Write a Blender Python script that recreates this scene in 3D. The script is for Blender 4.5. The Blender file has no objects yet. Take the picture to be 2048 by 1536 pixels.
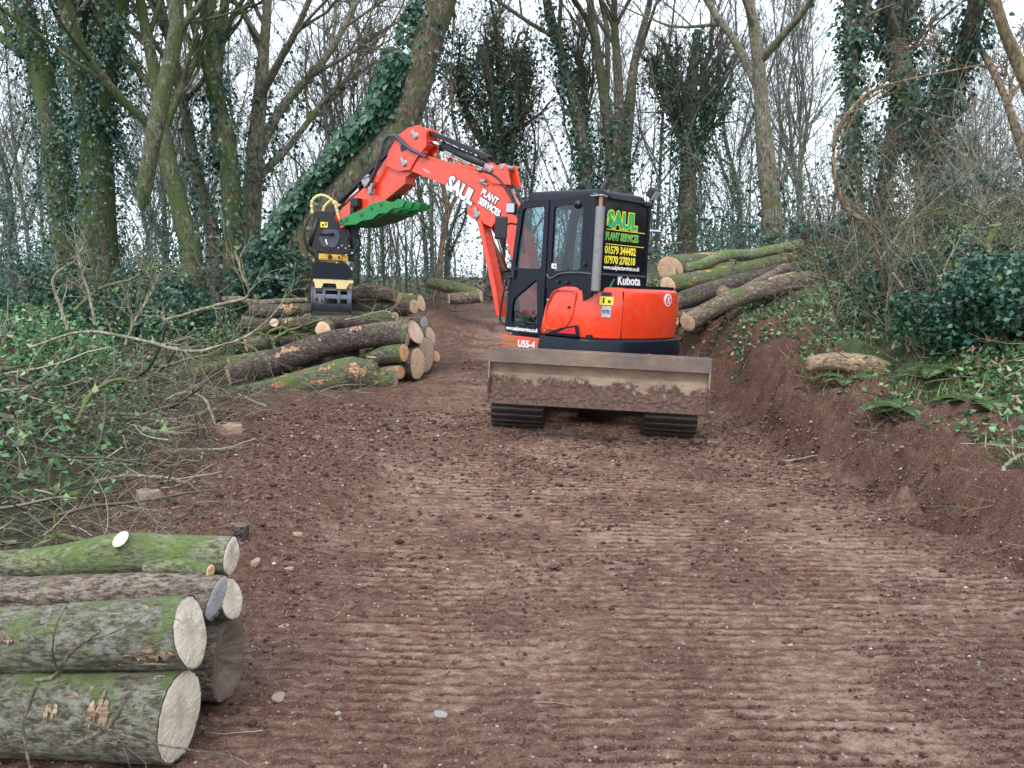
import bpy, bmesh, math, random
import numpy as np
from mathutils import Matrix, Vector

scene = bpy.context.scene
COL = scene.collection
RAD = math.radians

# ------------------------------------------------------------ camera, sky, sun, exposure
cam_data = bpy.data.cameras.new('camera')
cam = bpy.data.objects.new('camera', cam_data)
COL.objects.link(cam)
cam.location = (0, 0, 1.6)
cam.rotation_euler = (RAD(90 - 6.98), 0, 0)
cam_data.sensor_width = 36.0
cam_data.lens = 29.88
cam_data.clip_start = 0.05
cam_data.clip_end = 2000
scene.camera = cam

SUN_EL, SUN_AZ = 52, 200
world = bpy.data.worlds.new('World')
scene.world = world
world.use_nodes = True
wn, wl = world.node_tree.nodes, world.node_tree.links
wn.clear()
w_out = wn.new('ShaderNodeOutputWorld')
w_bg = wn.new('ShaderNodeBackground')
w_bg.inputs['Strength'].default_value = 0.1
w_sky = wn.new('ShaderNodeTexSky')
w_sky.sky_type = 'NISHITA'
w_sky.sun_disc = False
w_sky.sun_elevation = RAD(SUN_EL)
w_sky.sun_rotation = RAD(SUN_AZ)
w_sky.air_density = 1.0
w_sky.dust_density = 2.0
w_tc = wn.new('ShaderNodeTexCoord')
w_noise = wn.new('ShaderNodeTexNoise')
w_noise.inputs['Scale'].default_value = 1.6
w_noise.inputs['Detail'].default_value = 5
w_ramp = wn.new('ShaderNodeValToRGB')
w_ramp.color_ramp.elements[0].position = 0.3
w_ramp.color_ramp.elements[0].color = (10.4, 11.8, 13.6, 1)
w_ramp.color_ramp.elements[1].position = 0.75
w_ramp.color_ramp.elements[1].color = (12.6, 13.4, 14.4, 1)
w_mix = wn.new('ShaderNodeMix')
w_mix.data_type = 'RGBA'
w_mix.inputs['Factor'].default_value = 0.88
wl.new(w_tc.outputs['Generated'], w_noise.inputs['Vector'])
wl.new(w_noise.outputs['Fac'], w_ramp.inputs['Fac'])
wl.new(w_sky.outputs['Color'], w_mix.inputs['A'])
wl.new(w_ramp.outputs['Color'], w_mix.inputs['B'])
wl.new(w_mix.outputs['Result'], w_bg.inputs['Color'])
wl.new(w_bg.outputs['Background'], w_out.inputs['Surface'])

sun_data = bpy.data.lights.new('sun', 'SUN')
sun_data.energy = 1.5
sun_data.angle = RAD(25)
sun_data.color = (1.0, 0.97, 0.93)
sun = bpy.data.objects.new('sun', sun_data)
COL.objects.link(sun)
_a, _e = RAD(SUN_AZ), RAD(SUN_EL)
_d = Vector((math.sin(_a) * math.cos(_e), math.cos(_a) * math.cos(_e), math.sin(_e)))
sun.rotation_euler = _d.to_track_quat('Z', 'Y').to_euler()

scene.view_settings.view_transform = 'Standard'
scene.view_settings.look = 'None'
scene.view_settings.exposure = 0.76
scene.view_settings.gamma = 1
scene.view_settings.use_curve_mapping = False
scene.render.engine = 'CYCLES'
scene.cycles.transparent_max_bounces = 16
scene.cycles.max_bounces = 5
scene.cycles.diffuse_bounces = 3

# ------------------------------------------------------------ helpers: numbers
CAMZ = 1.6
TH = RAD(6.98)

def at(px, py, Y):
    """point on the view ray of photo pixel (px, py) at the real distance Y ahead"""
    b = (768 - py) / 1700.0
    t = Y / (math.cos(TH) + b * math.sin(TH))
    return Vector(((px - 1024) / 1700.0 * t, Y, CAMZ + (-math.sin(TH) + b * math.cos(TH)) * t))

def sstep(x):
    x = np.clip(x, 0, 1)
    return x * x * (3 - 2 * x)

def _hash(i, j, k, seed):
    n = (i * 374761393 + j * 668265263 + k * 2147483647 * 7 + seed * 974634777) & 0xffffffff
    n = ((n ^ (n >> 13)) * 1274126177) & 0xffffffff
    n = ((n ^ (n >> 16)) * 2246822519) & 0xffffffff
    return ((n ^ (n >> 15)) & 0xffffff) / float(0xffffff)

def vnoise(x, y, z=0.0, seed=0):
    x, y, z = np.broadcast_arrays(np.asarray(x, float), np.asarray(y, float), np.asarray(z, float))
    xi, yi, zi = np.floor(x).astype(np.int64), np.floor(y).astype(np.int64), np.floor(z).astype(np.int64)
    fx, fy, fz = x - xi, y - yi, z - zi
    fx, fy, fz = fx*fx*(3-2*fx), fy*fy*(3-2*fy), fz*fz*(3-2*fz)
    def h(a, b, c): return _hash(xi + a, yi + b, zi + c, seed)
    def lay(c):
        return (h(0,0,c)*(1-fx)+h(1,0,c)*fx)*(1-fy) + (h(0,1,c)*(1-fx)+h(1,1,c)*fx)*fy
    if not np.any(z):
        return lay(0)
    return lay(0)*(1-fz) + lay(1)*fz

def fbm(x, y, z=0.0, seed=0, oct=4):
    s, a, tot = 0.0, 1.0, 0.0
    f = 1.0
    for o in range(oct):
        s = s + a * vnoise(np.asarray(x)*f, np.asarray(y)*f, np.asarray(z)*f, seed + o*17)
        tot += a; a *= 0.5; f *= 2.03
    return s / tot

# ------------------------------------------------------------ helpers: objects
def tag(o, label=None, cat=None, group=None, kind=None):
    if label: o['label'] = label
    if cat: o['category'] = cat
    if group: o['group'] = group
    if kind: o['kind'] = kind
    return o

def empty(name, loc=(0, 0, 0), label=None, cat=None, group=None):
    o = bpy.data.objects.new(name, None)
    o.location = loc
    o.empty_display_size = 0.2
    COL.objects.link(o)
    return tag(o, label, cat, group)

def link(name, me, mat=None, parent=None):
    o = bpy.data.objects.new(name, me)
    COL.objects.link(o)
    if mat is not None and not me.materials: me.materials.append(mat)
    if parent is not None: o.parent = parent
    return o

def copy_tree(o, parent=None):
    c = o.copy()
    COL.objects.link(c)
    c.parent = parent
    for ch in [x for x in KIDS.get(o.name, [])]:
        copy_tree(ch, c)
    return c
KIDS = {}

class Geo:
    """collects vertex and face arrays and makes ONE mesh of them"""
    def __init__(s):
        s.v, s.q, s.t, s.n, s.a = [], [], [], 0, []
    def add(s, v, q=None, t=None):
        v = np.asarray(v, dtype=np.float32).reshape(-1, 3)
        if q is not None and len(q): s.q.append(np.asarray(q, dtype=np.int32) + s.n)
        if t is not None and len(t): s.t.append(np.asarray(t, dtype=np.int32) + s.n)
        s.v.append(v); s.n += len(v)
    def tubes(s, P, R, k=5, cap=False, disp=None):
        """P (m, n, 3) centre lines, R (m, n) radii"""
        P = np.asarray(P, float); R = np.asarray(R, float)
        if P.ndim == 2: P, R = P[None], R[None]
        m, n, _ = P.shape
        T = np.gradient(P, axis=1)
        T /= np.linalg.norm(T, axis=2, keepdims=True) + 1e-9
        mean = T.mean(axis=1)
        ref = np.where((np.abs(mean[:, 2]) < 0.8)[:, None], np.array([0, 0, 1.0]), np.array([1.0, 0, 0]))
        N = np.cross(T, ref[:, None, :]); N /= np.linalg.norm(N, axis=2, keepdims=True) + 1e-9
        B = np.cross(N, T)
        a = np.linspace(0, 2*math.pi, k, endpoint=False)
        ca, sa = np.cos(a), np.sin(a)
        rr = R[:, :, None] if disp is None else R[:, :, None] * disp
        V = P[:, :, None, :] + rr[..., None] * (N[:, :, None, :]*ca[None, None, :, None] + B[:, :, None, :]*sa[None, None, :, None])
        idx = np.arange(m*n*k).reshape(m, n, k)
        a0 = idx[:, :-1, :]; a1 = np.roll(a0, -1, axis=2); b0 = idx[:, 1:, :]; b1 = np.roll(b0, -1, axis=2)
        Q = np.stack([a0, a1, b1, b0], axis=-1).reshape(-1, 4)
        s.add(V, Q)
        if cap:
            for mi in range(m):
                for ri, rev in ((0, False), (n-1, True)):
                    ring = V[mi, ri]; c = ring.mean(axis=0)
                    i = np.arange(k); j = (i+1) % k
                    tri = np.stack([np.full(k, k), i, j], 1) if rev else np.stack([np.full(k, k), j, i], 1)
                    s.add(np.vstack([ring, c[None]]), t=tri)
        return V
    def leaves(s, P, size, D, W, fold=0.15, wid=0.38):
        P = np.asarray(P, float); size = np.asarray(size, float)[:, None]
        D = D / (np.linalg.norm(D, axis=1, keepdims=True)+1e-9)
        W = W - (W*D).sum(1, keepdims=True)*D
        W = W / (np.linalg.norm(W, axis=1, keepdims=True)+1e-9)
        N = np.cross(D, W)
        b = P; tip = P + D*size
        l = P + D*size*0.35 + W*size*wid + N*size*fold
        r = P + D*size*0.35 - W*size*wid + N*size*fold
        V = np.stack([b, l, tip, r], 1).reshape(-1, 3)
        i = np.arange(len(P))*4
        T = np.concatenate([np.stack([i, i+3, i+2], 1), np.stack([i, i+2, i+1], 1)])
        s.add(V, t=T)
    def mesh(s, name, smooth=True):
        V = np.concatenate(s.v) if s.v else np.zeros((0, 3), np.float32)
        q = np.concatenate(s.q) if s.q else np.zeros((0, 4), np.int32)
        t = np.concatenate(s.t) if s.t else np.zeros((0, 3), np.int32)
        me = bpy.data.meshes.new(name)
        me.vertices.add(len(V)); me.vertices.foreach_set('co', V.astype(np.float32).ravel())
        me.loops.add(q.size + t.size)
        me.loops.foreach_set('vertex_index', np.concatenate([q.ravel(), t.ravel()]).astype(np.int32))
        me.polygons.add(len(q) + len(t))
        st = np.concatenate([np.arange(len(q))*4, q.size + np.arange(len(t))*3]).astype(np.int32)
        me.polygons.foreach_set('loop_start', st)
        me.update(calc_edges=True)
        if smooth: me.polygons.foreach_set('use_smooth', np.ones(len(q)+len(t), dtype=bool))
        me.validate()
        return me
    def obj(s, name, mat, parent=None, smooth=True):
        o = link(name, s.mesh(name, smooth), mat, parent)
        if parent is not None: KIDS.setdefault(parent.name, []).append(o)
        return o

# bmesh helpers for the machine
def prism(bm, poly, frame, t0, t1, bev=0.0, seg=2):
    """extrude polygon (a, b) along the third axis; frame = (A, B, C) unit vectors"""
    A, B, Cc = [Vector(f) for f in frame]
    lo = [bm.verts.new(A*p[0] + B*p[1] + Cc*t0) for p in poly]
    hi = [bm.verts.new(A*p[0] + B*p[1] + Cc*t1) for p in poly]
    n = len(poly)
    fs = [bm.faces.new(lo[::-1]), bm.faces.new(hi)]
    for i in range(n):
        fs.append(bm.faces.new((lo[i], lo[(i+1) % n], hi[(i+1) % n], hi[i])))
    if bev > 0:
        es = list({e for f in fs for e in f.edges})
        bmesh.ops.bevel(bm, geom=es, offset=bev, segments=seg, affect='EDGES', profile=0.6, clamp_overlap=True)

def box(bm, c, d, bev=0.0, M=None, seg=2):
    x, y, z = [k/2 for k in d]
    b2 = bmesh.new()
    prism(b2, [(-x, -y), (x, -y), (x, y), (-x, y)], ((1,0,0), (0,1,0), (0,0,1)), -z, z, bev, seg)
    mt = Matrix.Translation(c)
    if M is not None: mt = mt @ M.to_4x4()
    bmesh.ops.transform(b2, matrix=mt, verts=b2.verts)
    tmp = bpy.data.meshes.new('tmp'); b2.to_mesh(tmp); b2.free(); bm.from_mesh(tmp); bpy.data.meshes.remove(tmp)

def cyl(bm, p0, p1, r, r2=None, k=16, bev=0.0):
    p0, p1 = Vector(p0), Vector(p1); r2 = r if r2 is None else r2
    ax = (p1-p0); L = ax.length; ax.normalize()
    ref = Vector((0,0,1)) if abs(ax.z) < 0.9 else Vector((1,0,0))
    A = ax.cross(ref).normalized(); B = ax.cross(A).normalized()
    lo = [bm.verts.new(p0 + (A*math.cos(2*math.pi*i/k) + B*math.sin(2*math.pi*i/k))*r) for i in range(k)]
    hi = [bm.verts.new(p1 + (A*math.cos(2*math.pi*i/k) + B*math.sin(2*math.pi*i/k))*r2) for i in range(k)]
    f0 = bm.faces.new(lo); f1 = bm.faces.new(hi[::-1])
    for i in range(k):
        f = bm.faces.new((lo[(i+1) % k], lo[i], hi[i], hi[(i+1) % k])); f.smooth = True
    if bev > 0:
        es = list(set(f0.edges) | set(f1.edges))
        bmesh.ops.bevel(bm, geom=es, offset=bev, segments=2, affect='EDGES', clamp_overlap=True)

def pipe(bm, pts, r, k=8, sub=6):
    """smooth tube through points (Catmull-Rom)"""
    P = [Vector(p) for p in pts]; out = []
    for i in range(len(P)-1):
        a = P[max(i-1, 0)]; b = P[i]; c = P[i+1]; d = P[min(i+2, len(P)-1)]
        for s in range(sub):
            t = s/sub
            out.append(0.5*((2*b)+(c-a)*t+(2*a-5*b+4*c-d)*t*t+(3*b-a-3*c+d)*t**3))
    out.append(P[-1])
    rings = []
    N = None
    for i, p in enumerate(out):
        T = (out[min(i+1, len(out)-1)]-out[max(i-1, 0)]).normalized()
        if N is None:
            N = T.cross(Vector((0,0,1)) if abs(T.z) < 0.9 else Vector((1,0,0))).normalized()
        N = (N - T*N.dot(T)).normalized(); B = T.cross(N)
        rr = r(i/(len(out)-1)) if callable(r) else r
        rings.append([bm.verts.new(p+(N*math.cos(2*math.pi*j/k)+B*math.sin(2*math.pi*j/k))*rr) for j in range(k)])
    for a, b in zip(rings, rings[1:]):
        for j in range(k):
            f = bm.faces.new((a[j], a[(j+1) % k], b[(j+1) % k], b[j])); f.smooth = True
    bm.faces.new(rings[0][::-1]); bm.faces.new(rings[-1])

def rpoly(pts, r, seg=4):
    """polygon with rounded corners, len(pts)*(seg+1) vertices"""
    out = []; n = len(pts)
    rs = r if isinstance(r, (list, tuple)) else [r]*n
    for i in range(n):
        p = Vector(pts[i]).to_2d(); a = Vector(pts[i-1]).to_2d(); b = Vector(pts[(i+1) % n]).to_2d()
        r_ = min(rs[i], (a-p).length*0.45, (b-p).length*0.45)
        p0 = p+(a-p).normalized()*r_; p1 = p+(b-p).normalized()*r_
        for s in range(seg+1):
            t = s/seg
            out.append(tuple((1-t)**2*p0+2*t*(1-t)*p+t*t*p1))
    return out

def ring(bm, outer, inner, frame, t0, t1):
    A, B, Cc = [Vector(f) for f in frame]
    V = []
    for t in (t0, t1):
        V.append([[bm.verts.new(A*p[0]+B*p[1]+Cc*t) for p in poly] for poly in (outer, inner)])
    n = len(outer)
    for i in range(n):
        j = (i+1) % n
        bm.faces.new((V[0][0][j], V[0][0][i], V[0][1][i], V[0][1][j]))
        bm.faces.new((V[1][0][i], V[1][0][j], V[1][1][j], V[1][1][i]))
        bm.faces.new((V[0][0][i], V[0][0][j], V[1][0][j], V[1][0][i]))
        bm.faces.new((V[0][1][j], V[0][1][i], V[1][1][i], V[1][1][j]))

def part(name, bm, mat, parent, M=None, smooth=False, label=None):
    if M is not None: bmesh.ops.transform(bm, matrix=M, verts=bm.verts)
    bmesh.ops.recalc_face_normals(bm, faces=bm.faces)
    if smooth:
        for f in bm.faces: f.smooth = True
    me = bpy.data.meshes.new(name); bm.to_mesh(me); bm.free()
    o = link(name, me, mat, parent)
    if smooth:
        try: me.set_sharp_from_angle(angle=RAD(35))
        except Exception: pass
    if label: o['label'] = label
    return o

# ------------------------------------------------------------ materials
def newmat(name):
    m = bpy.data.materials.new(name); m.use_nodes = True
    nt = m.node_tree; b = nt.nodes['Principled BSDF']
    return m, nt.nodes, nt.links, b

def N_(nodes, typ, **kw):
    n = nodes.new(typ)
    for k, v in kw.items():
        if k in n.inputs: n.inputs[k].default_value = v
        else: setattr(n, k, v)
    return n

def noise(nodes, links, scale, detail=4, rough=0.6, vec=None):
    n = N_(nodes, 'ShaderNodeTexNoise', Scale=scale, Detail=detail, Roughness=rough)
    if vec is not None: links.new(vec, n.inputs['Vector'])
    return n.outputs['Fac']

def ramp(nodes, links, fac, stops):
    r = nodes.new('ShaderNodeValToRGB'); cr = r.color_ramp
    while len(cr.elements) < len(stops): cr.elements.new(0.5)
    for e, (p, c) in zip(cr.elements, stops):
        e.position = p; e.color = (c[0], c[1], c[2], 1) if not isinstance(c, (int, float)) else (c, c, c, 1)
    links.new(fac, r.inputs['Fac'])
    return r.outputs['Color']

def mixc(nodes, links, fac, a, b, blend='MIX'):
    m = nodes.new('ShaderNodeMix'); m.data_type = 'RGBA'; m.blend_type = blend
    for s, v in (('Factor', fac), ('A', a), ('B', b)):
        if hasattr(v, 'links'): links.new(v, m.inputs[s])
        else: m.inputs[s].default_value = v if isinstance(v, (int, float)) else (v[0], v[1], v[2], 1)
    return m.outputs['Result']

def math_(nodes, links, op, a, b=0.0, clamp=False):
    m = nodes.new('ShaderNodeMath'); m.operation = op; m.use_clamp = clamp
    for i, v in enumerate((a, b)):
        if hasattr(v, 'links'): links.new(v, m.inputs[i])
        else: m.inputs[i].default_value = v
    return m.outputs[0]

def bump(nodes, links, b, height, strength=0.5, dist=0.02):
    bp = nodes.new('ShaderNodeBump'); bp.inputs['Strength'].default_value = strength; bp.inputs['Distance'].default_value = dist
    links.new(height, bp.inputs['Height']); links.new(bp.outputs['Normal'], b.inputs['Normal'])

def coord(nodes, out='Object'):
    return nodes.new('ShaderNodeTexCoord').outputs[out]

def mapping(nodes, links, vec, scale=(1, 1, 1)):
    m = nodes.new('ShaderNodeMapping'); m.inputs['Scale'].default_value = scale
    links.new(vec, m.inputs['Vector']); return m.outputs['Vector']

def simple(name, col, rough=0.5, metal=0.0, dirt=0.0, dirtcol=(.12, .08, .06), bumpy=0.0, coat=0.0, scale=6):
    m, n, l, b = newmat(name)
    c = coord(n)
    f = noise(n, l, scale, 6, 0.65, c)
    base = mixc(n, l, math_(n, l, 'MULTIPLY', f, 0.35), col, [k*0.7 for k in col])
    if dirt > 0:
        d = ramp(n, l, noise(n, l, scale*2.3, 8, 0.7, c), [(0.62 - dirt*0.4, 0.0), (0.85 - dirt*0.25, 1.0)])
        base = mixc(n, l, math_(n, l, 'MULTIPLY', d, min(1.0, dirt*1.6)), base, dirtcol)
        rr = mixc(n, l, d, (rough,)*3, (0.9,)*3)
        l.new(rr, b.inputs['Roughness'])
    else:
        b.inputs['Roughness'].default_value = rough
    l.new(base, b.inputs['Base Color'])
    b.inputs['Metallic'].default_value = metal
    b.inputs['Coat Weight'].default_value = coat
    if bumpy > 0: bump(n, l, b, noise(n, l, scale*6, 5, 0.6, c), bumpy, 0.005)
    return m

def bark_mat(name, base, dark, moss=0.3, mosscol=(.10, .17, .025), peel=0.0, peelcol=(.55, .25, .12), scale=1.0, lichen=0.0, topmoss=0.5, grey=(.30,.30,.26), grain=(1, 1, .3)):
    m, n, l, b = newmat(name)
    c = coord(n)
    cg = mapping(n, l, c, grain)
    fine = noise(n, l, 34*scale, 8, 0.75, cg)
    mid = noise(n, l, 6*scale, 7, 0.65, cg)
    col = ramp(n, l, fine, [(0.36, [k*.6 for k in dark]), (0.45, dark), (0.53, base), (0.66, [min(1, k*1.7) for k in base])])
    col = mixc(n, l, ramp(n, l, mid, [(0.4, 0.0), (0.7, 0.7)]), col, dark)
    if lichen > 0:
        lf = ramp(n, l, noise(n, l, 9*scale, 8, 0.75, mapping(n, l, c, (1, 1, 1.3))), [(0.62-lichen*0.3, 0.0), (0.68-lichen*0.2, 0.8)])
        col = mixc(n, l, lf, col, grey)
    if moss > 0:
        g = n.new('ShaderNodeNewGeometry')
        sx = n.new('ShaderNodeSeparateXYZ'); l.new(g.outputs['Normal'], sx.inputs[0])
        k = math_(n, l, 'ADD', noise(n, l, 2.6*scale, 7, 0.65, c), math_(n, l, 'MULTIPLY', sx.outputs['Z'], 0.18*topmoss))
        k = math_(n, l, 'ADD', k, math_(n, l, 'MULTIPLY', math_(n, l, 'SUBTRACT', noise(n, l, 40*scale, 4, 0.7, c), 0.5), 0.25))
        mf = ramp(n, l, k, [(0.70-moss*0.45, 0.0), (0.82-moss*0.40, 0.92)])
        mcol = mixc(n, l, noise(n, l, 18*scale, 4, 0.6, c), [k2*0.45 for k2 in mosscol], [min(1, k2*1.5) for k2 in mosscol])
        col = mixc(n, l, mf, col, mcol)
    if peel > 0:
        pv = noise(n, l, 3.4*scale, 6, 0.72, mapping(n, l, c, (0.7, 1, 1.6)))
        pf = ramp(n, l, pv, [(0.70-peel*0.2, 0.0), (0.715-peel*0.2, 1.0)])
        pc = ramp(n, l, noise(n, l, 14, 5, 0.7, c), [(0.35, (.30, .07, .025)), (0.55, peelcol), (0.7, (.75, .55, .36))])
        col = mixc(n, l, pf, col, pc)
    l.new(col, b.inputs['Base Color'])
    b.inputs['Roughness'].default_value = 0.88
    h = math_(n, l, 'ADD', fine, math_(n, l, 'MULTIPLY', mid, 1.5))
    bump(n, l, b, h, 0.95, 0.025)
    return m

def cut_mat(name, light, heart, ringscale=60, stain=0.4, grey=0.0):
    """sawn end: rings round local Z"""
    m, n, l, b = newmat(name)
    c = coord(n)
    nz = noise(n, l, 7, 5, 0.65, c)
    vm = n.new('ShaderNodeVectorMath'); vm.operation = 'MULTIPLY'; l.new(c, vm.inputs[0]); vm.inputs[1].default_value = (1, 1, 0)
    ln = n.new('ShaderNodeVectorMath'); ln.operation = 'LENGTH'; l.new(vm.outputs[0], ln.inputs[0])
    rad = math_(n, l, 'ADD', ln.outputs['Value'], math_(n, l, 'MULTIPLY', nz, 0.03))
    w = math_(n, l, 'SINE', math_(n, l, 'MULTIPLY', rad, ringscale*6.28))
    col = ramp(n, l, math_(n, l, 'MULTIPLY', rad, 5.0), [(0.0, heart), (0.35, light), (1.0, [k*0.93 for k in light])])
    col = mixc(n, l, math_(n, l, 'MULTIPLY', math_(n, l, 'ADD', w, 1.0), 0.07), col, heart)
    st = ramp(n, l, noise(n, l, 11, 8, 0.7, c), [(0.5, 0.0), (0.7, stain)])
    col = mixc(n, l, st, col, heart)
    sc = ramp(n, l, noise(n, l, 6, 7, 0.7, mapping(n, l, c, (1, 12, 1))), [(0.40, 0.0), (0.62, 0.75)])
    col = mixc(n, l, sc, col, [k*0.66 for k in light])
    ck = ramp(n, l, noise(n, l, 3.2, 6, 0.75, mapping(n, l, c, (1, 5, 1))), [(0.49, 0.0), (0.50, .8), (0.51, 0.0)])
    col = mixc(n, l, ck, col, [k*.4 for k in heart])
    if grey > 0: col = mixc(n, l, grey, col, (.42, .44, .46))
    l.new(col, b.inputs['Base Color']); b.inputs['Roughness'].default_value = 0.75
    bump(n, l, b, noise(n, l, 20, 5, .6, mapping(n, l, c, (1, 6, 1))), 0.3, 0.01)
    return m

def leaf_mat(name, stops, rough=0.4, trans=0.15, spec=0.5):
    m, n, l, b = newmat(name)
    g = n.new('ShaderNodeNewGeometry')
    col = ramp(n, l, g.outputs['Random Per Island'], stops)
    l.new(col, b.inputs['Base Color'])
    b.inputs['Roughness'].default_value = rough
    b.inputs['Specular IOR Level'].default_value = spec
    if trans > 0:
        tr = n.new('ShaderNodeBsdfTranslucent'); l.new(col, tr.inputs['Color'])
        mx = n.new('ShaderNodeMixShader'); mx.inputs[0].default_value = trans
        l.new(b.outputs[0], mx.inputs[1]); l.new(tr.outputs[0], mx.inputs[2])
        l.new(mx.outputs[0], n['Material Output'].inputs['Surface'])
    return m

M = {}
M['bark_wood'] = bark_mat('tree_bark', (.16, .14, .10), (.05, .045, .03), moss=0.42, mosscol=(.06, .08, .022), scale=0.8, topmoss=0, lichen=.2)
M['bark_moss'] = bark_mat('mossy_tree_bark', (.13, .12, .07), (.035, .04, .02), moss=0.60, mosscol=(.062, .092, .018), scale=0.8, topmoss=0, lichen=.25)
M['bark_pale'] = bark_mat('pale_tree_bark', (.24, .21, .15), (.09, .08, .05), moss=0.38, mosscol=(.11, .14, .03), scale=0.8, lichen=.3, topmoss=0)
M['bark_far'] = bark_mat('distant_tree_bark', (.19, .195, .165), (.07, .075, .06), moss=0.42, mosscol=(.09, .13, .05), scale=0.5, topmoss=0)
M['bark_tan'] = bark_mat('tan_tree_bark', (.27, .19, .12), (.09, .06, .035), moss=0.3, mosscol=(.10, .12, .03), scale=0.7, topmoss=0)
M['bark_brown'] = bark_mat('brown_mossy_tree_bark', (.17, .135, .09), (.06, .048, .03), moss=0.45, mosscol=(.08, .10, .03), scale=0.9, lichen=.2, topmoss=0)
M['ivy'] = leaf_mat('ivy_leaves', [(0.0, (.012, .045, .036)), (0.5, (.03, .092, .065)), (0.85, (.06, .15, .10)), (1.0, (.15, .22, .07))], rough=.32)
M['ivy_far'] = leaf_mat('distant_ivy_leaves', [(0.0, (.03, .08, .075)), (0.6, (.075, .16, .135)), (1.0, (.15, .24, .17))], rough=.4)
M['ivy_big'] = leaf_mat('large_ivy_leaves', [(0.0, (.01, .045, .03)), (0.5, (.022, .085, .045)), (1.0, (.05, .14, .06))], rough=.35)
M['ground_leaf'] = leaf_mat('ground_cover_leaves', [(0.0, (.015, .06, .028)), (0.35, (.045, .14, .05)), (0.7, (.12, .27, .10)), (0.9, (.24, .40, .18)), (1.0, (.34, .30, .16))], rough=.38, trans=.2)
M['grass'] = leaf_mat('grass_blades', [(0.0, (.05, .11, .02)), (0.5, (.12, .24, .045)), (0.85, (.22, .34, .10)), (1.0, (.38, .34, .18))], rough=.5, trans=.25)
M['litter'] = leaf_mat('dead_leaves', [(0.0, (.10, .06, .04)), (0.6, (.24, .15, .09)), (0.9, (.38, .28, .18)), (1.0, (.12, .25, .12))], rough=.7, trans=0)
M['twig'] = leaf_mat('twig_bark', [(0.0, (.035, .028, .018)), (0.45, (.095, .08, .052)), (0.82, (.20, .175, .12)), (1.0, (.40, .37, .28))], rough=.8, trans=0)
M['twig_pale'] = bark_mat('pale_branch_bark', (.40, .37, .27), (.20, .18, .11), moss=0.3, mosscol=(.16, .19, .07), scale=1.5)
M['twig_moss'] = bark_mat('green_branch_bark', (.22, .20, .12), (.08, .08, .04), moss=0.55, mosscol=(.14, .19, .05), scale=1.5)
# ------------------------------------------------------------ terrain
def toe(y):
    y = np.asarray(y, float)
    base = np.interp(y, [0, 4, 6, 8, 10.5, 12, 15, 25, 60], [3.1, 2.9, 2.7, 2.5, 2.5, 2.15, 1.7, .9, 1.2])
    return base + 0.14*(vnoise(y*1.3, 3.3, seed=5)-.5) + 0.1*(vnoise(y*4.1, 1.3, seed=6)-.5)

def left_edge(y):
    return np.interp(np.asarray(y, float), [0, 3, 5, 7, 9.5, 12, 16, 30, 60], [-2.3, -2.3, -2.5, -2.7, -3.6, -2.6, -2.2, -2.4, -2.0])

def ground(x, y):
    """broad shape of the land, metres"""
    x = np.asarray(x, float); y = np.asarray(y, float)
    z = .12*sstep((y-3.5)/5) + np.interp(y, [12, 15, 18, 25, 40, 80], [0, .22, .58, 1.0, 1.25, 1.6])
    z = z + .42*np.exp(-((x+1.55)/.8)**2-((y-16.9)/1.3)**2)
    wt = sstep((y-5)/2)*sstep((15-y)/3)
    z = z - wt*.05*np.clip(x-.9, -1.3, 1.3)
    d = x - toe(y)
    hb = np.interp(y, [0, 4, 5.2, 8, 11, 20, 60], [.12, .18, .30, .52, .9, .7, .3])
    jag = 0.25*(fbm(x*2.2, y*2.2, seed=41)-.5)
    z = z + hb*sstep((d+jag)/np.interp(y, [3, 9, 11], [.42, .5, .75])) + np.interp(y, [3, 6, 10, 25, 70], [.16, .26, .33, .16, .05])*np.clip(d-.5, 0, 3.5) + .05*np.clip(d-4, 0, 14)
    e = left_edge(y) - x
    z = z + np.interp(y, [2, 4, 7, 9.5, 10.6, 14, 30], [.05, .12, .35, .25, .03, .03, .1])*sstep(e/1.6) + .02*np.clip(e-2, 0, 20)
    z = z + .12*(fbm(x*.5, y*.5, seed=9)-.5)*sstep(np.maximum(d, e)/1.0)
    # low berm of loose soil along the left of the track
    bx = np.interp(y, [3, 5, 6.4, 8.5, 10.5], [-1.3, -1.75, -1.15, -1.7, -2.2])
    z = z + (.10*np.exp(-((x-bx)/.35)**2))*sstep((y-3.2)/1.5)*sstep((10.5-y)/2)*(.3+1.2*vnoise(x*1.5, y*1.5, seed=77))
    return z

def gz(x, y): return float(ground(np.array([x]), np.array([y]))[0])

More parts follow.
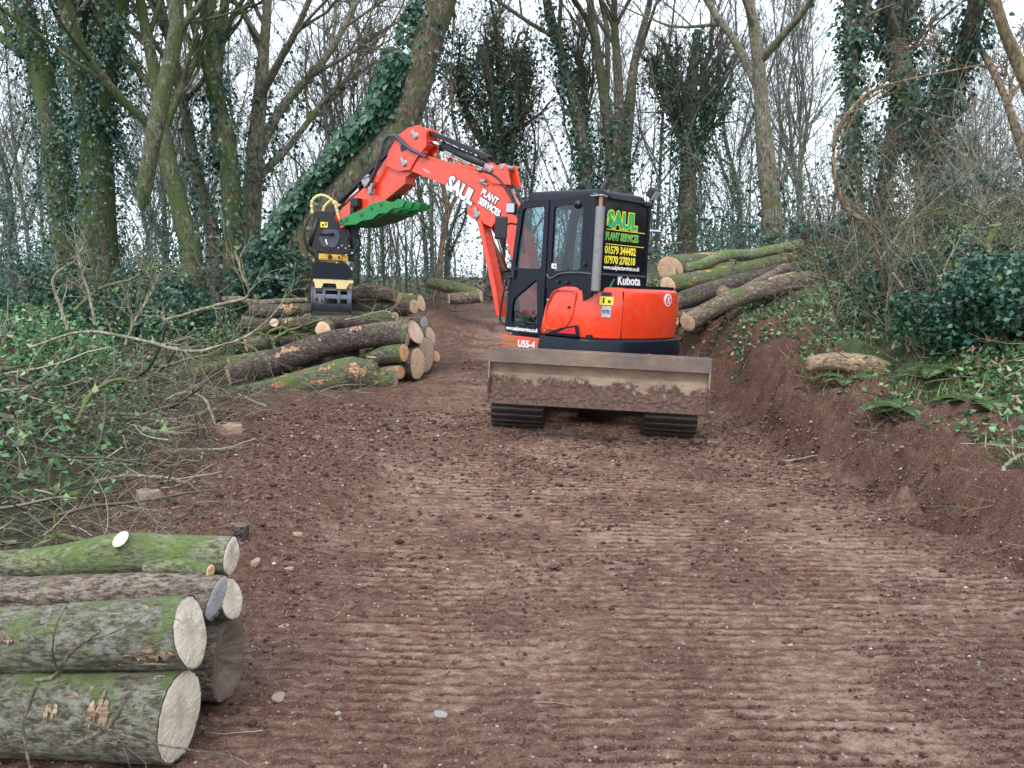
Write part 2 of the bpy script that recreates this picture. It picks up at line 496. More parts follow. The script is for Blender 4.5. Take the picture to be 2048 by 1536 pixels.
def track_detail(x, y):
    """cleat prints pressed by the crawler tracks: height and dark mask (loose soil plus painted groove shade) 0..1"""
    on = sstep((toe(y)-x+.05)/.5)*sstep((x-left_edge(y)-.2)/.7)
    h = np.zeros_like(x); crumb = np.zeros_like(x)
    wob = .10*(fbm(x*.9, y*.9, seed=3)-.5)
    lane = (x + .5*wob + .045*(y-6))/.47
    li = np.floor(lane); lf = lane-li
    ph = _hash(li.astype(np.int64), 0*li.astype(np.int64), 0*li.astype(np.int64), 11)
    slope = (_hash(li.astype(np.int64), 1+0*li.astype(np.int64), 0*li.astype(np.int64), 13)-.5)*.10
    yy = y + slope*x + .022*(vnoise(x*1.2, y*.5, seed=21)-.5) + .012*(fbm(x*16, y*22, seed=22, oct=3)-.5)
    lane_k = .45+.55*_hash(li.astype(np.int64), 2+0*li.astype(np.int64), 0*li.astype(np.int64), 17)
    u = (yy/.074 + ph) % 1.0
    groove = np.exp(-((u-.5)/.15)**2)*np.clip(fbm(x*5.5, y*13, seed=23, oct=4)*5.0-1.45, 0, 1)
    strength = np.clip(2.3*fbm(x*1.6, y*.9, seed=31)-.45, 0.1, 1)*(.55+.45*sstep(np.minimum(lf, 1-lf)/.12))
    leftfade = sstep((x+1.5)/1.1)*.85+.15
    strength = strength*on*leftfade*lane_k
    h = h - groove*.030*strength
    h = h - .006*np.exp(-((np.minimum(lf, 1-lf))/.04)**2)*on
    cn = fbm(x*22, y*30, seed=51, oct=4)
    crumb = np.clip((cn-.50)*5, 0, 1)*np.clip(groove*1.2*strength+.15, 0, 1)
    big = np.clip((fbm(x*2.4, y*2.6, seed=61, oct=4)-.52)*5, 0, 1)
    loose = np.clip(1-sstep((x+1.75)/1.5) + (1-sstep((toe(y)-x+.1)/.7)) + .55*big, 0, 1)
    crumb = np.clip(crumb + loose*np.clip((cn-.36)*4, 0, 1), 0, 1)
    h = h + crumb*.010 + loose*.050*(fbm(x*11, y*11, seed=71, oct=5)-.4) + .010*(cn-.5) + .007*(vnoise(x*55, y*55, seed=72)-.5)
    return h, np.clip(3.4*groove*strength+crumb*.6+loose*.45, 0, 1)  # groove term paints the shade of the gaps into the soil colour

def axis(parts):
    out = []
    for a, b, s0, s1 in parts:
        v = a
        while v < b:
            out.append(v); t = (v-a)/(b-a); v += s0*(1-t)+s1*t
    out.append(parts[-1][1]); return np.array(out)

XS = np.concatenate([-axis([(4.2, 8, .10, .3), (8, 160, .5, 14)])[::-1][:-1], axis([(-4.2, -2.2, .06, .032), (-2.2, 3.6, .027, .027), (3.6, 5.5, .035, .10), (5.5, 160, .2, 14)])])
YS = axis([(-12, 1.6, 2, .1), (1.6, 5.5, .0075, .0105), (5.5, 9.5, .0105, .016), (9.5, 16, .022, .09), (16, 260, .25, 12)])
gx, gy = np.meshgrid(XS, YS)
zz = ground(gx, gy)
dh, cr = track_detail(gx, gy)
dh = dh*sstep((30-gy)/12)
bankd = gx-toe(gy)
rough = sstep((bankd+.2)/.3)*sstep((1.6-bankd)/.5)
zz = zz + dh + rough*(.48*(fbm(gx*2.6, gy*2.6, gx*0+zz*5, seed=81, oct=5)-.5)+.17*(fbm(gx*11, gy*11, gx*0+zz*9, seed=83, oct=4)-.5))
off = sstep(np.maximum(bankd-1.0, left_edge(gy)-gx)/1.0)
zz = zz + off*.06*(fbm(gx*4, gy*4, seed=91, oct=3)-.5)

m, n, l, b = newmat('red_brown_soil')
c = coord(n)
at_n = n.new('ShaderNodeAttribute'); at_n.attribute_name = 'loose'  # loose soil, plus shade painted into the cleat grooves
big = noise(n, l, 1.1, 6, .65, c); midn = noise(n, l, 14, 8, .78, mapping(n, l, c, (1, 1.5, 1))); fin = noise(n, l, 75, 6, .75, c)
packed = ramp(n, l, math_(n, l, 'ADD', math_(n, l, 'MULTIPLY', midn, .6), math_(n, l, 'MULTIPLY', big, .4)), [(.40, (.070, .029, .018)), (.49, (.185, .096, .063)), (.60, (.42, .285, .215))])
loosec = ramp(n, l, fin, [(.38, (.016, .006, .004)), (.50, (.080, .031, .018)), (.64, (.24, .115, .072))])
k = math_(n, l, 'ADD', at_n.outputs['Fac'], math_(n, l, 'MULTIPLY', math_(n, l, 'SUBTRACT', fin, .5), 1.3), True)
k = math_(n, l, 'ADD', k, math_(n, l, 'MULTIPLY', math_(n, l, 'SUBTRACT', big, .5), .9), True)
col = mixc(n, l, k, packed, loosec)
gr = noise(n, l, 190, 5, .8, c)
col = mixc(n, l, ramp(n, l, gr, [(.36, .75), (.47, 0.0)]), col, (.035, .018, .013))
col = mixc(n, l, ramp(n, l, gr, [(.56, 0.0), (.66, .55)]), col, (.50, .40, .34))
peb = n.new('ShaderNodeTexVoronoi'); peb.inputs['Scale'].default_value = 38; l.new(c, peb.inputs['Vector'])
sepc = n.new('ShaderNodeSeparateColor'); l.new(peb.outputs['Color'], sepc.inputs[0])
pm = math_(n, l, 'MULTIPLY', math_(n, l, 'GREATER_THAN', sepc.outputs[0], .90), math_(n, l, 'LESS_THAN', math_(n, l, 'ADD', peb.outputs['Distance'], math_(n, l, 'MULTIPLY', fin, .3)), .38))
pcol = ramp(n, l, sepc.outputs[1], [(0, (.22, .16, .13)), (.5, (.40, .36, .33)), (1, (.55, .52, .50))])
col = mixc(n, l, math_(n, l, 'MULTIPLY', pm, .75), col, pcol)
fl = n.new('ShaderNodeTexVoronoi'); fl.inputs['Scale'].default_value = 95; l.new(c, fl.inputs['Vector'])
sf = n.new('ShaderNodeSeparateColor'); l.new(fl.outputs['Color'], sf.inputs[0])
fm = math_(n, l, 'MULTIPLY', math_(n, l, 'GREATER_THAN', sf.outputs[0], .965), math_(n, l, 'LESS_THAN', fl.outputs['Distance'], .35))
col = mixc(n, l, math_(n, l, 'MULTIPLY', fm, .35), col, (.50, .44, .36))
l.new(col, b.inputs['Base Color'])
b.inputs['Roughness'].default_value = .78
b.inputs['Specular IOR Level'].default_value = .35
bump(n, l, b, math_(n, l, 'ADD', fin, math_(n, l, 'MULTIPLY', midn, 1.4)), .9, .018)
M['soil'] = m

m, n, l, b = newmat('woodland_floor')
c = coord(n)
f1 = noise(n, l, 2.2, 7, .7, c); f2 = noise(n, l, 22, 7, .75, c)
col = ramp(n, l, f2, [(.3, (.03, .022, .014)), (.5, (.09, .07, .04)), (.7, (.17, .13, .08))])
col = mixc(n, l, ramp(n, l, f1, [(.42, 0.0), (.58, .9)]), col, ramp(n, l, f2, [(.35, (.02, .045, .015)), (.65, (.08, .14, .05))]))
l.new(col, b.inputs['Base Color']); b.inputs['Roughness'].default_value = .9
bump(n, l, b, f2, 1.0, .05)
M['floor'] = m

ny, nx = gx.shape
idx = np.arange(ny*nx).reshape(ny, nx)
Q = np.stack([idx[:-1, :-1], idx[:-1, 1:], idx[1:, 1:], idx[1:, :-1]], -1).reshape(-1, 4)
cx = (gx[:-1, :-1]+gx[1:, 1:]).ravel()/2; cy = (gy[:-1, :-1]+gy[1:, 1:]).ravel()/2
dR = cx-toe(cy)+.10*(vnoise(cx*3, cy*3, seed=8)-.5); dL = left_edge(cy)-cx+.3*(vnoise(cx*2, cy*2, seed=7)-.5)
near = cy < 45
is_track = (dR < .02) & (dL < .3) & near
is_bank = (~is_track) & (dR >= .02) & (dR < .95) & (cy < 22)
for name, msk, mat in (('dirt_track', is_track, M['soil']), ('earth_bank', is_bank, M['soil']), ('woodland_floor', ~(is_track | is_bank), M['floor'])):
    q = Q[msk]; used, inv = np.unique(q, return_inverse=True)
    G = Geo(); G.add(np.stack([gx.ravel()[used], gy.ravel()[used], zz.ravel()[used]], 1), inv.reshape(-1, 4))
    o = G.obj(name, mat)
    a = o.data.attributes.new('loose', 'FLOAT', 'POINT')  # on the track it also carries the painted groove shade
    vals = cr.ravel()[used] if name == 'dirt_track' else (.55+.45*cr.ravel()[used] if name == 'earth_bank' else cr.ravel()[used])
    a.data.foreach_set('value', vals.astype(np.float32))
    o['kind'] = 'structure'
del gx, gy, Q
# ------------------------------------------------------------ trees
RNG = np.random.default_rng(7)

def norm(v): return v/(np.linalg.norm(v, axis=-1, keepdims=True)+1e-9)

def sample(P, R, i_branch, t):
    n = P.shape[1]
    f = t*(n-1); i = np.minimum(f.astype(int), n-2); fr = (f-i)[:, None]
    p = P[i_branch, i]*(1-fr)+P[i_branch, i+1]*fr
    d = norm(P[i_branch, i+1]-P[i_branch, i])
    r = R[i_branch, i]*(1-fr[:, 0])+R[i_branch, i+1]*fr[:, 0]
    return p, d, r

def shoots(P, R, nc, tmin, lf, ang, n, rng, trop=.06, rf=.6, rmin=.006, wob=.16, lmin=.3, tmax=.98, tdec=.5):
    m = P.shape[0]
    ib = np.repeat(np.arange(m), nc); t = rng.uniform(tmin, tmax, m*nc)
    p, d, r = sample(P, R, ib, t)
    Lp = np.linalg.norm(np.diff(P, axis=1), axis=2).sum(1)[ib]
    L = np.maximum(Lp*rng.uniform(lf[0], lf[1], m*nc)*(1.15-t*tdec), lmin)
    perp = norm(np.cross(d, rng.normal(size=(m*nc, 3))))
    a = rng.uniform(ang[0], ang[1], m*nc)[:, None]*math.pi/180
    dd = norm(np.cos(a)*d + np.sin(a)*perp)
    pts = [p]
    for j in range(1, n):
        dd = norm(dd + rng.normal(size=dd.shape)*wob + np.array([0, 0, trop]))
        pts.append(pts[-1] + dd*(L/(n-1))[:, None])
    CP = np.stack(pts, 1)
    r0 = np.maximum(r*rf, rmin)
    CR = r0[:, None]*np.linspace(1, .3, n)[None]
    return CP, np.maximum(CR, rmin*.6)

def smooth_path(pts, n):
    pts = np.asarray(pts, float); k = len(pts)
    out = []
    for s in np.linspace(0, k-1, n):
        i = min(int(s), k-2); t = s-i
        a = pts[max(i-1, 0)]; b_ = pts[i]; c_ = pts[i+1]; d_ = pts[min(i+2, k-1)]
        out.append(0.5*((2*b_)+(c_-a)*t+(2*a-5*b_+4*c_-d_)*t*t+(3*b_-a-3*c_+d_)*t**3))
    return np.array(out)

def ivy_on(G, P, R, dens, size, rng, zlo=-9, zhi=99, spread=.16, droop=.6, clump=True, zref=0.0):
    """leaves wrapped round the stems P (m,n,3), dens leaves per metre of stem and 0.3 m of radius"""
    m, n, _ = P.shape
    seg = np.linalg.norm(np.diff(P, axis=1), axis=2)
    for bi in range(m):
        L = seg[bi].sum(); cnt = int(L*dens)
        if cnt < 1: continue
        t = rng.uniform(0, 1, cnt)
        p, d, r = sample(P, R, np.full(cnt, bi), t)
        ang = rng.uniform(0, 2*math.pi, cnt)
        ref = np.where(np.abs(d[:, 2:3]) < .9, np.array([[0, 0, 1.]]), np.array([[1., 0, 0]]))
        A = norm(np.cross(d, ref)); B = np.cross(d, A)
        rad = A*np.cos(ang)[:, None]+B*np.sin(ang)[:, None]
        off = r + rng.exponential(spread, cnt)*(.35+1.1*vnoise(p[:, 0]*1.7+ang*.6, p[:, 2]*1.5, p[:, 1], seed=bi+3))
        q = p + rad*off[:, None]
        z = q[:, 2]-zref
        keep = (z > zlo) & (z < zhi*(0.75+.5*vnoise(ang*1.2, z*.4, seed=bi)))
        if clump: keep &= vnoise(p[:, 0]*1.2+np.cos(ang)*1.3, p[:, 1]*1.2+np.sin(ang)*1.3, p[:, 2]*1.6, seed=19+bi) > .30
        q = q[keep]; rad = rad[keep]; c_ = len(q)
        if c_ == 0: continue
        D = norm(rad*.5 + rng.normal(size=(c_, 3))*.45 + np.array([0, 0, -droop]))
        W = norm(np.cross(D, rad + rng.normal(size=(c_, 3))*.5))
        G.leaves(q, size*rng.uniform(.6, 1.3, c_), D, W)

def make_tree(stems, seed, lv=(9, 7, 6, 4), lens=((.35, .6), (.35, .6), (.35, .65), (.4, .8)), ivy=None, mats=('bark_wood', 'ivy'), parent=None,
              rmin=.007, tmin=.35, ang=(22, 50), trop=.10, k0=10, ivy_branches=0.0, k3=3, nobark=False, lv0=None):
    """stems: list of (points (n,3), radii (n)). children of parent: trunk, branches, ivy"""
    rng = np.random.default_rng(seed)
    Gt, Gb, Gi = Geo(), Geo(), Geo()
    z0 = stems[0][0][0][2]
    for si, (pts, rad) in enumerate(stems):
        P = smooth_path(pts, 22); R = np.interp(np.linspace(0, 1, 22), np.linspace(0, 1, len(rad)), rad)
        a = np.linspace(0, 2*math.pi, k0, endpoint=False)
        zz_ = np.linspace(0, 10, 22)[:, None]
        disp = 1 + .32*(vnoise(np.cos(a)[None]*1.6+seed, zz_*.8, np.sin(a)[None]*1.6, seed=seed)-.5)
        if P[0, 2] < z0+.5: disp = disp*(1+.45*np.exp(-((P[:, 2]-P[0, 2])/.45))[:, None])
        Gt.tubes(P, R, k0, disp=disp[None])
        P, R = P[None], R[None]
        if ivy: ivy_on(Gi, P, R, ivy['dens'], ivy['size'], rng, zlo=ivy.get('zlo', -1), zhi=ivy.get('zhi', 99), spread=ivy.get('spread', .16), zref=z0, droop=ivy.get('droop', .6))
        if lv[0] <= 0: continue
        P1, R1 = shoots(P, R, lv[0], tmin, lens[0], ang, 8, rng, trop, .55, rmin*2, .13)
        Gb.tubes(P1, R1, 6)
        if ivy and ivy_branches > 0: ivy_on(Gi, P1[::2], R1[::2], ivy['dens']*ivy_branches, ivy['size'], rng, zlo=ivy.get('zlo', -1), zhi=ivy.get('zhi', 99)*1.1, spread=ivy.get('spread', .16), zref=z0)
        if lv[1] <= 0: continue
        P2, R2 = shoots(P1, R1, lv[1], .15, lens[1], (20, 50), 6, rng, trop, .6, rmin*1.4, .16)
        Gb.tubes(P2, R2, 4)
        if lv[2] > 0:
            P3, R3 = shoots(P2, R2, lv[2], .1, lens[2], (20, 50), 5, rng, trop, .65, rmin, .18)
            Gb.tubes(P3, R3, k3)
            if lv[3] > 0:
                P4, R4 = shoots(P3, R3, lv[3], .1, lens[3], (20, 50), 4, rng, trop, .7, rmin*.75, .2, lmin=.15)
                Gb.tubes(P4, R4, 3)
    Gt.obj('trunk', M[mats[0]], parent)
    if Gb.n: Gb.obj('branches', M[mats[0]], parent)
    if Gi.n: tag(Gi.obj('ivy', M[mats[1]], parent, smooth=False), kind='stuff')

def px_stem(ctrl, Y, dY=0.0, drop=True):
    """ctrl: list of (px, py, width_px) from base to top; Y real distance; the top leans dY further"""
    out, rad = [], []
    n = len(ctrl)
    for i, (px, py, w) in enumerate(ctrl):
        y = Y + dY*i/max(1, n-1)
        p = at(px, py, y); out.append(p); rad.append(w/2/1700*y)
    if drop:
        g = gz(out[0].x, out[0].y) - .15
        if out[0].z > g:
            out[0] = Vector((out[0].x, out[0].y, g))
    # carry on above the frame
    d = (out[-1]-out[-2]).normalized()
    if ctrl[-1][1] < 60:
        out.append(out[-1]+(d+Vector((0, 0, .25))).normalized()*3.2); rad.append(rad[-1]*.55)
        out.append(out[-1]+Vector((d.x*.5, d.y*.5, 1)).normalized()*2.5); rad.append(rad[-1]*.4)
    return [list(p) for p in out], rad

WOODG = 'tall trees at the edge of the clearing'
HERO = [
 # name, label, Y, stems, options
 ('ivy_clad_tree', 'mossy ivy-clad trunk leaning left at the far left edge of the clearing', 17, [[(150, 640, 62), (125, 420, 52), (95, 200, 46), (40, 0, 42)]], dict(ivy=dict(dens=620, size=.075, zhi=10, spread=.15), mats=('bark_moss', 'ivy'), lv=(6, 5, 4, 3))),
 ('ivy_clad_tree', 'thick mossy tree with bushy ivy, right of the far left leaning trunk', 16, [[(205, 650, 80), (195, 450, 70), (190, 280, 60), (150, 120, 40), (140, 0, 36)], [(192, 290, 50), (200, 150, 44), (196, 0, 40)], [(205, 260, 30), (225, 120, 28), (245, 0, 24)]], dict(ivy=dict(dens=640, size=.075, zhi=8, spread=.20), mats=('bark_moss', 'ivy'), lv=(6, 5, 4, 3))),
 ('mossy_tree', 'bright green mossy trunk with a bent hanging limb, left of centre-left trees', 15, [[(400, 640, 40), (385, 520, 38), (355, 400, 34), (325, 270, 32), (318, 200, 26), (300, 100, 20), (280, 0, 17)]], dict(ivy=dict(dens=60, size=.09, zhi=2.2), mats=('bark_moss', 'ivy'), lv=(5, 7, 5, 3))),
 ('mossy_tree', 'mossy crooked stem hanging down in front, its broken foot ending in mid-air', 13.4, [[(284, 420, 7), (290, 370, 24), (312, 250, 32), (335, 150, 31), (352, 60, 29), (352, 0, 28)]], dict(mats=('bark_moss', 'ivy'), lv=(1, 5, 4, 3), drop=False, lens=((.2, .35), (.35, .6), (.35, .65), (.4, .8)))),
 ('slim_tree', 'slim mossy tree rising between the hanging stem and the grey forked tree', 16.5, [[(455, 650, 30), (430, 480, 28), (395, 350, 22), (365, 200, 19), (335, 60, 17), (320, 0, 15)]], dict(ivy=dict(dens=90, size=.1, zhi=6), mats=('bark_wood', 'ivy'), lv=(8, 6, 5, 3))),
 ('mossy_tree', 'double-stemmed mossy tree behind the left end of the far log pile', 16, [[(470, 650, 44), (466, 480, 40), (455, 300, 34), (432, 180, 26), (418, 60, 24), (408, 0, 22)], [(440, 330, 24), (430, 200, 22), (440, 80, 20), (450, 0, 18)]], dict(ivy=dict(dens=130, size=.1, zhi=6), mats=('bark_moss', 'ivy'), lv=(7, 7, 5, 4))),
 ('forked_tree', 'grey tree whose limbs sweep right into the bright sky, left of the excavator arm', 17.5, [[(500, 650, 42), (502, 480, 38), (508, 330, 34), (520, 200, 28), (528, 90, 20), (535, 0, 17)], [(508, 330, 22), (560, 220, 18), (640, 130, 15), (700, 30, 11)], [(516, 200, 16), (560, 120, 14), (610, 20, 11)], [(512, 360, 16), (580, 290, 13), (650, 200, 10), (720, 140, 8)]], dict(ivy=dict(dens=90, size=.1, zhi=5), mats=('bark_pale', 'ivy'), lv=(6, 7, 6, 4), ang=(18, 42))),
 ('leaning_ivy_tree', 'huge leaning tree with drooping large-leaved ivy behind the excavator arm', 15.5, [[(575, 640, 95), (600, 520, 78), (650, 430, 72), (730, 335, 70), (800, 250, 64), (835, 160, 60), (862, 60, 56), (885, 0, 52)]], dict(ivy=dict(dens=60, size=.11, zhi=12, spread=.08), mats=('bark_brown', 'ivy'), lv=(3, 5, 5, 3), tmin=.75)),
 ('ivy_clad_tree', 'bushy ivy-crowned tree straight behind the highest point of the excavator arm', 24, [[(985, 600, 36), (1000, 420, 34), (1000, 300, 30), (985, 180, 24), (960, 90, 16)], [(1003, 330, 22), (1040, 220, 18), (1050, 120, 12)], [(998, 330, 20), (930, 220, 16), (915, 130, 10)]], dict(ivy=dict(dens=420, size=.10, spread=.42), mats=('bark_wood', 'ivy'), lv=(7, 6, 5, 3), ivy_branches=.35)),
 ('ivy_clad_tree', 'ivy-wrapped tree leaning left between the arm and the excavator cab', 22, [[(1180, 600, 30), (1178, 400, 28), (1160, 260, 24), (1125, 120, 18), (1100, 20, 14)], [(1172, 420, 18), (1165, 250, 15), (1160, 130, 11)]], dict(ivy=dict(dens=260, size=.10, spread=.14), mats=('bark_wood', 'ivy'), lv=(8, 7, 6, 4), ang=(15, 38))),
 ('many_stemmed_tree', 'broad bare tree with many rising stems directly above the excavator cab', 22, [[(1238, 600, 60), (1235, 420, 52), (1225, 300, 30), (1205, 170, 20), (1180, 0, 14)], [(1240, 400, 34), (1255, 250, 24), (1270, 120, 16), (1300, 0, 12)], [(1232, 380, 28), (1238, 220, 20), (1230, 60, 14), (1228, 0, 12)]], dict(ivy=dict(dens=90, size=.12, zhi=5), mats=('bark_wood', 'ivy'), lv=(7, 7, 5, 3), ang=(15, 38))),
 ('ivy_clad_tree', 'forked tree dense with ivy just right of the excavator cab roof', 23, [[(1372, 600, 40), (1375, 420, 36), (1378, 300, 32), (1382, 190, 24), (1395, 60, 14)], [(1372, 300, 22), (1335, 200, 17), (1300, 120, 12)], [(1380, 330, 20), (1425, 230, 14), (1440, 110, 9)]], dict(ivy=dict(dens=320, size=.10, spread=.2), mats=('bark_wood', 'ivy'), lv=(6, 6, 5, 3), ivy_branches=.3)),
 ('bare_forked_tree', 'tall smooth bare tree forking high up above the right-hand log pile', 19, [[(1552, 620, 52), (1545, 430, 38), (1530, 300, 32), (1518, 130, 24), (1508, 50, 20), (1500, 0, 18)], [(1522, 195, 16), (1500, 140, 17), (1465, 75, 15), (1415, 0, 13)], [(1522, 120, 18), (1575, 60, 14), (1622, 0, 11)]], dict(ivy=dict(dens=50, size=.11, zhi=3), mats=('bark_pale', 'ivy'), lv=(5, 6, 5, 4), tmin=.5)),
 ('ivy_clad_tree', 'straight dark column of ivy on the right, left of the twisted ivy pair', 13.5, [[(1718, 680, 34), (1712, 450, 32), (1705, 280, 30), (1702, 120, 26), (1700, 0, 24)]], dict(ivy=dict(dens=380, size=.08, spread=.09), mats=('bark_wood', 'ivy'), lv=(8, 7, 5, 3), lens=((.15, .35), (.35, .6), (.35, .65), (.4, .8)), ivy_branches=.15)),
 ('ivy_clad_tree', 'ivy-covered tree bending up to the right beside the straight ivy column', 14.5, [[(1745, 680, 34), (1755, 480, 30), (1775, 340, 30), (1800, 200, 36), (1800, 80, 34), (1808, 0, 34)]], dict(ivy=dict(dens=300, size=.085, spread=.13), mats=('bark_wood', 'ivy'), lv=(7, 6, 5, 3), lens=((.15, .35), (.35, .6), (.35, .65), (.4, .8)))),
 ('ivy_clad_tree', 'forked ivy-covered tree leaning towards the top right corner', 13.5, [[(1842, 700, 40), (1850, 500, 42), (1852, 350, 40), (1850, 280, 36)], [(1850, 330, 34), (1830, 230, 38), (1800, 130, 40), (1785, 30, 36), (1780, 0, 34)], [(1852, 300, 36), (1890, 200, 36), (1930, 90, 34), (1955, 0, 32)]], dict(ivy=dict(dens=300, size=.085, spread=.15), mats=('bark_wood', 'ivy'), lv=(4, 6, 5, 3), lens=((.15, .3), (.35, .6), (.35, .65), (.4, .8)))),
 ('overhanging_tree', 'bare brown boughs reaching in from the top right corner', 11.5, [[(2120, 700, 40), (2110, 450, 34), (2075, 230, 28), (2030, 110, 24), (1990, 0, 22)], [(2090, 420, 22), (2040, 280, 18), (2000, 170, 14), (1945, 70, 10)]], dict(mats=('bark_tan', 'ivy'), lv=(5, 6, 5, 3))),
 ('thin_curved_tree', 'thin curved bare sapling arching right across the dark ivy columns', 9.2, [[(1790, 560, 9), (1745, 470, 10), (1690, 415, 10), (1668, 340, 9), (1672, 270, 8), (1710, 210, 7), (1775, 170, 6), (1960, 130, 3)]], dict(mats=('bark_tan', 'ivy'), lv=(7, 5, 0, 0), lens=((.12, .3), (.3, .6), (.3, .6), (.3, .6)), drop=True, k0=7, rmin=.003)),
 ('thin_forked_tree', 'thin reddish stem forking low, seen under the middle of the excavator arm', 18, [[(868, 600, 13), (885, 480, 12), (895, 420, 10), (880, 350, 8), (870, 250, 6)], [(893, 440, 8), (915, 380, 7), (930, 300, 5)]], dict(mats=('bark_tan', 'ivy'), lv=(5, 5, 4, 2), k0=6)),
]
for hi, (nm, lab, Y, stems, opt) in enumerate(HERO):
    opt = dict(opt); dropb = opt.pop('drop', True)
    st = []
    for si, c_ in enumerate(stems):
        # limbs of the same tree start at the same place as the trunk they leave
        st.append(px_stem(c_, Y, dY=(.0 if si == 0 else (1.2 if si % 2 else -1.2)), drop=(dropb and si == 0)))
    base = st[0][0][0]
    root = empty(nm, (0, 0, 0), lab, 'tree')
    make_tree(st, 100+hi, parent=root, **opt)
    if nm == 'leaning_ivy_tree':
        # the thick curtain of big drooping leaves on the upper left side of the leaning bole
        P = smooth_path(st[0][0], 40); rng = np.random.default_rng(4); G = Geo()
        R = np.interp(np.linspace(0, 1, 40), np.linspace(0, 1, len(st[0][1])), st[0][1])
        def curtain(cnt, t0, t1, reach, size, away):
            t = rng.uniform(t0, t1, cnt)
            p, d, r = sample(P[None], R[None], np.zeros(cnt, int), t)
            side = norm(np.cross(d, np.array([[0, 1., 0]])))          # up-left normal in the plane facing us
            side = side*np.sign(-side[:, :1]+1e-6)
            a_ = rng.uniform(-.95, .75, cnt)
            rad = side*np.cos(a_)[:, None] + np.array([[0, -1., 0]])*np.sin(-a_)[:, None]*-1
            rad = norm(side*np.cos(a_)[:, None] - np.array([[0, 1., 0]])*np.abs(np.sin(a_))[:, None]*away*.8)
            q = p + rad*(r + rng.uniform(0, reach, cnt)**1.0)[:, None]
            D = norm(np.array([[-.25, -.35, -1.]]) + rng.normal(size=(cnt, 3))*.28)
            W = norm(np.array([[1., .1, .1]]) + rng.normal(size=(cnt, 3))*.25)
            G.leaves(q, size*rng.uniform(.7, 1.25, cnt), D, W, fold=.12, wid=.42)
        curtain(2600, .34, .60, .42, .15, 1.0)
        curtain(2200, .10, .36, .40, .12, 1.0)
        curtain(420, .62, .98, .30, .12, .3)
        tag(G.obj('ivy', M['ivy_big'], root, smooth=False, ), kind='stuff')

# prototypes for the wood behind: bare, ivy-clad and slim
def proto(kind, seed):
    rng = random.Random(seed)
    H = {'bare': 13, 'ivy': 11, 'slim': 11}[kind]
    if kind == 'bare': r0 = rng.uniform(.09, .16)
    elif kind == 'ivy': r0 = rng.uniform(.09, .15)
    else: r0 = rng.uniform(.05, .09)
    stems = []
    ns = {'bare': rng.choice([2, 3, 3]), 'ivy': rng.choice([1, 2, 2]), 'slim': 1}[kind]
    lean = rng.uniform(-.8, .8)
    main = [(0, 0, -.2), (lean*.2, rng.uniform(-.2, .2), 2.2), (lean*.6+rng.uniform(-.3, .3), rng.uniform(-.4, .4), 5), (lean+rng.uniform(-.5, .5), rng.uniform(-.7, .7), 8), (lean*1.4, rng.uniform(-.9, .9), H)]
    stems.append((main, [r0, r0*.85, r0*.65, r0*.4, r0*.12]))
    for k in range(1, ns):
        z0 = rng.uniform(1.0, 4.0); s = 1 if k % 2 else -1
        w = rng.uniform(.7, 1.8)*s
        i0 = [lean*.2*z0/2.2, 0, z0]
        stems.append(([i0, (i0[0]+w*.5, rng.uniform(-.5, .5), z0+1.8), (i0[0]+w, rng.uniform(-.9, .9), z0+4.2), (i0[0]+w*1.35, rng.uniform(-1.2, 1.2), H-rng.uniform(.5, 2))], [r0*.6, r0*.5, r0*.36, r0*.1]))
    root = empty({'bare': 'bare_tree', 'ivy': 'ivy_clad_tree', 'slim': 'slim_tree'}[kind], (0, 0, -50))
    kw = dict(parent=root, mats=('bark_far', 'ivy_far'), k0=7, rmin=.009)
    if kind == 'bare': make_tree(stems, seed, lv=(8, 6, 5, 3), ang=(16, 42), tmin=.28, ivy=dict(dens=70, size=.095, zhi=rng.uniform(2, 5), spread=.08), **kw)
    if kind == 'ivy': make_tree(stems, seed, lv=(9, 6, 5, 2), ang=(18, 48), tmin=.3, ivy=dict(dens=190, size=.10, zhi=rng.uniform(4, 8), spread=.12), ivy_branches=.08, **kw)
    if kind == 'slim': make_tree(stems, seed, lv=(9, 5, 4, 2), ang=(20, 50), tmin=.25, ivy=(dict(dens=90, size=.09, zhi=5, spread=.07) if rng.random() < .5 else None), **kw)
    return root
PROTO = {'bare': [proto('bare', 200+i) for i in range(5)], 'ivy': [proto('ivy', 300+i) for i in range(4)], 'slim': [proto('slim', 400+i) for i in range(3)]}
LAB = {'bare': ('bare grey-green tree standing in the wood behind the clearing', 'bare trees of the wood behind'),
       'ivy': ('ivy-covered tree standing in the wood behind the clearing', 'ivy-covered trees of the wood behind'),
       'slim': ('slim young tree standing in the wood behind the clearing', 'slim young trees of the wood behind')}
rnd = random.Random(11)
count = {'bare': 0, 'ivy': 0, 'slim': 0}
first = {}
spots = []; placed = []
tries = 0
while len(spots) < 98 and tries < 9000:
    tries += 1
    Y = 19 + 46*rnd.random()**1.25
    px = rnd.uniform(-180, 2230)
    x = (px-1024)/1700*Y
    if Y < 21.5 and 250 < px < 1700: continue
    if 905 < px < 1010 and Y < 42: continue
    if px > 1640 and Y < 30: continue
    if any((x-a)**2+(Y-b_)**2 < (1.0+.012*Y)**2 for a, b_, *_ in spots): continue
    kind = rnd.choices(['bare', 'ivy', 'slim'], [.40, .33, .27])[0]
    spots.append((x, Y, kind))
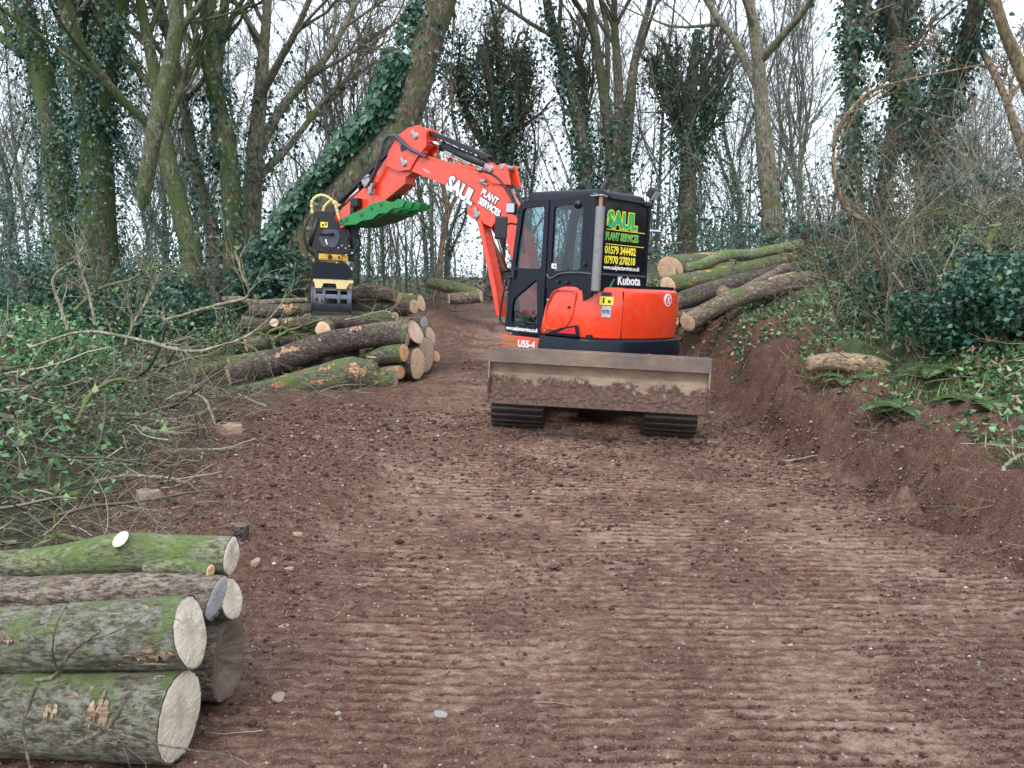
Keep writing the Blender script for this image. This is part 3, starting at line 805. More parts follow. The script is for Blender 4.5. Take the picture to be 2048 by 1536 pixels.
for x, Y, kind in spots:
    pr = PROTO[kind]; src = pr[count[kind] % len(pr)]
    o = src if count[kind] < len(pr) else copy_tree(src)
    count[kind] += 1
    o.location = (x, Y, gz(x, Y)-.1)
    o.rotation_euler = (0, 0, rnd.uniform(0, 6.28))
    s = rnd.uniform(.5, .92); o.scale = (s, s, s*rnd.uniform(.9, 1.1))
    tag(o, LAB[kind][0], 'tree', LAB[kind][1]); placed.append((Y, 1024+1700*x/Y, kind, o))

REGION = [(0, 250, 'behind the far-left ivy-clad trunks'), (250, 450, 'behind the hanging mossy stem'), (450, 640, 'behind the grey forked tree'),
          (640, 820, 'seen beneath the stick of the excavator'), (820, 1020, 'left of where the track vanishes'), (1020, 1200, 'behind the cab door'), (1200, 1340, 'directly behind the cab roof'),
          (1340, 1500, 'in the gap just right of the cab'), (1500, 1660, 'behind the tall bare forked tree'), (1660, 1850, 'behind the twisted ivy columns'), (1850, 2048, 'behind the right-edge shrubs')]
LOOK = {'bare': 'bare grey-green', 'ivy': 'ivy-covered', 'slim': 'slim young'}
for a, b_, where in REGION:
    for kind in LOOK:
        row = sorted([p for p in placed if a <= p[1] < b_ and p[2] == kind], key=lambda p: p[0])
        for rank, p in zip(('nearest', 'second nearest', 'third nearest'), row):
            p[3]['label'] = ('only %s background tree %s' if len(row) == 1 else '%s of the %s background trees %s') % ((LOOK[kind], where) if len(row) == 1 else (rank, LOOK[kind], where))
# understorey: evergreen scrub and thin stems that nobody could count
rng = np.random.default_rng(23)
G = Geo(); 
for k in range(300):
    Y = rng.uniform(19, 60); px = rng.uniform(-200, 2250); x = (px-1024)/1700*Y
    if 880 < px < 1012 and Y < 48: continue
    if 620 < px < 880 and Y < 30 : continue
    z = gz(x, Y); hgt = rng.uniform(.4, 1.5)*(1+.012*Y)*(1.25 if px > 1500 else 1); w = rng.uniform(.6, 1.8)
    cnt = int(rng.uniform(350, 700))
    q = rng.normal(size=(cnt, 3))*np.array([w, w*.8, hgt*.4]) + np.array([x, Y, z+hgt*.45])
    kk = vnoise(q[:, 0]*1.8, q[:, 1]*1.8, q[:, 2]*1.8, seed=5) > .52
    q = q[kk & (q[:, 2] > z-.1)]
    c_ = len(q)
    G.leaves(q, rng.uniform(.06, .13, c_), norm(rng.normal(size=(c_, 3))+np.array([0, 0, -.3])), rng.normal(size=(c_, 3)), wid=.45)
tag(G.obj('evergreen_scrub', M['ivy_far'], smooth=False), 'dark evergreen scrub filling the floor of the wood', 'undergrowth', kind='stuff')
G = Geo(); m_ = 900
Yv = rng.uniform(18.5, 70, m_); pv = rng.uniform(-100, 2150, m_); xv = (pv-1024)/1700*Yv
ok = ~((pv > 890) & (pv < 1015) & (Yv < 45)); Yv, xv = Yv[ok], xv[ok]; m_ = len(xv)
zv = ground(xv, Yv); hv = rng.uniform(2, 7, m_)
P = np.stack([np.stack([xv+rng.normal(0, .12, m_)*j, Yv+rng.normal(0, .12, m_)*j, zv+hv*j/5], 1) for j in range(6)], 1)
R = np.repeat(rng.uniform(.008, .03, m_)[:, None], 6, 1)*np.linspace(1, .3, 6)[None]
G.tubes(P, R, 4)
P1, R1 = shoots(P, R, 7, .2, (.2, .5), (25, 65), 5, rng, .05, .6, .007, .2)
G.tubes(P1, R1, 3)
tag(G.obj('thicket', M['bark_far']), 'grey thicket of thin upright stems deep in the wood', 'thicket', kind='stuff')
G = Geo(); m_ = 210; Yv = rng.uniform(8.6, 17, m_); pv = rng.uniform(1640, 2300, m_); xv = (pv-1024)/1700*Yv; zv = ground(xv, Yv)
d_ = norm(rng.normal(size=(m_, 3))*.55+np.array([-.15, 0, 1.])); hv = rng.uniform(1.0, 2.6, m_); pts = [np.stack([xv, Yv, zv], 1)]
for j in range(7): d_ = norm(d_+rng.normal(size=(m_, 3))*.16); pts.append(pts[-1]+d_*(hv/7)[:, None])
P = np.stack(pts, 1); R = np.repeat(rng.uniform(.004, .012, m_)[:, None], 8, 1)*np.linspace(1, .3, 8)[None]; G.tubes(P, R, 4)
P1, R1 = shoots(P, R, 6, .2, (.25, .6), (25, 65), 6, rng, .03, .6, .003, .2); G.tubes(P1, R1, 3)
P2, R2 = shoots(P1, R1, 4, .15, (.3, .6), (25, 65), 5, rng, .03, .6, .0025, .22); G.tubes(P2, R2, 3)
tag(G.obj('thicket', M['twig']), 'tangle of fine bare twigs growing through the shrubs on the right bank', 'thicket', kind='stuff')
# ------------------------------------------------------------ logs
def rebase(root, base):
    """put the Empty of a thing at its base, leaving the meshes where they are"""
    base = Vector(base); root.location = base; seen = set()
    def move(o):
        for ch in KIDS.get(o.name, []):
            if ch.data.name not in seen:
                seen.add(ch.data.name); ch.data.transform(Matrix.Translation(-base))
    move(root)

M['log_dark'] = bark_mat('dark_bark', (.12, .085, .07), (.03, .022, .02), moss=.22, mosscol=(.09, .14, .03), peel=.3, scale=1.6, lichen=.15, topmoss=.5, grain=(.35, 1, 1))
M['log_mossy'] = bark_mat('green_mossy_bark', (.17, .16, .10), (.05, .05, .03), moss=.42, mosscol=(.085, .14, .025), peel=.45, scale=1.4, topmoss=.7, grain=(.35, 1, 1))
M['log_brown'] = bark_mat('brown_bark', (.22, .16, .11), (.07, .05, .035), moss=.25, mosscol=(.10, .15, .03), peel=.4, scale=1.5, lichen=.3, grain=(.35, 1, 1))
M['log_grey'] = bark_mat('grey_green_bark', (.22, .21, .14), (.07, .06, .038), moss=.30, mosscol=(.12, .18, .04), peel=.25, peelcol=(.55, .36, .22), scale=2.2, lichen=.42, topmoss=.8, grain=(.35, 1, 1))
M['log_brownf'] = bark_mat('scaly_brown_bark', (.31, .23, .17), (.08, .055, .045), moss=.18, mosscol=(.14, .20, .05), scale=2.4, lichen=.35, grain=(.35, 1, 1))
M['log_greenf'] = bark_mat('bright_green_mossy_bark', (.26, .27, .14), (.09, .10, .05), moss=.40, mosscol=(.12, .185, .04), scale=2.0, lichen=.35, topmoss=.8, grain=(.35, 1, 1))
M['log_tan'] = bark_mat('stripped_tan_bark', (.42, .30, .19), (.20, .13, .08), moss=.22, mosscol=(.16, .18, .05), peel=.4, peelcol=(.6, .42, .25), scale=1.4, grain=(.35, 1, 1))
M['twig_grey'] = bark_mat('grey_brown_twig_bark', (.24, .21, .15), (.09, .08, .055), moss=0.12, scale=2)
M['scar_pale'] = bark_mat('weathered_bare_wood', (.56, .43, .29), (.24, .15, .09), moss=0, scale=1.6, grain=(.2, 1, 1))
M['scar'] = bark_mat('torn_bare_wood', (.62, .42, .26), (.26, .10, .045), moss=0, scale=1.3, grain=(.25, 1, 1))
M['cut_fresh'] = cut_mat('fresh_cut_wood', (.78, .55, .36), (.50, .24, .10), 45, .35)
M['cut_orange'] = cut_mat('orange_cut_wood', (.72, .40, .20), (.42, .17, .07), 45, .5)
M['cut_pink'] = cut_mat('pinkish_cut_wood', (.66, .47, .37), (.36, .20, .14), 45, .6)
M['cut_white'] = cut_mat('weathered_cut_wood', (.74, .65, .52), (.34, .24, .15), 70, .75)
M['cut_grey'] = cut_mat('grey_cut_wood', (.42, .42, .42), (.26, .24, .22), 70, .4, grey=.4)
M['cut_rotten'] = cut_mat('rotten_cut_wood', (.17, .12, .085), (.05, .035, .025), 30, .8)

def make_log(label, pts, rad, bark, cuts=('cut_fresh', 'cut_fresh'), seed=0, k=26, rough=.10, squash=1.0, stubs=(), group=None, name='log', nseg=44, tilt=(0, 0), cat='log', scars=(), wood='scar', hollow=False, yaw=(0, 0)):
    """pts from the end nearest the track to the far end. stubs: (t, angle, length, radius)"""
    P = smooth_path([tuple(p) for p in pts], nseg)
    R = np.interp(np.linspace(0, 1, nseg), np.linspace(0, 1, len(rad)), rad)
    rng = np.random.default_rng(seed+1000)
    a = np.linspace(0, 2*math.pi, k, endpoint=False)
    Ls = np.concatenate([[0], np.cumsum(np.linalg.norm(np.diff(P, axis=0), axis=1))])[:, None]
    ca, sa = np.cos(a)[None], np.sin(a)[None]
    disp = 1 + rough*2*(fbm(ca*1.3+seed*3.1, sa*1.3+7, Ls*1.6, seed=seed, oct=3)-.5) + rough*.8*(fbm(ca*5+seed, sa*5, Ls*7, seed=seed+5, oct=3)-.5)
    if k > 60: disp = disp + .035*(fbm(ca*16+seed, sa*16, Ls*11, seed=seed+9, oct=4)-.5) + .02*(np.abs(fbm(ca*9+seed, sa*9, Ls*4, seed=seed+11, oct=3)-.5) < .03)*-1.0
    for t, ang, L, r in stubs:  # swelling where a limb leaves
        i = t*(nseg-1); dd = (np.arange(nseg)[:, None]-i)*(Ls[-1, 0]/nseg)/(r*1.6); da = (np.angle(np.exp(1j*(a[None]-math.radians(ang)))))/.7
        disp = disp + .35*np.exp(-(dd**2+da**2))
    # cut ends need not be square to the axis: shear the last rings
    root = empty(name, (0, 0, 0), label, cat, group); ends = []
    G = Geo(); V = G.tubes(P, R, k, disp=disp[None])
    V = V[0]
    G.v = []; G.q = []; G.n = 0
    T = np.gradient(P, axis=0); T = norm(T)
    for end, tl in ((0, tilt[0]), (1, tilt[1])):
        if tl:
            for j in range(3):
                i = j if end == 0 else nseg-1-j
                f = (1, .6, .25)[j]
                rel = V[i]-P[i]
                V[i] = V[i] + T[i]*(rel[:, 2:3]*-tl*f)
    for end, yk in ((0, yaw[0]), (1, yaw[1])):
        for j in range(3):
            i = j if end == 0 else nseg-1-j
            f = (1, .6, .25)[j]*(yk if end == 0 else -yk)
            V[i] = V[i] + T[i]*((V[i]-P[i])[:, 1:2]*-f)
    idx = np.arange(nseg*k).reshape(nseg, k)
    a0 = idx[:-1]; a1 = np.roll(a0, -1, 1); b0 = idx[1:]; b1 = np.roll(b0, -1, 1)
    G.add(V.reshape(-1, 3), np.stack([a0, a1, b1, b0], -1).reshape(-1, 4))
    for end_ in (0, 1):      # rim of bark round each sawn end
        if cuts[end_] is None: continue
        rv_ = V[0] if end_ == 0 else V[-1]; c_0 = rv_.mean(0); i = np.arange(k); j = (i+1) % k
        inn = c_0+(rv_-c_0)*(.955 if R[0] > .05 else .93)
        q_ = np.stack([i, j, j+k, i+k], 1)
        G.add(np.vstack([rv_, inn]), q_ if end_ == 0 else q_[:, ::-1])
    G.obj('bark', M[bark], root)
    for si_, (t0_, t1_, a0_, a1_) in enumerate(scars):
        # torn places where the bark is gone: ragged sheet of bare wood a few mm proud
        nu, nv = 60, 14
        Gs_ = Geo(); uu = np.linspace(0, 1, nu)[:, None]*np.ones((1, nv)); vv = np.ones((nu, 1))*np.linspace(-1, 1, nv)[None]
        halfw = np.sin(np.pi*np.clip(uu, .0, 1))**.45*np.clip(2.6*fbm(uu*11+si_*5, np.sign(vv)*3+9, seed=seed+si_, oct=4)-.75, .06, 1.25)
        tt = t0_+(t1_-t0_)*(uu+.05*(vnoise(vv*5, uu*3, seed=seed)-.5)); aa = np.radians((a0_+a1_)/2)+np.radians((a1_-a0_)/2)*vv*halfw
        ft = np.clip(tt, 0, 1)*(nseg-1); i0 = np.minimum(ft.astype(int), nseg-2); fr_ = ft-i0
        fa = (aa/(2*np.pi)*k) % k; j0 = fa.astype(int) % k; fj = fa-np.floor(fa); j1 = (j0+1) % k
        S = (V[i0, j0]*(1-fr_)[..., None]+V[i0+1, j0]*fr_[..., None])*(1-fj)[..., None]+(V[i0, j1]*(1-fr_)[..., None]+V[i0+1, j1]*fr_[..., None])*fj[..., None]
        Cn = P[i0]*(1-fr_)[..., None]+P[i0+1]*fr_[..., None]
        O_ = norm(S-Cn); S = S+O_*(.0025+.004*vnoise(uu*3, vv*9, seed=seed+2))[..., None]
        ix = np.arange(nu*nv).reshape(nu, nv)
        Gs_.add(S.reshape(-1, 3), np.stack([ix[:-1, :-1], ix[:-1, 1:], ix[1:, 1:], ix[1:, :-1]], -1).reshape(-1, 4))
        Gs_.obj('bare_wood_scar', M[wood], root)
    for end in (0, 1):
        cm = cuts[end]
        if cm is None: continue
        ringv = V[0] if end == 0 else V[-1]
        c0 = ringv.mean(0); ax = norm(-T[0] if end == 0 else T[-1])
        ringv = ringv + ax*.0015
        ringv = c0 + (ringv-c0)*(.955 if R[0] > .05 else .93)
        inner = c0 + (ringv-c0)*.93 + ax*.004
        mid = c0 + (ringv-c0)*.5 + ax*(.005+rng.normal(size=(k, 1))*(.002 if not hollow else .008) - (.05 if hollow else 0))
        if hollow: inner = c0 + (ringv-c0)*(.72+.2*rng.uniform(size=(k, 1))) + ax*.002
        A = norm(np.cross(ax, [0, 0, 1.0])); B = np.cross(ax, A)
        Mx = np.stack([A, B, ax], 1)
        loc = lambda q: (q-c0) @ Mx
        vs = np.vstack([loc(ringv), loc(inner), loc(mid), [[0, 0, .005 if not hollow else -.07]]])
        i = np.arange(k); j = (i+1) % k
        q = np.concatenate([np.stack([i, j, j+k, i+k], 1), np.stack([i+k, j+k, j+2*k, i+2*k], 1)]); t_ = np.stack([i+2*k, j+2*k, np.full(k, 3*k)], 1)
        Gc = Geo(); Gc.add(vs, q, t_)
        me = Gc.mesh('cut_end')
        o = link('cut_end', me, M[cm], root)
        mt = Matrix([[Mx[0, 0], Mx[0, 1], Mx[0, 2], c0[0]], [Mx[1, 0], Mx[1, 1], Mx[1, 2], c0[1]], [Mx[2, 0], Mx[2, 1], Mx[2, 2], c0[2]], [0, 0, 0, 1]])
        o.matrix_basis = mt
        ends.append(o)
    for t, ang, L, r in stubs:
        p, d, rr = sample(P[None], R[None], np.array([0]), np.array([float(t)]))
        ref = np.array([0, 0, 1.0]) if abs(d[0][2]) < .8 else np.array([1.0, 0, 0])
        Nn = norm(np.cross(d[0], ref)); Bb = np.cross(Nn, d[0])
        out = norm(Nn*math.cos(math.radians(ang))+Bb*math.sin(math.radians(ang))+d[0]*.25)
        s0 = p[0]+out*rr[0]*.5; s1 = p[0]+out*(rr[0]*1.33+L)
        Gs = Geo(); Pp = np.stack([s0+(s1-s0)*u for u in (0, .5, .8, 1)])
        kk = 14
        Vs = Gs.tubes(Pp, np.array([r*1.35, r*1.1, r, r]), kk)
        o = Gs.obj('branch_stub', M[bark], root)
        Gd = Geo(); rv = Vs[0, -1]; cc = rv.mean(0)+out*.002
        i = np.arange(kk); Gd.add(np.vstack([rv+out*.001, cc[None]]), t=np.stack([i, (i+1) % kk, np.full(kk, kk)], 1))
        Gd.obj('stub_cut', M[cuts[0] or 'cut_fresh'], root)
    base = P.mean(0); base[2] -= R.mean()
    bv = Vector(base)
    for ch in KIDS.get(root.name, []): ch.data.transform(Matrix.Translation(-bv))
    for ch in ends: ch.matrix_basis = Matrix.Translation(-bv) @ ch.matrix_basis
    root.location = bv
    return root

def plog(label, ctrl, bark, cuts=('cut_fresh', 'cut_fresh'), **kw):
    """ctrl: (px, py, radius_px, Y)"""
    pts = [at(a, b_, Y) for a, b_, r, Y in ctrl]; rad = [r/1700*Y for a, b_, r, Y in ctrl]
    kw.setdefault('yaw', (.28, .28))
    return make_log(label, pts, rad, bark, cuts, **kw)

FG = 'cut logs stacked at the bottom left corner'
FA = 'cut logs in the pile under the grapple'
RB = 'felled trunks piled on the right-hand bank'
# --- foreground stack (real positions, metres)
make_log('largest grey-green log at the bottom of the foreground stack, with the biggest white sawn end', [(-1.10, 2.66, .170), (-1.7, 2.72, .155), (-2.5, 2.70, .16), (-3.3, 2.75, .16)], [.150, .147, .152, .15], 'log_grey', ('cut_white', 'cut_white'), scars=((.115, .16, 130, 172), (.21, .235, 140, 165), (.33, .37, 120, 150), (.02, .05, 95, 110)), seed=1, k=96, nseg=240, rough=.075, group=FG, tilt=(.06, 0), wood='scar_pale')
make_log('grey-green log with torn strip of bark, lying on the biggest foreground log', [(-1.085, 2.74, .423), (-1.4, 2.75, .405), (-1.8, 2.79, .375), (-2.4, 2.86, .35), (-3.2, 2.92, .34)], [.120, .116, .112, .118, .11], 'log_grey', ('cut_white', 'cut_white'), scars=((.006, .15, 178, 203), (.05, .17, 206, 216), (.40, .43, 150, 170)), seed=2, k=96, nseg=240, rough=.09, group=FG, tilt=(-.14, 0), wood='scar_pale')
make_log('dark rotten log with hollow brown sawn end, behind the two large front logs', [(-1.08, 3.10, .175), (-1.7, 3.12, .17), (-2.6, 3.2, .18)], [.165, .16, .16], 'log_brownf', ('cut_rotten', 'cut_rotten'), seed=3, k=64, nseg=90, rough=.16, group=FG, hollow=True)
make_log('brown scaly log with grey oval sawn end, third layer of the foreground stack', [(-1.07, 2.96, .458), (-1.4, 3.0, .452), (-1.8, 3.02, .435), (-2.2, 3.05, .42), (-2.9, 3.1, .41)], [.078, .082, .074, .085, .085], 'log_brownf', ('cut_grey', 'cut_grey'), seed=4, k=72, nseg=200, rough=.15, group=FG, tilt=(.3, 0))
make_log('small log with round white sawn end tucked on top of the rotten log', [(-1.065, 3.10, .402), (-1.5, 3.16, .40), (-2.2, 3.2, .39)], [.080, .08, .08], 'log_brownf', ('cut_white', 'cut_white'), seed=5, k=40, nseg=50, rough=.08, group=FG, tilt=(-.25, 0))
make_log('bright green mossy log with a sawn knot, topmost in the foreground stack', [(-1.06, 3.10, .565), (-1.30, 3.12, .568), (-1.52, 3.14, .560), (-1.66, 3.16, .535), (-1.9, 3.2, .505), (-2.4, 3.25, .47), (-3.1, 3.3, .44)], [.074, .072, .078, .070, .055, .052, .045], 'log_greenf', ('cut_white', 'cut_white'), seed=6, k=80, nseg=200, rough=.11, group=FG, stubs=((.25, 132, .012, .034),), tilt=(.04, 0))
make_log('short thin branch end resting just under the green topmost foreground log', [(-1.10, 2.99, .548), (-1.2, 3.02, .556), (-1.36, 3.05, .54)], [.026, .03, .022], 'log_greenf', ('cut_fresh', None), seed=7, k=18, nseg=20, rough=.1, group=FG)
make_log('short upright dark stump behind the foreground stack', [at(480, 1050, 4.75), at(477, 1080, 4.75), at(474, 1110, 4.75)], [.05, .055, .065], 'log_dark', ('cut_rotten', None), seed=8, k=14, nseg=12, rough=.2, name='stump', cat='stump')

# --- pile under the grapple
plog('mossy log with orange-red scars, lowest and nearest in the pile under the grapple', [(792, 763, 21, 11.35), (755, 762, 24, 11.3), (705, 750, 38, 11.2), (640, 765, 34, 11.05), (560, 782, 30, 10.9), (450, 803, 25, 10.75)], 'log_mossy', ('cut_pink', 'cut_pink'), scars=((.33, .47, 120, 190), (.20, .26, 170, 195), (.50, .60, 110, 140), (.48, .55, 195, 235)), seed=11, rough=.12, group=FA, stubs=((.27, 92, .04, .07),), nseg=70, k=30)
plog('long dark purplish log bowed upwards above the nearest mossy log', [(815, 680, 16, 11.75), (755, 672, 22, 11.7), (675, 683, 25, 11.6), (585, 712, 25, 11.5), (520, 733, 24, 11.4), (456, 750, 22, 11.3)], 'log_dark', ('cut_pink', 'cut_fresh'), scars=((.28, .34, 100, 150), (.55, .70, 120, 175), (.46, .47, 140, 155)), seed=12, rough=.09, group=FA, nseg=70, k=30)
plog('short green log with an orange end wedged under the bowed dark log', [(808, 706, 18, 11.6), (770, 710, 18, 11.65), (735, 720, 15, 11.7)], 'log_mossy', ('cut_orange', 'cut_orange'), seed=13, group=FA)
plog('log with a bright pale sawn end facing the camera in the middle of the pile', [(646, 659, 16, 11.75), (662, 654, 15, 12.2), (690, 650, 14, 12.9)], 'log_brown', ('cut_fresh', 'cut_orange'), seed=14, group=FA)
plog('curved dark log with a sawn knot, left of the grapple jaw', [(792, 648, 12, 12.35), (700, 645, 14, 12.2), (620, 645, 14, 12.1), (570, 650, 14, 12.1), (530, 652, 14, 12.0), (484, 645, 16, 12.0)], 'log_dark', ('cut_pink', 'cut_fresh'), scars=((.50, .60, 100, 170),), seed=15, group=FA, stubs=((.7, 160, .03, .06),))
plog('straight dark log running behind the grapple jaw to the right', [(818, 616, 17, 13.1), (740, 616, 16, 13.0), (640, 620, 15, 12.95), (560, 622, 14, 12.9), (500, 622, 13, 12.9)], 'log_dark', ('cut_orange', 'cut_fresh'), scars=((.62, .74, 90, 200),), seed=16, group=FA)
plog('rough-barked log humped over the top of the pile, right of the grapple', [(798, 595, 12, 12.95), (770, 587, 15, 12.95), (735, 582, 16, 12.9), (695, 592, 13, 12.9), (640, 600, 11, 12.9)], 'log_brown', ('cut_fresh', 'cut_fresh'), seed=17, rough=.2, group=FA)
plog('thin curved grey branch lying along the back of the pile, left of the grapple', [(612, 600, 5, 13.2), (560, 603, 6, 13.2), (510, 606, 7, 13.2), (480, 598, 6, 13.2), (445, 598, 5, 13.2)], 'log_brown', ('cut_fresh', 'cut_fresh'), seed=18, k=12, group=FA)
plog('short mossy green log at the left end of the pile under the curved dark log', [(560, 678, 14, 12.1), (525, 684, 15, 12.0), (492, 690, 15, 11.95)], 'log_mossy', ('cut_fresh', 'cut_orange'), seed=19, group=FA)
plog('green-topped log directly behind the left half of the bowed dark log', [(640, 700, 16, 11.9), (560, 712, 17, 11.8), (500, 722, 17, 11.75), (458, 728, 15, 11.7)], 'log_mossy', ('cut_fresh', 'cut_fresh'), seed=20, group=FA)
plog('log ending in a big pinkish slab face at the right end of the pile', [(828, 661, 27, 12.0), (790, 664, 22, 12.06), (740, 668, 20, 12.12)], 'log_brown', ('cut_pink', 'cut_pink'), scars=((.1, .3, 90, 130),), seed=21, group=FA, tilt=(-.45, 0))
plog('log with tall cracked sawn end, rightmost large face of the pile', [(850, 709, 38, 12.3), (800, 706, 30, 12.35), (720, 705, 27, 12.4)], 'log_brown', ('cut_pink', 'cut_pink'), seed=22, group=FA)
plog('log with tall pale sawn end standing just left of the cracked rightmost face', [(834, 726, 32, 11.85), (790, 726, 28, 11.9), (730, 724, 26, 11.95)], 'log_dark', ('cut_fresh', 'cut_fresh'), seed=23, group=FA)
plog('log with small round cut among the sawn ends at the pile top, right side', [(828, 613, 15, 13.05), (780, 613, 13, 13.15), (700, 612, 13, 13.2)], 'log_brown', ('cut_fresh', 'cut_fresh'), seed=24, group=FA)
plog('log whose thin slanted cut sticks up at the top right corner of the pile', [(842, 606, 17, 13.4), (790, 602, 12, 13.45), (700, 600, 11, 13.5)], 'log_mossy', ('cut_fresh', 'cut_fresh'), seed=25, group=FA, tilt=(-.3, 0))
plog('log with greyish cut above the tall faces at the right of the pile', [(848, 645, 12, 12.8), (800, 645, 12, 12.9), (720, 640, 12, 13.0)], 'log_brown', ('cut_grey', 'cut_pink'), seed=26, group=FA)
plog('mossy log with narrow slanted cut, outermost above the tall cracked face', [(860, 672, 20, 12.7), (815, 672, 16, 12.75), (740, 668, 15, 12.8)], 'log_mossy', ('cut_pink', 'cut_pink'), seed=27, group=FA, tilt=(-.25, 0))
plog('small log poking out to the right at the foot of the pile', [(872, 713, 12, 12.7), (840, 722, 10, 12.8), (800, 728, 10, 12.9)], 'log_brown', ('cut_orange', 'cut_pink'), seed=28, group=FA)
plog('short yellowish split log under the short green log', [(800, 744, 14, 11.6), (770, 745, 14, 11.7), (735, 748, 12, 11.8)], 'log_tan', ('cut_orange', 'cut_orange'), seed=29, group=FA)
plog('log with pale oval cut lying at the very top right, behind the humped log', [(822, 597, 10, 13.5), (790, 597, 10, 13.6), (740, 598, 10, 13.7)], 'log_brown', ('cut_fresh', 'cut_fresh'), seed=30, group=FA)
plog('mossy green log filling the shadowed middle of the pile behind the bowed log', [(790, 636, 12, 12.6), (740, 636, 13, 12.7), (680, 634, 13, 12.7), (610, 640, 12, 12.7)], 'log_mossy', ('cut_pink', 'cut_pink'), seed=31, group=FA)
plog('dark log showing only its flank below the bowed dark log', [(770, 730, 17, 12.0), (690, 740, 18, 11.9), (600, 750, 18, 11.8)], 'log_dark', ('cut_pink', 'cut_pink'), seed=32, group=FA)
plog('dark fallen trunk lying in the brash left of the log pile', [(455, 728, 11, 11.5), (380, 748, 12, 11.2), (300, 765, 12, 11.0), (265, 770, 10, 10.9)], 'log_mossy', ('cut_fresh', 'cut_fresh'), seed=33)
plog('log with a reddish end just above the bowed dark log, right half of the pile', [(806, 653, 15, 12.0), (760, 662, 15, 12.1), (700, 664, 14, 12.2), (660, 668, 13, 12.3)], 'log_brown', ('cut_orange', 'cut_orange'), seed=34, group=FA)
for i_, (yy_, zz_, rr_, lab_) in enumerate(((13.0, .34, .15, 'log at the very bottom of the back row, under the straight dark log'), (13.05, .66, .15, 'middle log of the back row, under the straight dark log'), (13.1, .94, .12, 'upper hidden log of the back row beneath the humped log'), (12.45, .36, .15, 'bottom log of the middle row, under the curved dark log'), (12.4, .66, .13, 'log under the curved dark log in the middle row'), (12.0, .34, .14, 'log at the bottom behind the bowed dark log'))):
    make_log(lab_, [(-1.65, yy_, zz_), (-2.4, yy_+.03, zz_+.01), (-3.4, yy_+.02, zz_)], [rr_, rr_, rr_*.9], 'log_dark', ('cut_pink', 'cut_pink'), seed=80+i_, k=16, nseg=20, group=FA)
# --- two logs far along the track
plog('mossy hollow-ended trunk lying far down the track, upper of the distant pair', [(856, 565, 10, 17.2), (905, 575, 13, 17.0), (955, 588, 10, 16.8)], 'log_mossy', ('cut_pink', 'cut_fresh'), seed=35)
plog('pale log under the distant mossy trunk, beside the bend of the track', [(898, 598, 11, 16.6), (930, 596, 12, 16.6), (962, 592, 12, 16.6)], 'log_brown', ('cut_pink', 'cut_fresh'), seed=36)
# --- pile on the right bank
plog('brown trunk with a torn pale end and a sawn knot, lowest in the right-hand pile', [(1375, 645, 18, 11.2), (1420, 620, 18, 11.4), (1470, 597, 19, 11.7), (1540, 578, 19, 12.2), (1600, 565, 20, 12.7), (1648, 556, 15, 13.1)], 'log_brown', ('cut_fresh', 'cut_fresh'), scars=((.02, .10, 150, 230), (.5, .56, 120, 160), (.85, .98, 90, 150)), seed=41, group=RB, stubs=((.37, 150, .06, .09),), rough=.14, nseg=60)
plog('dark-barked trunk second from the bottom of the right-hand pile', [(1340, 612, 19, 12.1), (1400, 590, 20, 12.3), (1460, 572, 20, 12.6), (1530, 553, 17, 13.0), (1610, 533, 13, 13.6)], 'log_dark', ('cut_fresh', 'cut_fresh'), seed=42, group=RB)
plog('mossy green trunk in the upper middle of the right-hand pile', [(1335, 572, 19, 12.6), (1400, 561, 20, 12.9), (1460, 549, 19, 13.2), (1520, 535, 18, 13.6), (1588, 516, 15, 14.2)], 'log_mossy', ('cut_fresh', 'cut_fresh'), seed=43, group=RB, stubs=((.5, 80, .03, .06),))
plog('thin crooked mossy stem lying across the top of the right-hand pile', [(1345, 543, 10, 13.0), (1400, 530, 10, 13.2), (1450, 512, 12, 13.4), (1500, 510, 11, 13.7), (1560, 497, 10, 14.0), (1604, 488, 10, 14.2)], 'log_greenf', ('cut_fresh', 'cut_fresh'), seed=44, group=RB, rough=.15)
plog('thick stub with a broad splintered face at the left end of the right-hand pile', [(1340, 538, 26, 13.0), (1375, 530, 22, 13.6), (1420, 527, 17, 14.2)], 'log_mossy', ('cut_fresh', 'cut_fresh'), seed=45, group=RB, tilt=(.35, 0))
plog('narrow brown pole slanting over the right half of the right-hand pile', [(1475, 585, 8, 12.3), (1530, 558, 10, 12.7), (1572, 537, 11, 13.1)], 'log_brown', ('cut_fresh', 'cut_fresh'), seed=46, group=RB, k=14)
plog('short split pale billet on the right-hand pile, beside the narrow brown pole', [(1541, 561, 7, 12.5), (1562, 556, 8, 12.6), (1586, 550, 7, 12.8)], 'log_tan', ('cut_fresh', 'cut_fresh'), seed=47, k=10, rough=.2, group=RB)
plog('squared tan log end lying beyond the right-hand pile', [(1388, 516, 9, 15.5), (1412, 514, 9, 15.5), (1440, 513, 9, 15.5)], 'log_tan', ('cut_pink', 'cut_pink'), seed=48, k=12)
plog('mossy trunk hidden low behind the cab side of the right-hand pile', [(1345, 640, 17, 11.9), (1400, 628, 16, 12.1), (1480, 600, 15, 12.6)], 'log_dark', ('cut_fresh', 'cut_fresh'), seed=49, group=RB)
plog('mossy trunk along the back of the right-hand pile, beneath the crooked stem', [(1400, 545, 14, 14.0), (1480, 532, 15, 14.3), (1580, 512, 14, 14.8)], 'log_mossy', ('cut_fresh', 'cut_fresh'), seed=50, group=RB)
plog('decaying tan log half sunk in ivy on top of the right earth bank', [(1620, 728, 15, 8.35), (1665, 724, 18, 8.3), (1715, 728, 20, 8.25), (1748, 732, 18, 8.2), (1782, 744, 14, 8.15)], 'log_tan', ('cut_pink', 'cut_pink'), seed=51, rough=.18)

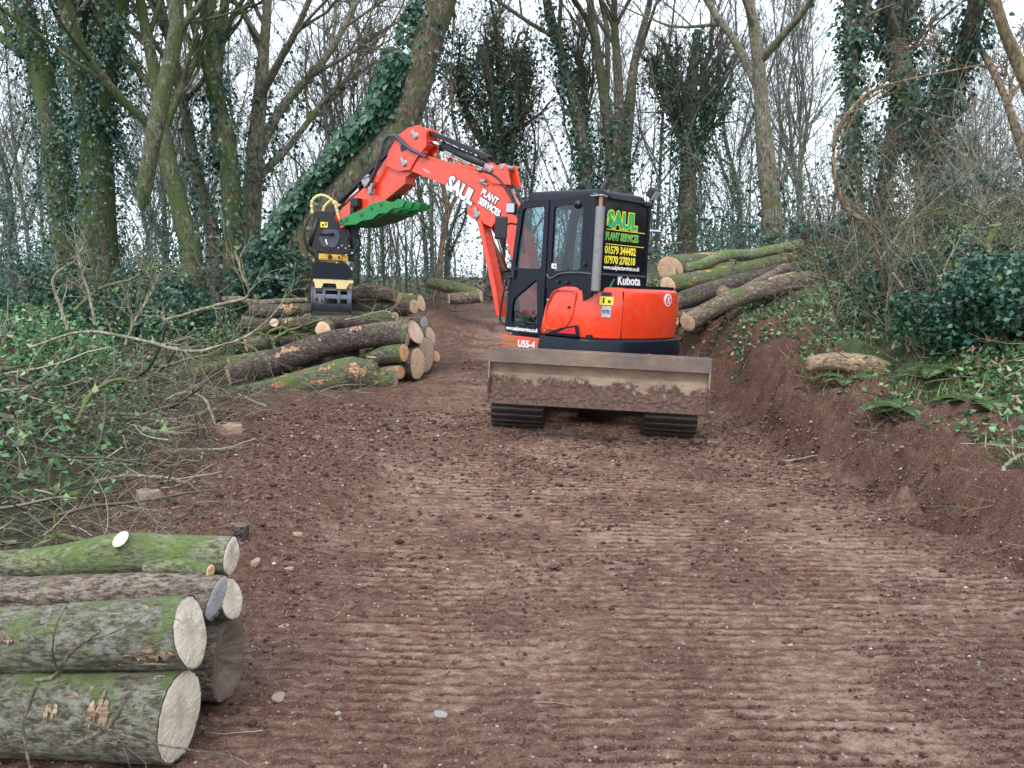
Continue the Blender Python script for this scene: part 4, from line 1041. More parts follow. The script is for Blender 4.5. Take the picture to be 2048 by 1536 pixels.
# ------------------------------------------------------------ branches, brash, plants
def fallen(label, ctrl, mat='twig_pale', seed=0, twigs=(5, 4), name='fallen_branch', lens=(.10, .28), k=8, cat='branch', ang=(25, 55), rmin=.004):
    """a cut branch with its side twigs; ctrl (px, py, radius_px, Y) or world points with radius"""
    if len(ctrl[0]) == 4 and ctrl[0][0] > 6:
        pts = [at(a, b_, Y) for a, b_, r, Y in ctrl]; rad = [r*.72/1700*Y for a, b_, r, Y in ctrl]
    else:
        pts = [c_[:3] for c_ in ctrl]; rad = [c_[3] for c_ in ctrl]
    rng = np.random.default_rng(seed+50)
    P = smooth_path([tuple(p) for p in pts], 20); R = np.interp(np.linspace(0, 1, 20), np.linspace(0, 1, len(rad)), rad)
    P = P + rng.normal(size=P.shape)*R.mean()*.25
    root = empty(name, (0, 0, 0), label, cat)
    G = Geo(); G.tubes(P, R, k, cap=True); G.obj('stem', M[mat], root)
    if twigs and twigs[0]:
        G = Geo()
        P1, R1 = shoots(P[None], R[None], twigs[0], .15, lens, ang, 7, rng, .02, .55, rmin, .22)
        G.tubes(P1, R1, 5)
        if twigs[1]:
            P2, R2 = shoots(P1, R1, twigs[1], .15, (.3, .6), (25, 60), 5, rng, .02, .6, rmin*.7, .24); G.tubes(P2, R2, 4)
        G.obj('side_twigs', M[mat], root)
    rebase(root, tuple(P[0]-np.array([0, 0, R[0]])))
    return root

fallen('long pale branch sweeping in a shallow bow over the brambles at left', [(60, 695, 4, 7.6), (140, 668, 4, 7.6), (200, 664, 4.5, 7.6), (280, 680, 4.5, 7.5), (370, 702, 4.5, 7.5), (450, 690, 4, 7.5), (520, 655, 3.5, 7.5), (570, 600, 2.5, 7.5)], seed=1, twigs=(9, 5))
fallen('pale branch curling up like a hook in front of the mossy double tree', [(330, 640, 4, 8.0), (400, 620, 4, 8.0), (455, 605, 4, 8.0), (498, 590, 3.5, 8.0), (480, 540, 3, 8.0), (470, 500, 2, 8.0)], seed=2, twigs=(6, 4))
fallen('upright pale twig rising beside the thick ivy-covered tree at left', [(190, 650, 4.5, 8.3), (178, 590, 4, 8.3), (160, 530, 3, 8.3), (150, 470, 2, 8.3)], seed=3, twigs=(5, 3))
fallen('pale branch arching left in a half circle, left of the upright twig', [(135, 660, 5, 8.0), (120, 610, 4.5, 8.0), (105, 570, 4, 8.0), (115, 545, 3.5, 8.0), (145, 525, 2.5, 8.0)], seed=4, twigs=(4, 3))
fallen('grey-green branch with a spray of fine twigs above the brambles, centre left', [(150, 620, 6, 8.6), (200, 578, 5, 8.6), (260, 560, 4, 8.6), (310, 535, 3, 8.6), (370, 530, 2, 8.6)], 'twig_moss', seed=5, twigs=(9, 6))
fallen('branch rising to the right with many upturned twigs, left of the log pile', [(320, 735, 5, 8.9), (370, 720, 4.5, 9.0), (430, 705, 4, 9.1), (480, 670, 3, 9.2)], 'twig_moss', seed=6, twigs=(8, 5))
fallen('pale twig spray fanning upwards over the middle of the bramble patch', [(250, 690, 4, 7.8), (270, 640, 3.5, 7.8), (300, 590, 3, 7.8), (320, 545, 2, 7.8)], seed=7, twigs=(8, 6))
fallen('straight thin pale stick slanting down through the brambles at far left', [(38, 785, 2.5, 6.6), (100, 745, 2.5, 6.6), (150, 690, 2, 6.6)], seed=8, twigs=(2, 0))
fallen('broken brown stick leaning from the nearest mossy log onto the mud', [(478, 790, 4, 9.7), (535, 815, 4, 9.4), (592, 845, 3.5, 9.1)], 'twig_pale', seed=9, twigs=(0, 0))
fallen('thick elbow-shaped branch lying just behind the foreground stack', [(30, 1150, 8, 4.5), (70, 1100, 9, 4.7), (110, 1072, 9, 4.8), (160, 1080, 8, 4.8), (195, 1102, 7, 4.75)], 'twig_moss', seed=10, twigs=(3, 2))
fallen('thick mossy branch curving through the brash below the bramble patch', [(150, 850, 5, 6.6), (180, 790, 6, 6.9), (230, 760, 5, 7.1), (270, 765, 4, 7.2)], 'twig_moss', seed=11, twigs=(4, 3))
fallen('dark weathered branch lying flat in the brash at lower left', [(40, 990, 11, 5.6), (90, 985, 12, 5.6), (160, 990, 9, 5.6)], 'twig_moss', seed=12, twigs=(2, 1))
fallen('long grey stick lying along the edge of the brash towards the mud', [(185, 965, 6, 5.9), (250, 952, 5, 6.0), (330, 955, 4, 6.05), (370, 965, 3, 6.0)], 'twig_pale', seed=13, twigs=(4, 2))
fallen('short pale sawn branch standing on end in the brash near the mud', [(400, 960, 5, 6.6), (402, 935, 5, 6.7), (405, 905, 4.5, 6.8)], 'twig_pale', seed=14, twigs=(0, 0))
fallen('pale curved branch hooping over the brash left of the long logs', [(330, 800, 4, 8.2), (370, 785, 4, 8.4), (410, 800, 3.5, 8.4), (430, 850, 3, 8.1)], 'twig_pale', seed=15, twigs=(3, 2))
fallen('pale stick in the leaf litter under the curved brash branch', [(260, 850, 6, 7.2), (310, 862, 6, 7.2), (355, 868, 5, 7.2)], 'twig_pale', seed=16, twigs=(2, 1))
fallen('forked leafless branch in the near corner, lying across the front of the stack', [(-1.17, 2.42, .34, .005), (-1.20, 2.40, .28, .006), (-1.27, 2.38, .245, .007), (-1.32, 2.37, .235, .008)], 'twig_grey', seed=17, twigs=(0, 0))
fallen('thin whip-like twig trailing from the corner over the biggest white sawn end', [(70, 1368, 4.5, 2.42), (150, 1430, 4, 2.38), (260, 1475, 3.5, 2.36), (380, 1500, 3, 2.36), (460, 1512, 2.5, 2.36), (530, 1545, 2, 2.34)], 'twig_grey', seed=18, twigs=(2, 0), lens=(.08, .16), rmin=.002)
fallen('upper prong of the forked twig, its pale cut tip pointing up right', [(70, 1362, 6, 2.42), (110, 1352, 7, 2.42), (130, 1320, 6, 2.42), (160, 1290, 5.5, 2.42), (200, 1262, 5.5, 2.42)], 'twig_grey', seed=19, twigs=(2, 0), lens=(.1, .2), rmin=.002)
fallen('twig dropping straight down from the fork out of the bottom of the picture', [(75, 1362, 6, 2.42), (60, 1410, 5, 2.40), (45, 1445, 5, 2.38), (52, 1500, 4, 2.36), (62, 1545, 4, 2.34)], 'twig_grey', seed=20, twigs=(2, 0), lens=(.1, .3), rmin=.002)
fallen('straight bleached stem leaning in the dark shrubs on the right bank', [(1785, 545, 3.5, 8.3), (1830, 610, 3.5, 8.3), (1885, 712, 3, 8.2)], 'twig_pale', seed=21, twigs=(0, 0))
fallen('thin pale cane lying level on top of the right bank below the tan log', [(1690, 792, 2.5, 7.9), (1770, 770, 3, 7.9), (1868, 748, 2.5, 8.0)], 'twig_pale', seed=22, twigs=(0, 0))
fallen('splintered pale branch sticking out of the bank at the right edge', [(2000, 945, 6, 5.3), (2025, 920, 6, 5.3), (2056, 905, 5, 5.3)], 'twig_pale', seed=23, twigs=(1, 0))
fallen('brown branch stub lying in the ivy above the right bank', [(1622, 668, 6, 10.0), (1650, 666, 6, 10), (1685, 672, 5, 10)], 'twig_moss', seed=24, twigs=(0, 0))
fallen('gnarled dark snag twisting upright at the right edge of the wood', [(2010, 640, 10, 8.0), (2015, 580, 11, 8.0), (1998, 520, 10, 8), (1975, 505, 8, 8), (1990, 450, 13, 8)], 'twig_moss', seed=25, twigs=(3, 2))
fallen('dark crooked stem with a pale torn top at the foot of the ivy column', [(1750, 700, 14, 9.3), (1735, 640, 13, 9.3), (1722, 600, 12, 9.3)], 'twig_moss', seed=26, twigs=(3, 2))
fallen('long thin bough stretching right through the shrubs from the ivy column', [(1690, 560, 2.5, 9), (1760, 480, 2.5, 9), (1840, 430, 2, 9), (1890, 415, 1.5, 9)], 'twig_moss', seed=27, twigs=(7, 4))
fallen('bare thorny bough arching over the dark shrubs at the far right', [(2090, 640, 4, 8.5), (2050, 540, 4, 8.5), (1980, 440, 3, 8.5), (1900, 400, 2, 8.5)], 'twig_moss', seed=28, twigs=(9, 6))
for i_, (lab_, ct_) in enumerate((
  ('tall thin bare stem rising through the shrubs, nearest the straight ivy column', [(1770, 640, 3, 8.8), (1780, 540, 3, 8.8), (1765, 440, 2, 8.8), (1740, 340, 1.5, 8.8)]),
  ('leaning bare stem with fine twigs in the middle of the right-hand shrubs', [(1850, 660, 3, 8.6), (1880, 560, 3, 8.6), (1925, 470, 2, 8.6), (1990, 400, 1.5, 8.6)]),
  ('bare twiggy stem bending left over the end of the right-hand log pile', [(1730, 640, 2.5, 9.6), (1715, 570, 2.5, 9.6), (1680, 510, 2, 9.6), (1620, 480, 1.5, 9.6)]),
  ('arching bare stem crossing the shrubs close to the right edge', [(1940, 690, 3, 8.0), (1990, 600, 3, 8.0), (2040, 540, 2, 8.0)]))):
    fallen(lab_, ct_, 'twig_pale' if i_ % 2 else 'twig_grey', seed=90+i_, twigs=(12, 6), lens=(.2, .45), name='bare_sapling', cat='sapling', rmin=.003)
fallen('small sawn branch piece at the foot of the right bank', [(1940, 1083, 8, 5.0), (1965, 1075, 8, 5.0), (1985, 1072, 7, 5.0)], 'twig_pale', seed=29, twigs=(0, 0))
fallen('thin dry stick lying on the track near the bottom centre', [(836, 1436, 3, 2.95), (848, 1462, 3, 2.88), (852, 1482, 2.5, 2.83)], 'twig_pale', seed=30, twigs=(0, 0), name='stick', cat='stick')
fallen('short root-like brown stick on the loose soil left of the track centre', [(722, 958, 3, 6.85), (745, 940, 4, 7.0), (770, 917, 3, 7.3)], 'twig_moss', seed=31, twigs=(2, 0), name='stick', cat='stick')
fallen('pale split stick pointing right behind the green foreground log', [(505, 1075, 3, 5.15), (525, 1066, 5, 5.2), (548, 1056, 2, 5.25)], 'twig_pale', seed=32, twigs=(0, 0), name='stick', cat='stick', k=5)
fallen('flat brown chunk of bark lying on the track in front of the left crawler', [(925, 880, 5, 7.65), (945, 883, 6, 7.65), (968, 882, 3, 7.65)], 'log_brown', seed=33, twigs=(0, 0), name='bark_chunk', cat='bark', k=5)
fallen('weathered pale splinter at the foot of the right bank beside a yellow chip', [(1640, 925, 3, 7.0), (1670, 930, 7, 6.95), (1700, 932, 3, 6.95)], 'twig_pale', seed=34, twigs=(0, 0), name='wood_splinter', cat='wood', k=5)
fallen('long dry splinter of wood lying on the track edge, left of the yellow chip', [(1570, 922, 2, 7.2), (1600, 918, 3.5, 7.2), (1645, 908, 2.5, 7.3)], 'twig_pale', seed=35, twigs=(0, 0), name='wood_splinter', cat='wood', k=5)
fallen('yellowish wood chip under the weathered splinter at the right edge of the track', [(1655, 943, 6, 6.85), (1670, 942, 7, 6.85), (1688, 940, 4, 6.85)], 'log_tan', seed=36, twigs=(0, 0), name='wood_chip', cat='wood', k=5)

for i_, (lab_, ct_) in enumerate((
  ('twisted mossy branch coiled among the logs left of the pale round face', [(535, 668, 5, 11.9), (560, 655, 5, 11.8), (590, 668, 5, 11.8), (625, 680, 4, 11.8)]),
  ('mossy branch bent into a hook across the coiled one in the pile', [(552, 700, 5, 11.7), (548, 680, 5, 11.7), (580, 660, 4, 11.7), (640, 640, 3, 11.8)]),
  ('thin pale twig lying across the logs right of the grapple jaw', [(690, 640, 2, 12.0), (740, 628, 2, 12.1), (770, 622, 2.5, 12.2), (790, 632, 2, 12.2)]))):
    fallen(lab_, ct_, 'twig_moss' if i_ < 2 else 'twig_pale', seed=60+i_, twigs=(7, 3), lens=(.2, .5))

# stones big enough to pick out
def stone(label, px, py, Yh, sx, sy, sz, col, seed, name='stone'):
    d = at(px, py, 5.0)-Vector((0, 0, CAMZ)); t = 0.1
    p = Vector((0, 0, CAMZ))
    for _ in range(4000):
        p = Vector((0, 0, CAMZ))+d*t
        if p.z < gz(p.x, p.y)+.004: break
        t += .004
    rng = np.random.default_rng(seed)
    bm = bmesh.new(); bmesh.ops.create_icosphere(bm, subdivisions=2, radius=1)
    for v in bm.verts:
        q = v.co; s = 1+.5*(float(vnoise(q.x*1.4+seed, q.y*1.4, q.z*1.4, seed))-.5)
        v.co = Vector((q.x*sx*s, q.y*sy*s, max(min(q.z*1.6, .8), -.6)*sz*s))
    bmesh.ops.rotate(bm, matrix=Matrix.Rotation(rng.uniform(0, 3), 3, 'Z'), verts=bm.verts)
    o = part(name, bm, col, None)
    o.location = (p.x, p.y, gz(p.x, p.y)+sz*.35); tag(o, label, 'stone')
M['stone_tan'] = simple('tan_stone', (.27, .19, .145), .85, bumpy=.5, scale=20)
M['stone_grey'] = simple('grey_stone', (.24, .235, .23), .8, bumpy=.4, scale=25)
M['stone_brown'] = simple('brown_stone', (.30, .19, .13), .9, bumpy=.5, scale=20)
stone('flat tan stone lying on the mud right of the dark rotten log', 557, 1398, 3, .040, .026, .010, M['stone_tan'], 1)
stone('pinkish flat stone pressed into the mud beside the rotten log end', 567, 1256, 3.4, .030, .022, .008, M['stone_tan'], 2)
stone('yellowish stone in the mud level with the green foreground log', 576, 1140, 4.4, .030, .024, .014, M['stone_tan'], 3)
stone('brown stone on the mud above the yellowish one, behind the short stump', 596, 1073, 5, .035, .03, .02, M['stone_brown'], 4)
stone('pale bluish flat stone near the bottom edge of the track', 880, 1430, 3, .030, .022, .006, M['stone_grey'], 5)
stone('mossy squarish rock at the edge of the brash left of the track', 300, 1003, 5.8, .10, .08, .07, M['stone_tan'], 6)
stone('dark oval stone right of the green foreground log end', 510, 1128, 4.3, .045, .03, .02, M['stone_brown'], 7)
stone('small white stone at the bottom of the track, right of the stack', 676, 1432, 3, .014, .012, .006, M['stone_grey'], 8)
stone('brown half-buried rock in the brash beside the nearest mossy log', 462, 870, 7.5, .12, .1, .08, M['stone_brown'], 9)

# stuff: brash, ground leaves, grass, litter, clods
rng = np.random.default_rng(99)
def scatter(n, region, rng):
    xs = rng.uniform(region[0], region[1], n); ys = region[2]+(region[3]-region[2])*rng.uniform(0, 1, n)**region[4]
    return xs, ys
def twigs_stuff(name, label, xs, ys, mat, L=(.2, .9), r=(.003, .012), up=.25, lift=.02, heap=None):
    m_ = len(xs); z = ground(xs, ys)
    if heap is not None: z = z + rng.uniform(0, 1, m_)**1.3*heap
    a = rng.uniform(0, 2*math.pi, m_); d = np.stack([np.cos(a), np.sin(a)*.9, rng.normal(0, up, m_)], 1); d = norm(d)
    Ls = rng.uniform(L[0], L[1], m_)**1.0; p = np.stack([xs, ys, z+lift], 1)
    pts = [p]; n_ = 7
    curl = rng.normal(size=(m_, 3))*.09
    for j in range(n_-1):
        d = norm(d + curl + rng.normal(size=(m_, 3))*.12)
        q = pts[-1]+d*(Ls/(n_-1))[:, None]
        g = ground(q[:, 0], q[:, 1])+.01
        q[:, 2] = np.maximum(q[:, 2], g)
        pts.append(q)
    P = np.stack(pts, 1); R = (rng.uniform(r[0], r[1], m_)*rng.uniform(.4, 1, m_))[:, None]*np.linspace(1, .4, n_)[None]
    G = Geo(); G.tubes(P, R, 4)
    P1, R1 = shoots(P[::2], R[::2], 2, .2, (.3, .6), (25, 60), 5, rng, .03, .6, r[0]*.6, .25); G.tubes(P1, R1, 3)
    tag(G.obj(name, M[mat]), label, 'brash', kind='stuff')

def leaf_patch(G, xs, ys, h, size, rng, up=.5, wid=.45):
    m_ = len(xs); z = ground(xs, ys)+rng.uniform(.0, 1, m_)**1.5*h
    D = norm(rng.normal(size=(m_, 3))+np.array([0, -.1, up*.4])); W = norm(np.cross(D, np.array([[0, 0, 1.]])+rng.normal(size=(m_, 3))*.45))
    G.leaves(np.stack([xs, ys, z], 1), rng.uniform(size*.5, size*1.3, m_), D, W, wid=wid)

# left brash
xs, ys = scatter(9000, (-7.5, -1.6, 4.1, 12.5, 1.0), rng)
e = left_edge(ys)-xs; dens = sstep((e+.75+.6*(vnoise(xs*2, ys*2, seed=3)-.5))/.9)
keep = (rng.uniform(size=len(xs)) < dens) & ~((ys > 10.6) & (xs > -4.1))
xs, ys = xs[keep], ys[keep]; e = left_edge(ys)-xs
twigs_stuff('brash', 'tangle of cut twigs and small branches left of the track', xs, ys, 'twig', L=(.12, .6), r=(.002, .009), heap=np.clip(.10+.20*e, .05, .45))
xs, ys = scatter(1500, (-7, -2.4, 4.2, 10.5, 1), rng); e = left_edge(ys)-xs; k_ = e > .1
twigs_stuff('brash', 'thicker broken branches lying in the brash left of the track', xs[k_][:260], ys[k_][:260], 'twig', L=(.5, 1.3), r=(.014, .028), heap=np.clip(.08+.2*e[k_][:260], .05, .4), up=.12)
xs, ys = scatter(900, (-5, -1.8, 9.5, 14, 1), rng)
twigs_stuff('brash', 'fine twigs strewn over and around the log pile', xs[:420], ys[:420], 'twig', L=(.2, .7), r=(.003, .008), heap=np.full(420, .9)*np.clip((ys[:420]-10.8)/1.5, .05, 1), up=.25)
# debris on the track edges
xs, ys = scatter(3000, (-2.9, 3.0, 2.2, 14, 1.3), rng)
w_ = np.clip(.25+np.exp(-((xs-left_edge(ys))/.7)**2)*1.0+np.exp(-((xs-toe(ys))/.35)**2)*.7, 0, 1)*np.where(np.abs(xs-.4) < 1.1, .25, 1)
k_ = rng.uniform(size=len(xs)) < w_*.55
xs, ys = xs[k_], ys[k_]
twigs_stuff('twig_litter', 'small twigs and roots scattered over the muddy track', xs, ys, 'twig', L=(.06, .30), r=(.0012, .004), up=.06, lift=.012)
# right bank brash
xs, ys = scatter(2600, (2.4, 8, 4.6, 16, 1), rng); d_ = xs-toe(ys); k_ = d_ > .45
xs, ys, d_ = xs[k_], ys[k_], d_[k_]
twigs_stuff('brash', 'dry twigs lying among the ivy on the right bank', xs[:1100], ys[:1100], 'twig', L=(.2, .9), r=(.002, .008), up=.25, heap=np.clip(.1*d_[:1100], .02, .35))
xs, ys = scatter(1200, (2.2, 4, 4.4, 11, 1), rng); d_ = xs-toe(ys); k_ = (d_ > .1) & (d_ < .8)
twigs_stuff('exposed_roots', 'thin roots and sticks poking out of the cut earth bank', xs[k_][:330], ys[k_][:330], 'twig', L=(.06, .35), r=(.0015, .006), up=.2, lift=.0)
xs, ys = scatter(900, (-2.2, 1.2, 17, 34, 1), rng)
twigs_stuff('brash', 'grey brushwood heaped beside the far end of the track', np.where(xs > -.9, xs+2.4, xs-.3), ys, 'twig', L=(.3, 1.1), r=(.004, .012), heap=np.full(900, .6), up=.35)

# leaves
G = Geo()
xs, ys = scatter(95000, (-11, -2.2, 4.2, 15, .9), rng); e = left_edge(ys)-xs
pm_ = sstep((fbm(xs*1.1, ys*1.1, seed=33, oct=3)-.42)/.10)*sstep((e-.05)/1.3)*sstep((ys-4.4)/1.4)
k_ = (rng.uniform(size=len(xs)) < pm_) & ~((ys > 10.4) & (xs > -4.3))
xs, ys, e = xs[k_], ys[k_], e[k_]
leaf_patch(G, xs, ys, np.clip(.18+.26*e, .05, .85), .060, rng)
tag(G.obj('bramble_leaves', M['ground_leaf'], smooth=False), 'low green bramble and ivy leaves covering the brash at left', 'ground cover', kind='stuff')
G = Geo()
xs, ys = scatter(125000, (2.4, 13, 2.0, 17, .95), rng); d_ = xs-toe(ys)
pm_ = sstep((fbm(xs*1.1, ys*1.1, seed=34, oct=3)-.30)/.14)*sstep((d_-np.interp(ys, [5, 8, 10], [.30, .25, .10])-.35*vnoise(xs*2.5, ys*2.5, seed=2))/.35)
k_ = (rng.uniform(size=len(xs)) < pm_) & ~((ys > 7.7) & (ys < 8.75) & (xs > 2.85) & (xs < 3.95) & (rng.uniform(size=len(xs)) < .9))
xs, ys, d_ = xs[k_], ys[k_], d_[k_]
leaf_patch(G, xs, ys, np.clip(.02+.10*d_, .03, .5), .055, rng)
G2 = Geo(); kk2 = rng.uniform(size=len(xs)) < .22; leaf_patch(G2, xs[kk2]+.05, ys[kk2], np.clip(.04+.12*d_[kk2], .03, .6), .07, rng, wid=.22)
tag(G2.obj('dead_bracken', M['litter'], smooth=False), 'brown withered leaves and bracken among the ivy of the right bank', 'undergrowth', kind='stuff')
tag(G.obj('ground_ivy', M['ground_leaf'], smooth=False), 'ivy and brambles spreading over the top of the right bank', 'ground cover', kind='stuff')
# dark shrubs of the right side: individual bushes
def bush(label, px, py, Y, w, h, cnt, mat, size, seed, name='shrub', twig=True, group=None):
    rng2 = np.random.default_rng(seed); c0 = at(px, py, Y); g = gz(c0.x, Y)
    top = max(c0.z+h*.3, g+h); hh = top-g
    root = empty(name, (0, 0, 0), label, 'shrub', group)
    G = Geo()
    q = rng2.normal(size=(cnt, 3)); q = q/np.linalg.norm(q, axis=1, keepdims=True)*rng2.uniform(.15, 1, (cnt, 1))**.5*np.array([w*.62, w*.55, hh*.52])*(1+.45*(vnoise(q[:, 0]*1.5+seed, q[:, 1]*1.5, q[:, 2]*1.5, seed=seed)[:, None]-.5))+np.array([c0.x, Y, g+hh*.48])
    k_ = (vnoise(q[:, 0]*3.1, q[:, 1]*3.1, q[:, 2]*3.1, seed=seed) > .50) & (q[:, 2] > g)
    q = q[k_]; D = norm(rng2.normal(size=q.shape)+np.array([0, -.2, -.15])); W = rng2.normal(size=q.shape)
    G.leaves(q, size*rng2.uniform(.6, 1.3, len(q)), D, W, wid=.4)
    tag(G.obj('foliage', M[mat], root, smooth=False), kind='stuff')
    G = Geo(); m_ = 9
    b0 = np.array([c0.x, Y, g-.05])+rng2.normal(size=(m_, 3))*np.array([w*.18, w*.18, 0])
    P = [b0]; d = norm(rng2.normal(size=(m_, 3))*.45+np.array([0, 0, 1.]))
    for j in range(6): d = norm(d+rng2.normal(size=(m_, 3))*.18); P.append(P[-1]+d*(hh*1.05/6))
    P = np.stack(P, 1); R = np.repeat(np.linspace(.02, .006, 7)[None], m_, 0); G.tubes(P, R, 5)
    P1, R1 = shoots(P, R, 5, .25, (.3, .7), (25, 60), 6, rng2, .03, .6, .004, .2); G.tubes(P1, R1, 4)
    P2, R2 = shoots(P1, R1, 3, .2, (.3, .7), (25, 60), 4, rng2, .03, .6, .003, .2); G.tubes(P2, R2, 3)
    G.obj('stems', M['twig'], root)
    rebase(root, (c0.x, Y, g))
bush('dark glossy shrub against the right edge, below the bare boughs', 1985, 520, 9.0, 1.3, .8, 3600, 'ivy', .055, 1)
bush('blue-green shrub between the ivy column and the right-edge shrub', 1870, 560, 9.6, 1.1, .6, 2600, 'ivy', .055, 2)
bush('low dark shrub at the foot of the straight ivy column', 1790, 610, 9.4, .9, .7, 2600, 'ivy', .055, 3)
bush('tall feathery evergreen bush behind the twisted ivy trees', 1960, 380, 12.5, 1.4, 1.3, 3200, 'ivy_far', .08, 4)
bush('green shrub overhanging the bank at the right edge of the picture', 2020, 660, 7.6, 1.1, .9, 6000, 'ivy', .055, 5)
bush('shaded shrub low on the bank right of the leaning bleached stem', 1915, 680, 8.0, 1.0, .7, 5000, 'ivy_big', .055, 6)
bush('ivy-choked thorn bush between the bare forked tree and the ivy column', 1630, 470, 15, 1.5, .7, 3000, 'ivy_far', .09, 7)
bush('small holly-like bush right behind the thin curved sapling', 1735, 505, 12, .9, .7, 1500, 'ivy', .07, 8)
bush('dark ivy bush at the foot of the leaning tree, left of the grapple', 540, 520, 14.6, 1.3, 1.5, 7000, 'ivy', .10, 9)
bush('ivy bush low between the thick ivy-covered tree and the mossy trunks', 300, 560, 14, 1.7, 1.0, 6000, 'ivy', .08, 10)
bush('ivy bush at the foot of the far left leaning trunk', 60, 560, 14.5, 1.9, 1.1, 6000, 'ivy', .08, 11)
bush('leafy bramble mound rising at the left edge of the picture', 40, 690, 8.3, 1.5, .5, 6000, 'ground_leaf', .055, 12)

# ferns and grass
M['fern'] = leaf_mat('fern_fronds', [(0.0, (.03, .07, .02)), (0.6, (.06, .13, .035)), (1.0, (.16, .15, .06))], rough=.5, trans=.15)
def fern(label, px, py, Y, s, seed):
    rng2 = np.random.default_rng(seed); c0 = at(px, py, Y); g = gz(c0.x, Y); root = empty('fern', (0, 0, 0), label, 'fern')
    for f in range(9):
        a = rng2.uniform(0, 2*math.pi); L = s*rng2.uniform(.7, 1.1); G = Geo(); pts = []
        for j in range(12):
            u = j/11; pts.append([c0.x+math.cos(a)*L*u, Y+math.sin(a)*L*u, g+L*(.75*u-.75*u*u)+.03])
        P = np.array(pts); R = np.linspace(.004, .001, 12); G.tubes(P, R, 3)
        t = np.repeat(np.linspace(.12, .98, 22), 2); p, d, r = sample(P[None], R[None], np.zeros(44, int), t)
        sd = norm(np.cross(d, np.array([[0, 0, 1.]]))) * np.tile([1, -1], 22)[:, None]
        G.leaves(p, L*.34*np.sin(np.clip(t*2.6+.35, 0, 3.1)), norm(sd+d*.35), d, fold=.02, wid=.14)
        G.obj('frond', M['fern'], root, smooth=False)
    rebase(root, (c0.x, Y, g))
fern('green fern on the right bank just left of the grassy tuft', 1800, 830, 6.9, .34, 1)
fern('fern fronds drooping over the bank near the right edge', 1950, 790, 6.6, .36, 3)
fern('dark green fern under the right-edge shrub', 1900, 740, 7.4, .4, 2)
fern('fern at the foot of the bank top beside the tan log', 1700, 800, 7.9, .35, 5)
G = Geo(); xs, ys = scatter(26000, (2.9, 7.5, 4.2, 9.5, 1), rng); d_ = xs-toe(ys)
k_ = (d_ > .45) & (d_ < 2.3) & (rng.uniform(size=len(xs)) < sstep((fbm(xs*1.5, ys*1.5, seed=44, oct=3)-.42)/.1))
xs, ys = xs[k_], ys[k_]; m_ = len(xs); a = rng.uniform(0, 6.28, m_)
D = norm(np.stack([np.cos(a)*.7-.3, np.sin(a)*.7-.3, rng.uniform(.15, 1.0, m_)], 1))
G.leaves(np.stack([xs, ys, ground(xs, ys)-.01], 1), rng.uniform(.05, .17, m_), D, np.cross(D, [0, 0, 1.]), wid=.035, fold=0)
tag(G.obj('grass', M['grass'], smooth=False), 'yellow-green grass tufts hanging over the right bank', 'grass', kind='stuff')
G = Geo(); xs, ys = scatter(30000, (-3.6, 3.4, 2.0, 15, 1.3), rng)
w_ = np.clip(.12+np.exp(-((xs-left_edge(ys)-.2)/.8)**2)+np.exp(-((xs-toe(ys))/.4)**2), 0, 1)
k_ = rng.uniform(size=len(xs)) < w_*.45; xs, ys = xs[k_], ys[k_]; m_ = len(xs)
D = norm(rng.normal(size=(m_, 3))*np.array([1, 1, .15])); W = norm(np.cross(D, np.array([[0, 0, 1.]])+rng.normal(size=(m_, 3))*.3))
G.leaves(np.stack([xs, ys, ground(xs, ys)+rng.uniform(.004, .022, m_)], 1), (.006+rng.exponential(.009, m_))*np.clip(ys/6, .55, 1.4), D, W, wid=.35)
tag(G.obj('leaf_litter', M['litter'], smooth=False), 'scraps of leaf, bark and wood chip scattered on the mud', 'litter', kind='stuff')
# clods
G = Geo(); xs, ys = scatter(42000, (-3.4, 3.6, 2.0, 14, 1.3), rng)
w_ = np.clip(.16+1.2*sstep((-.9-xs)/1.2)+1.6*np.exp(-((xs-toe(ys)-.15)/.5)**2)+.9*sstep((fbm(xs*1.6, ys*1.6, seed=61, oct=3)-.55)/.1), 0, 1)
k_ = rng.uniform(size=len(xs)) < w_*.6; xs, ys = xs[k_], ys[k_]; m_ = len(xs)
ic = bmesh.new(); bmesh.ops.create_icosphere(ic, subdivisions=1, radius=1); iv = np.array([v.co[:] for v in ic.verts]); it = np.array([[v.index for v in f.verts] for f in ic.faces]); ic.free()
s_ = (rng.exponential(.0035, m_)+.0025)*np.clip(ys/5, .7, 1.5)
V = iv[None]*(s_[:, None, None])*rng.uniform(.45, 1.5, (m_, len(iv), 1))*rng.uniform(.6, 1.2, (m_, 1, 3))*np.array([1.2, 1.0, .6]) + np.stack([xs, ys, ground(xs, ys)+s_*.3+.004], 1)[:, None]
G.add(V, t=(it[None]+np.arange(m_)[:, None, None]*len(iv)).reshape(-1, 3))
o = G.obj('soil_clods', M['soil'], smooth=False); tag(o, 'crumbs and clods of loose reddish soil on the track', 'soil', kind='stuff')
a_ = o.data.attributes.new('loose', 'FLOAT', 'POINT'); a_.data.foreach_set('value', np.repeat(rng.uniform(.3, 1.1, m_), len(iv)).astype(np.float32))
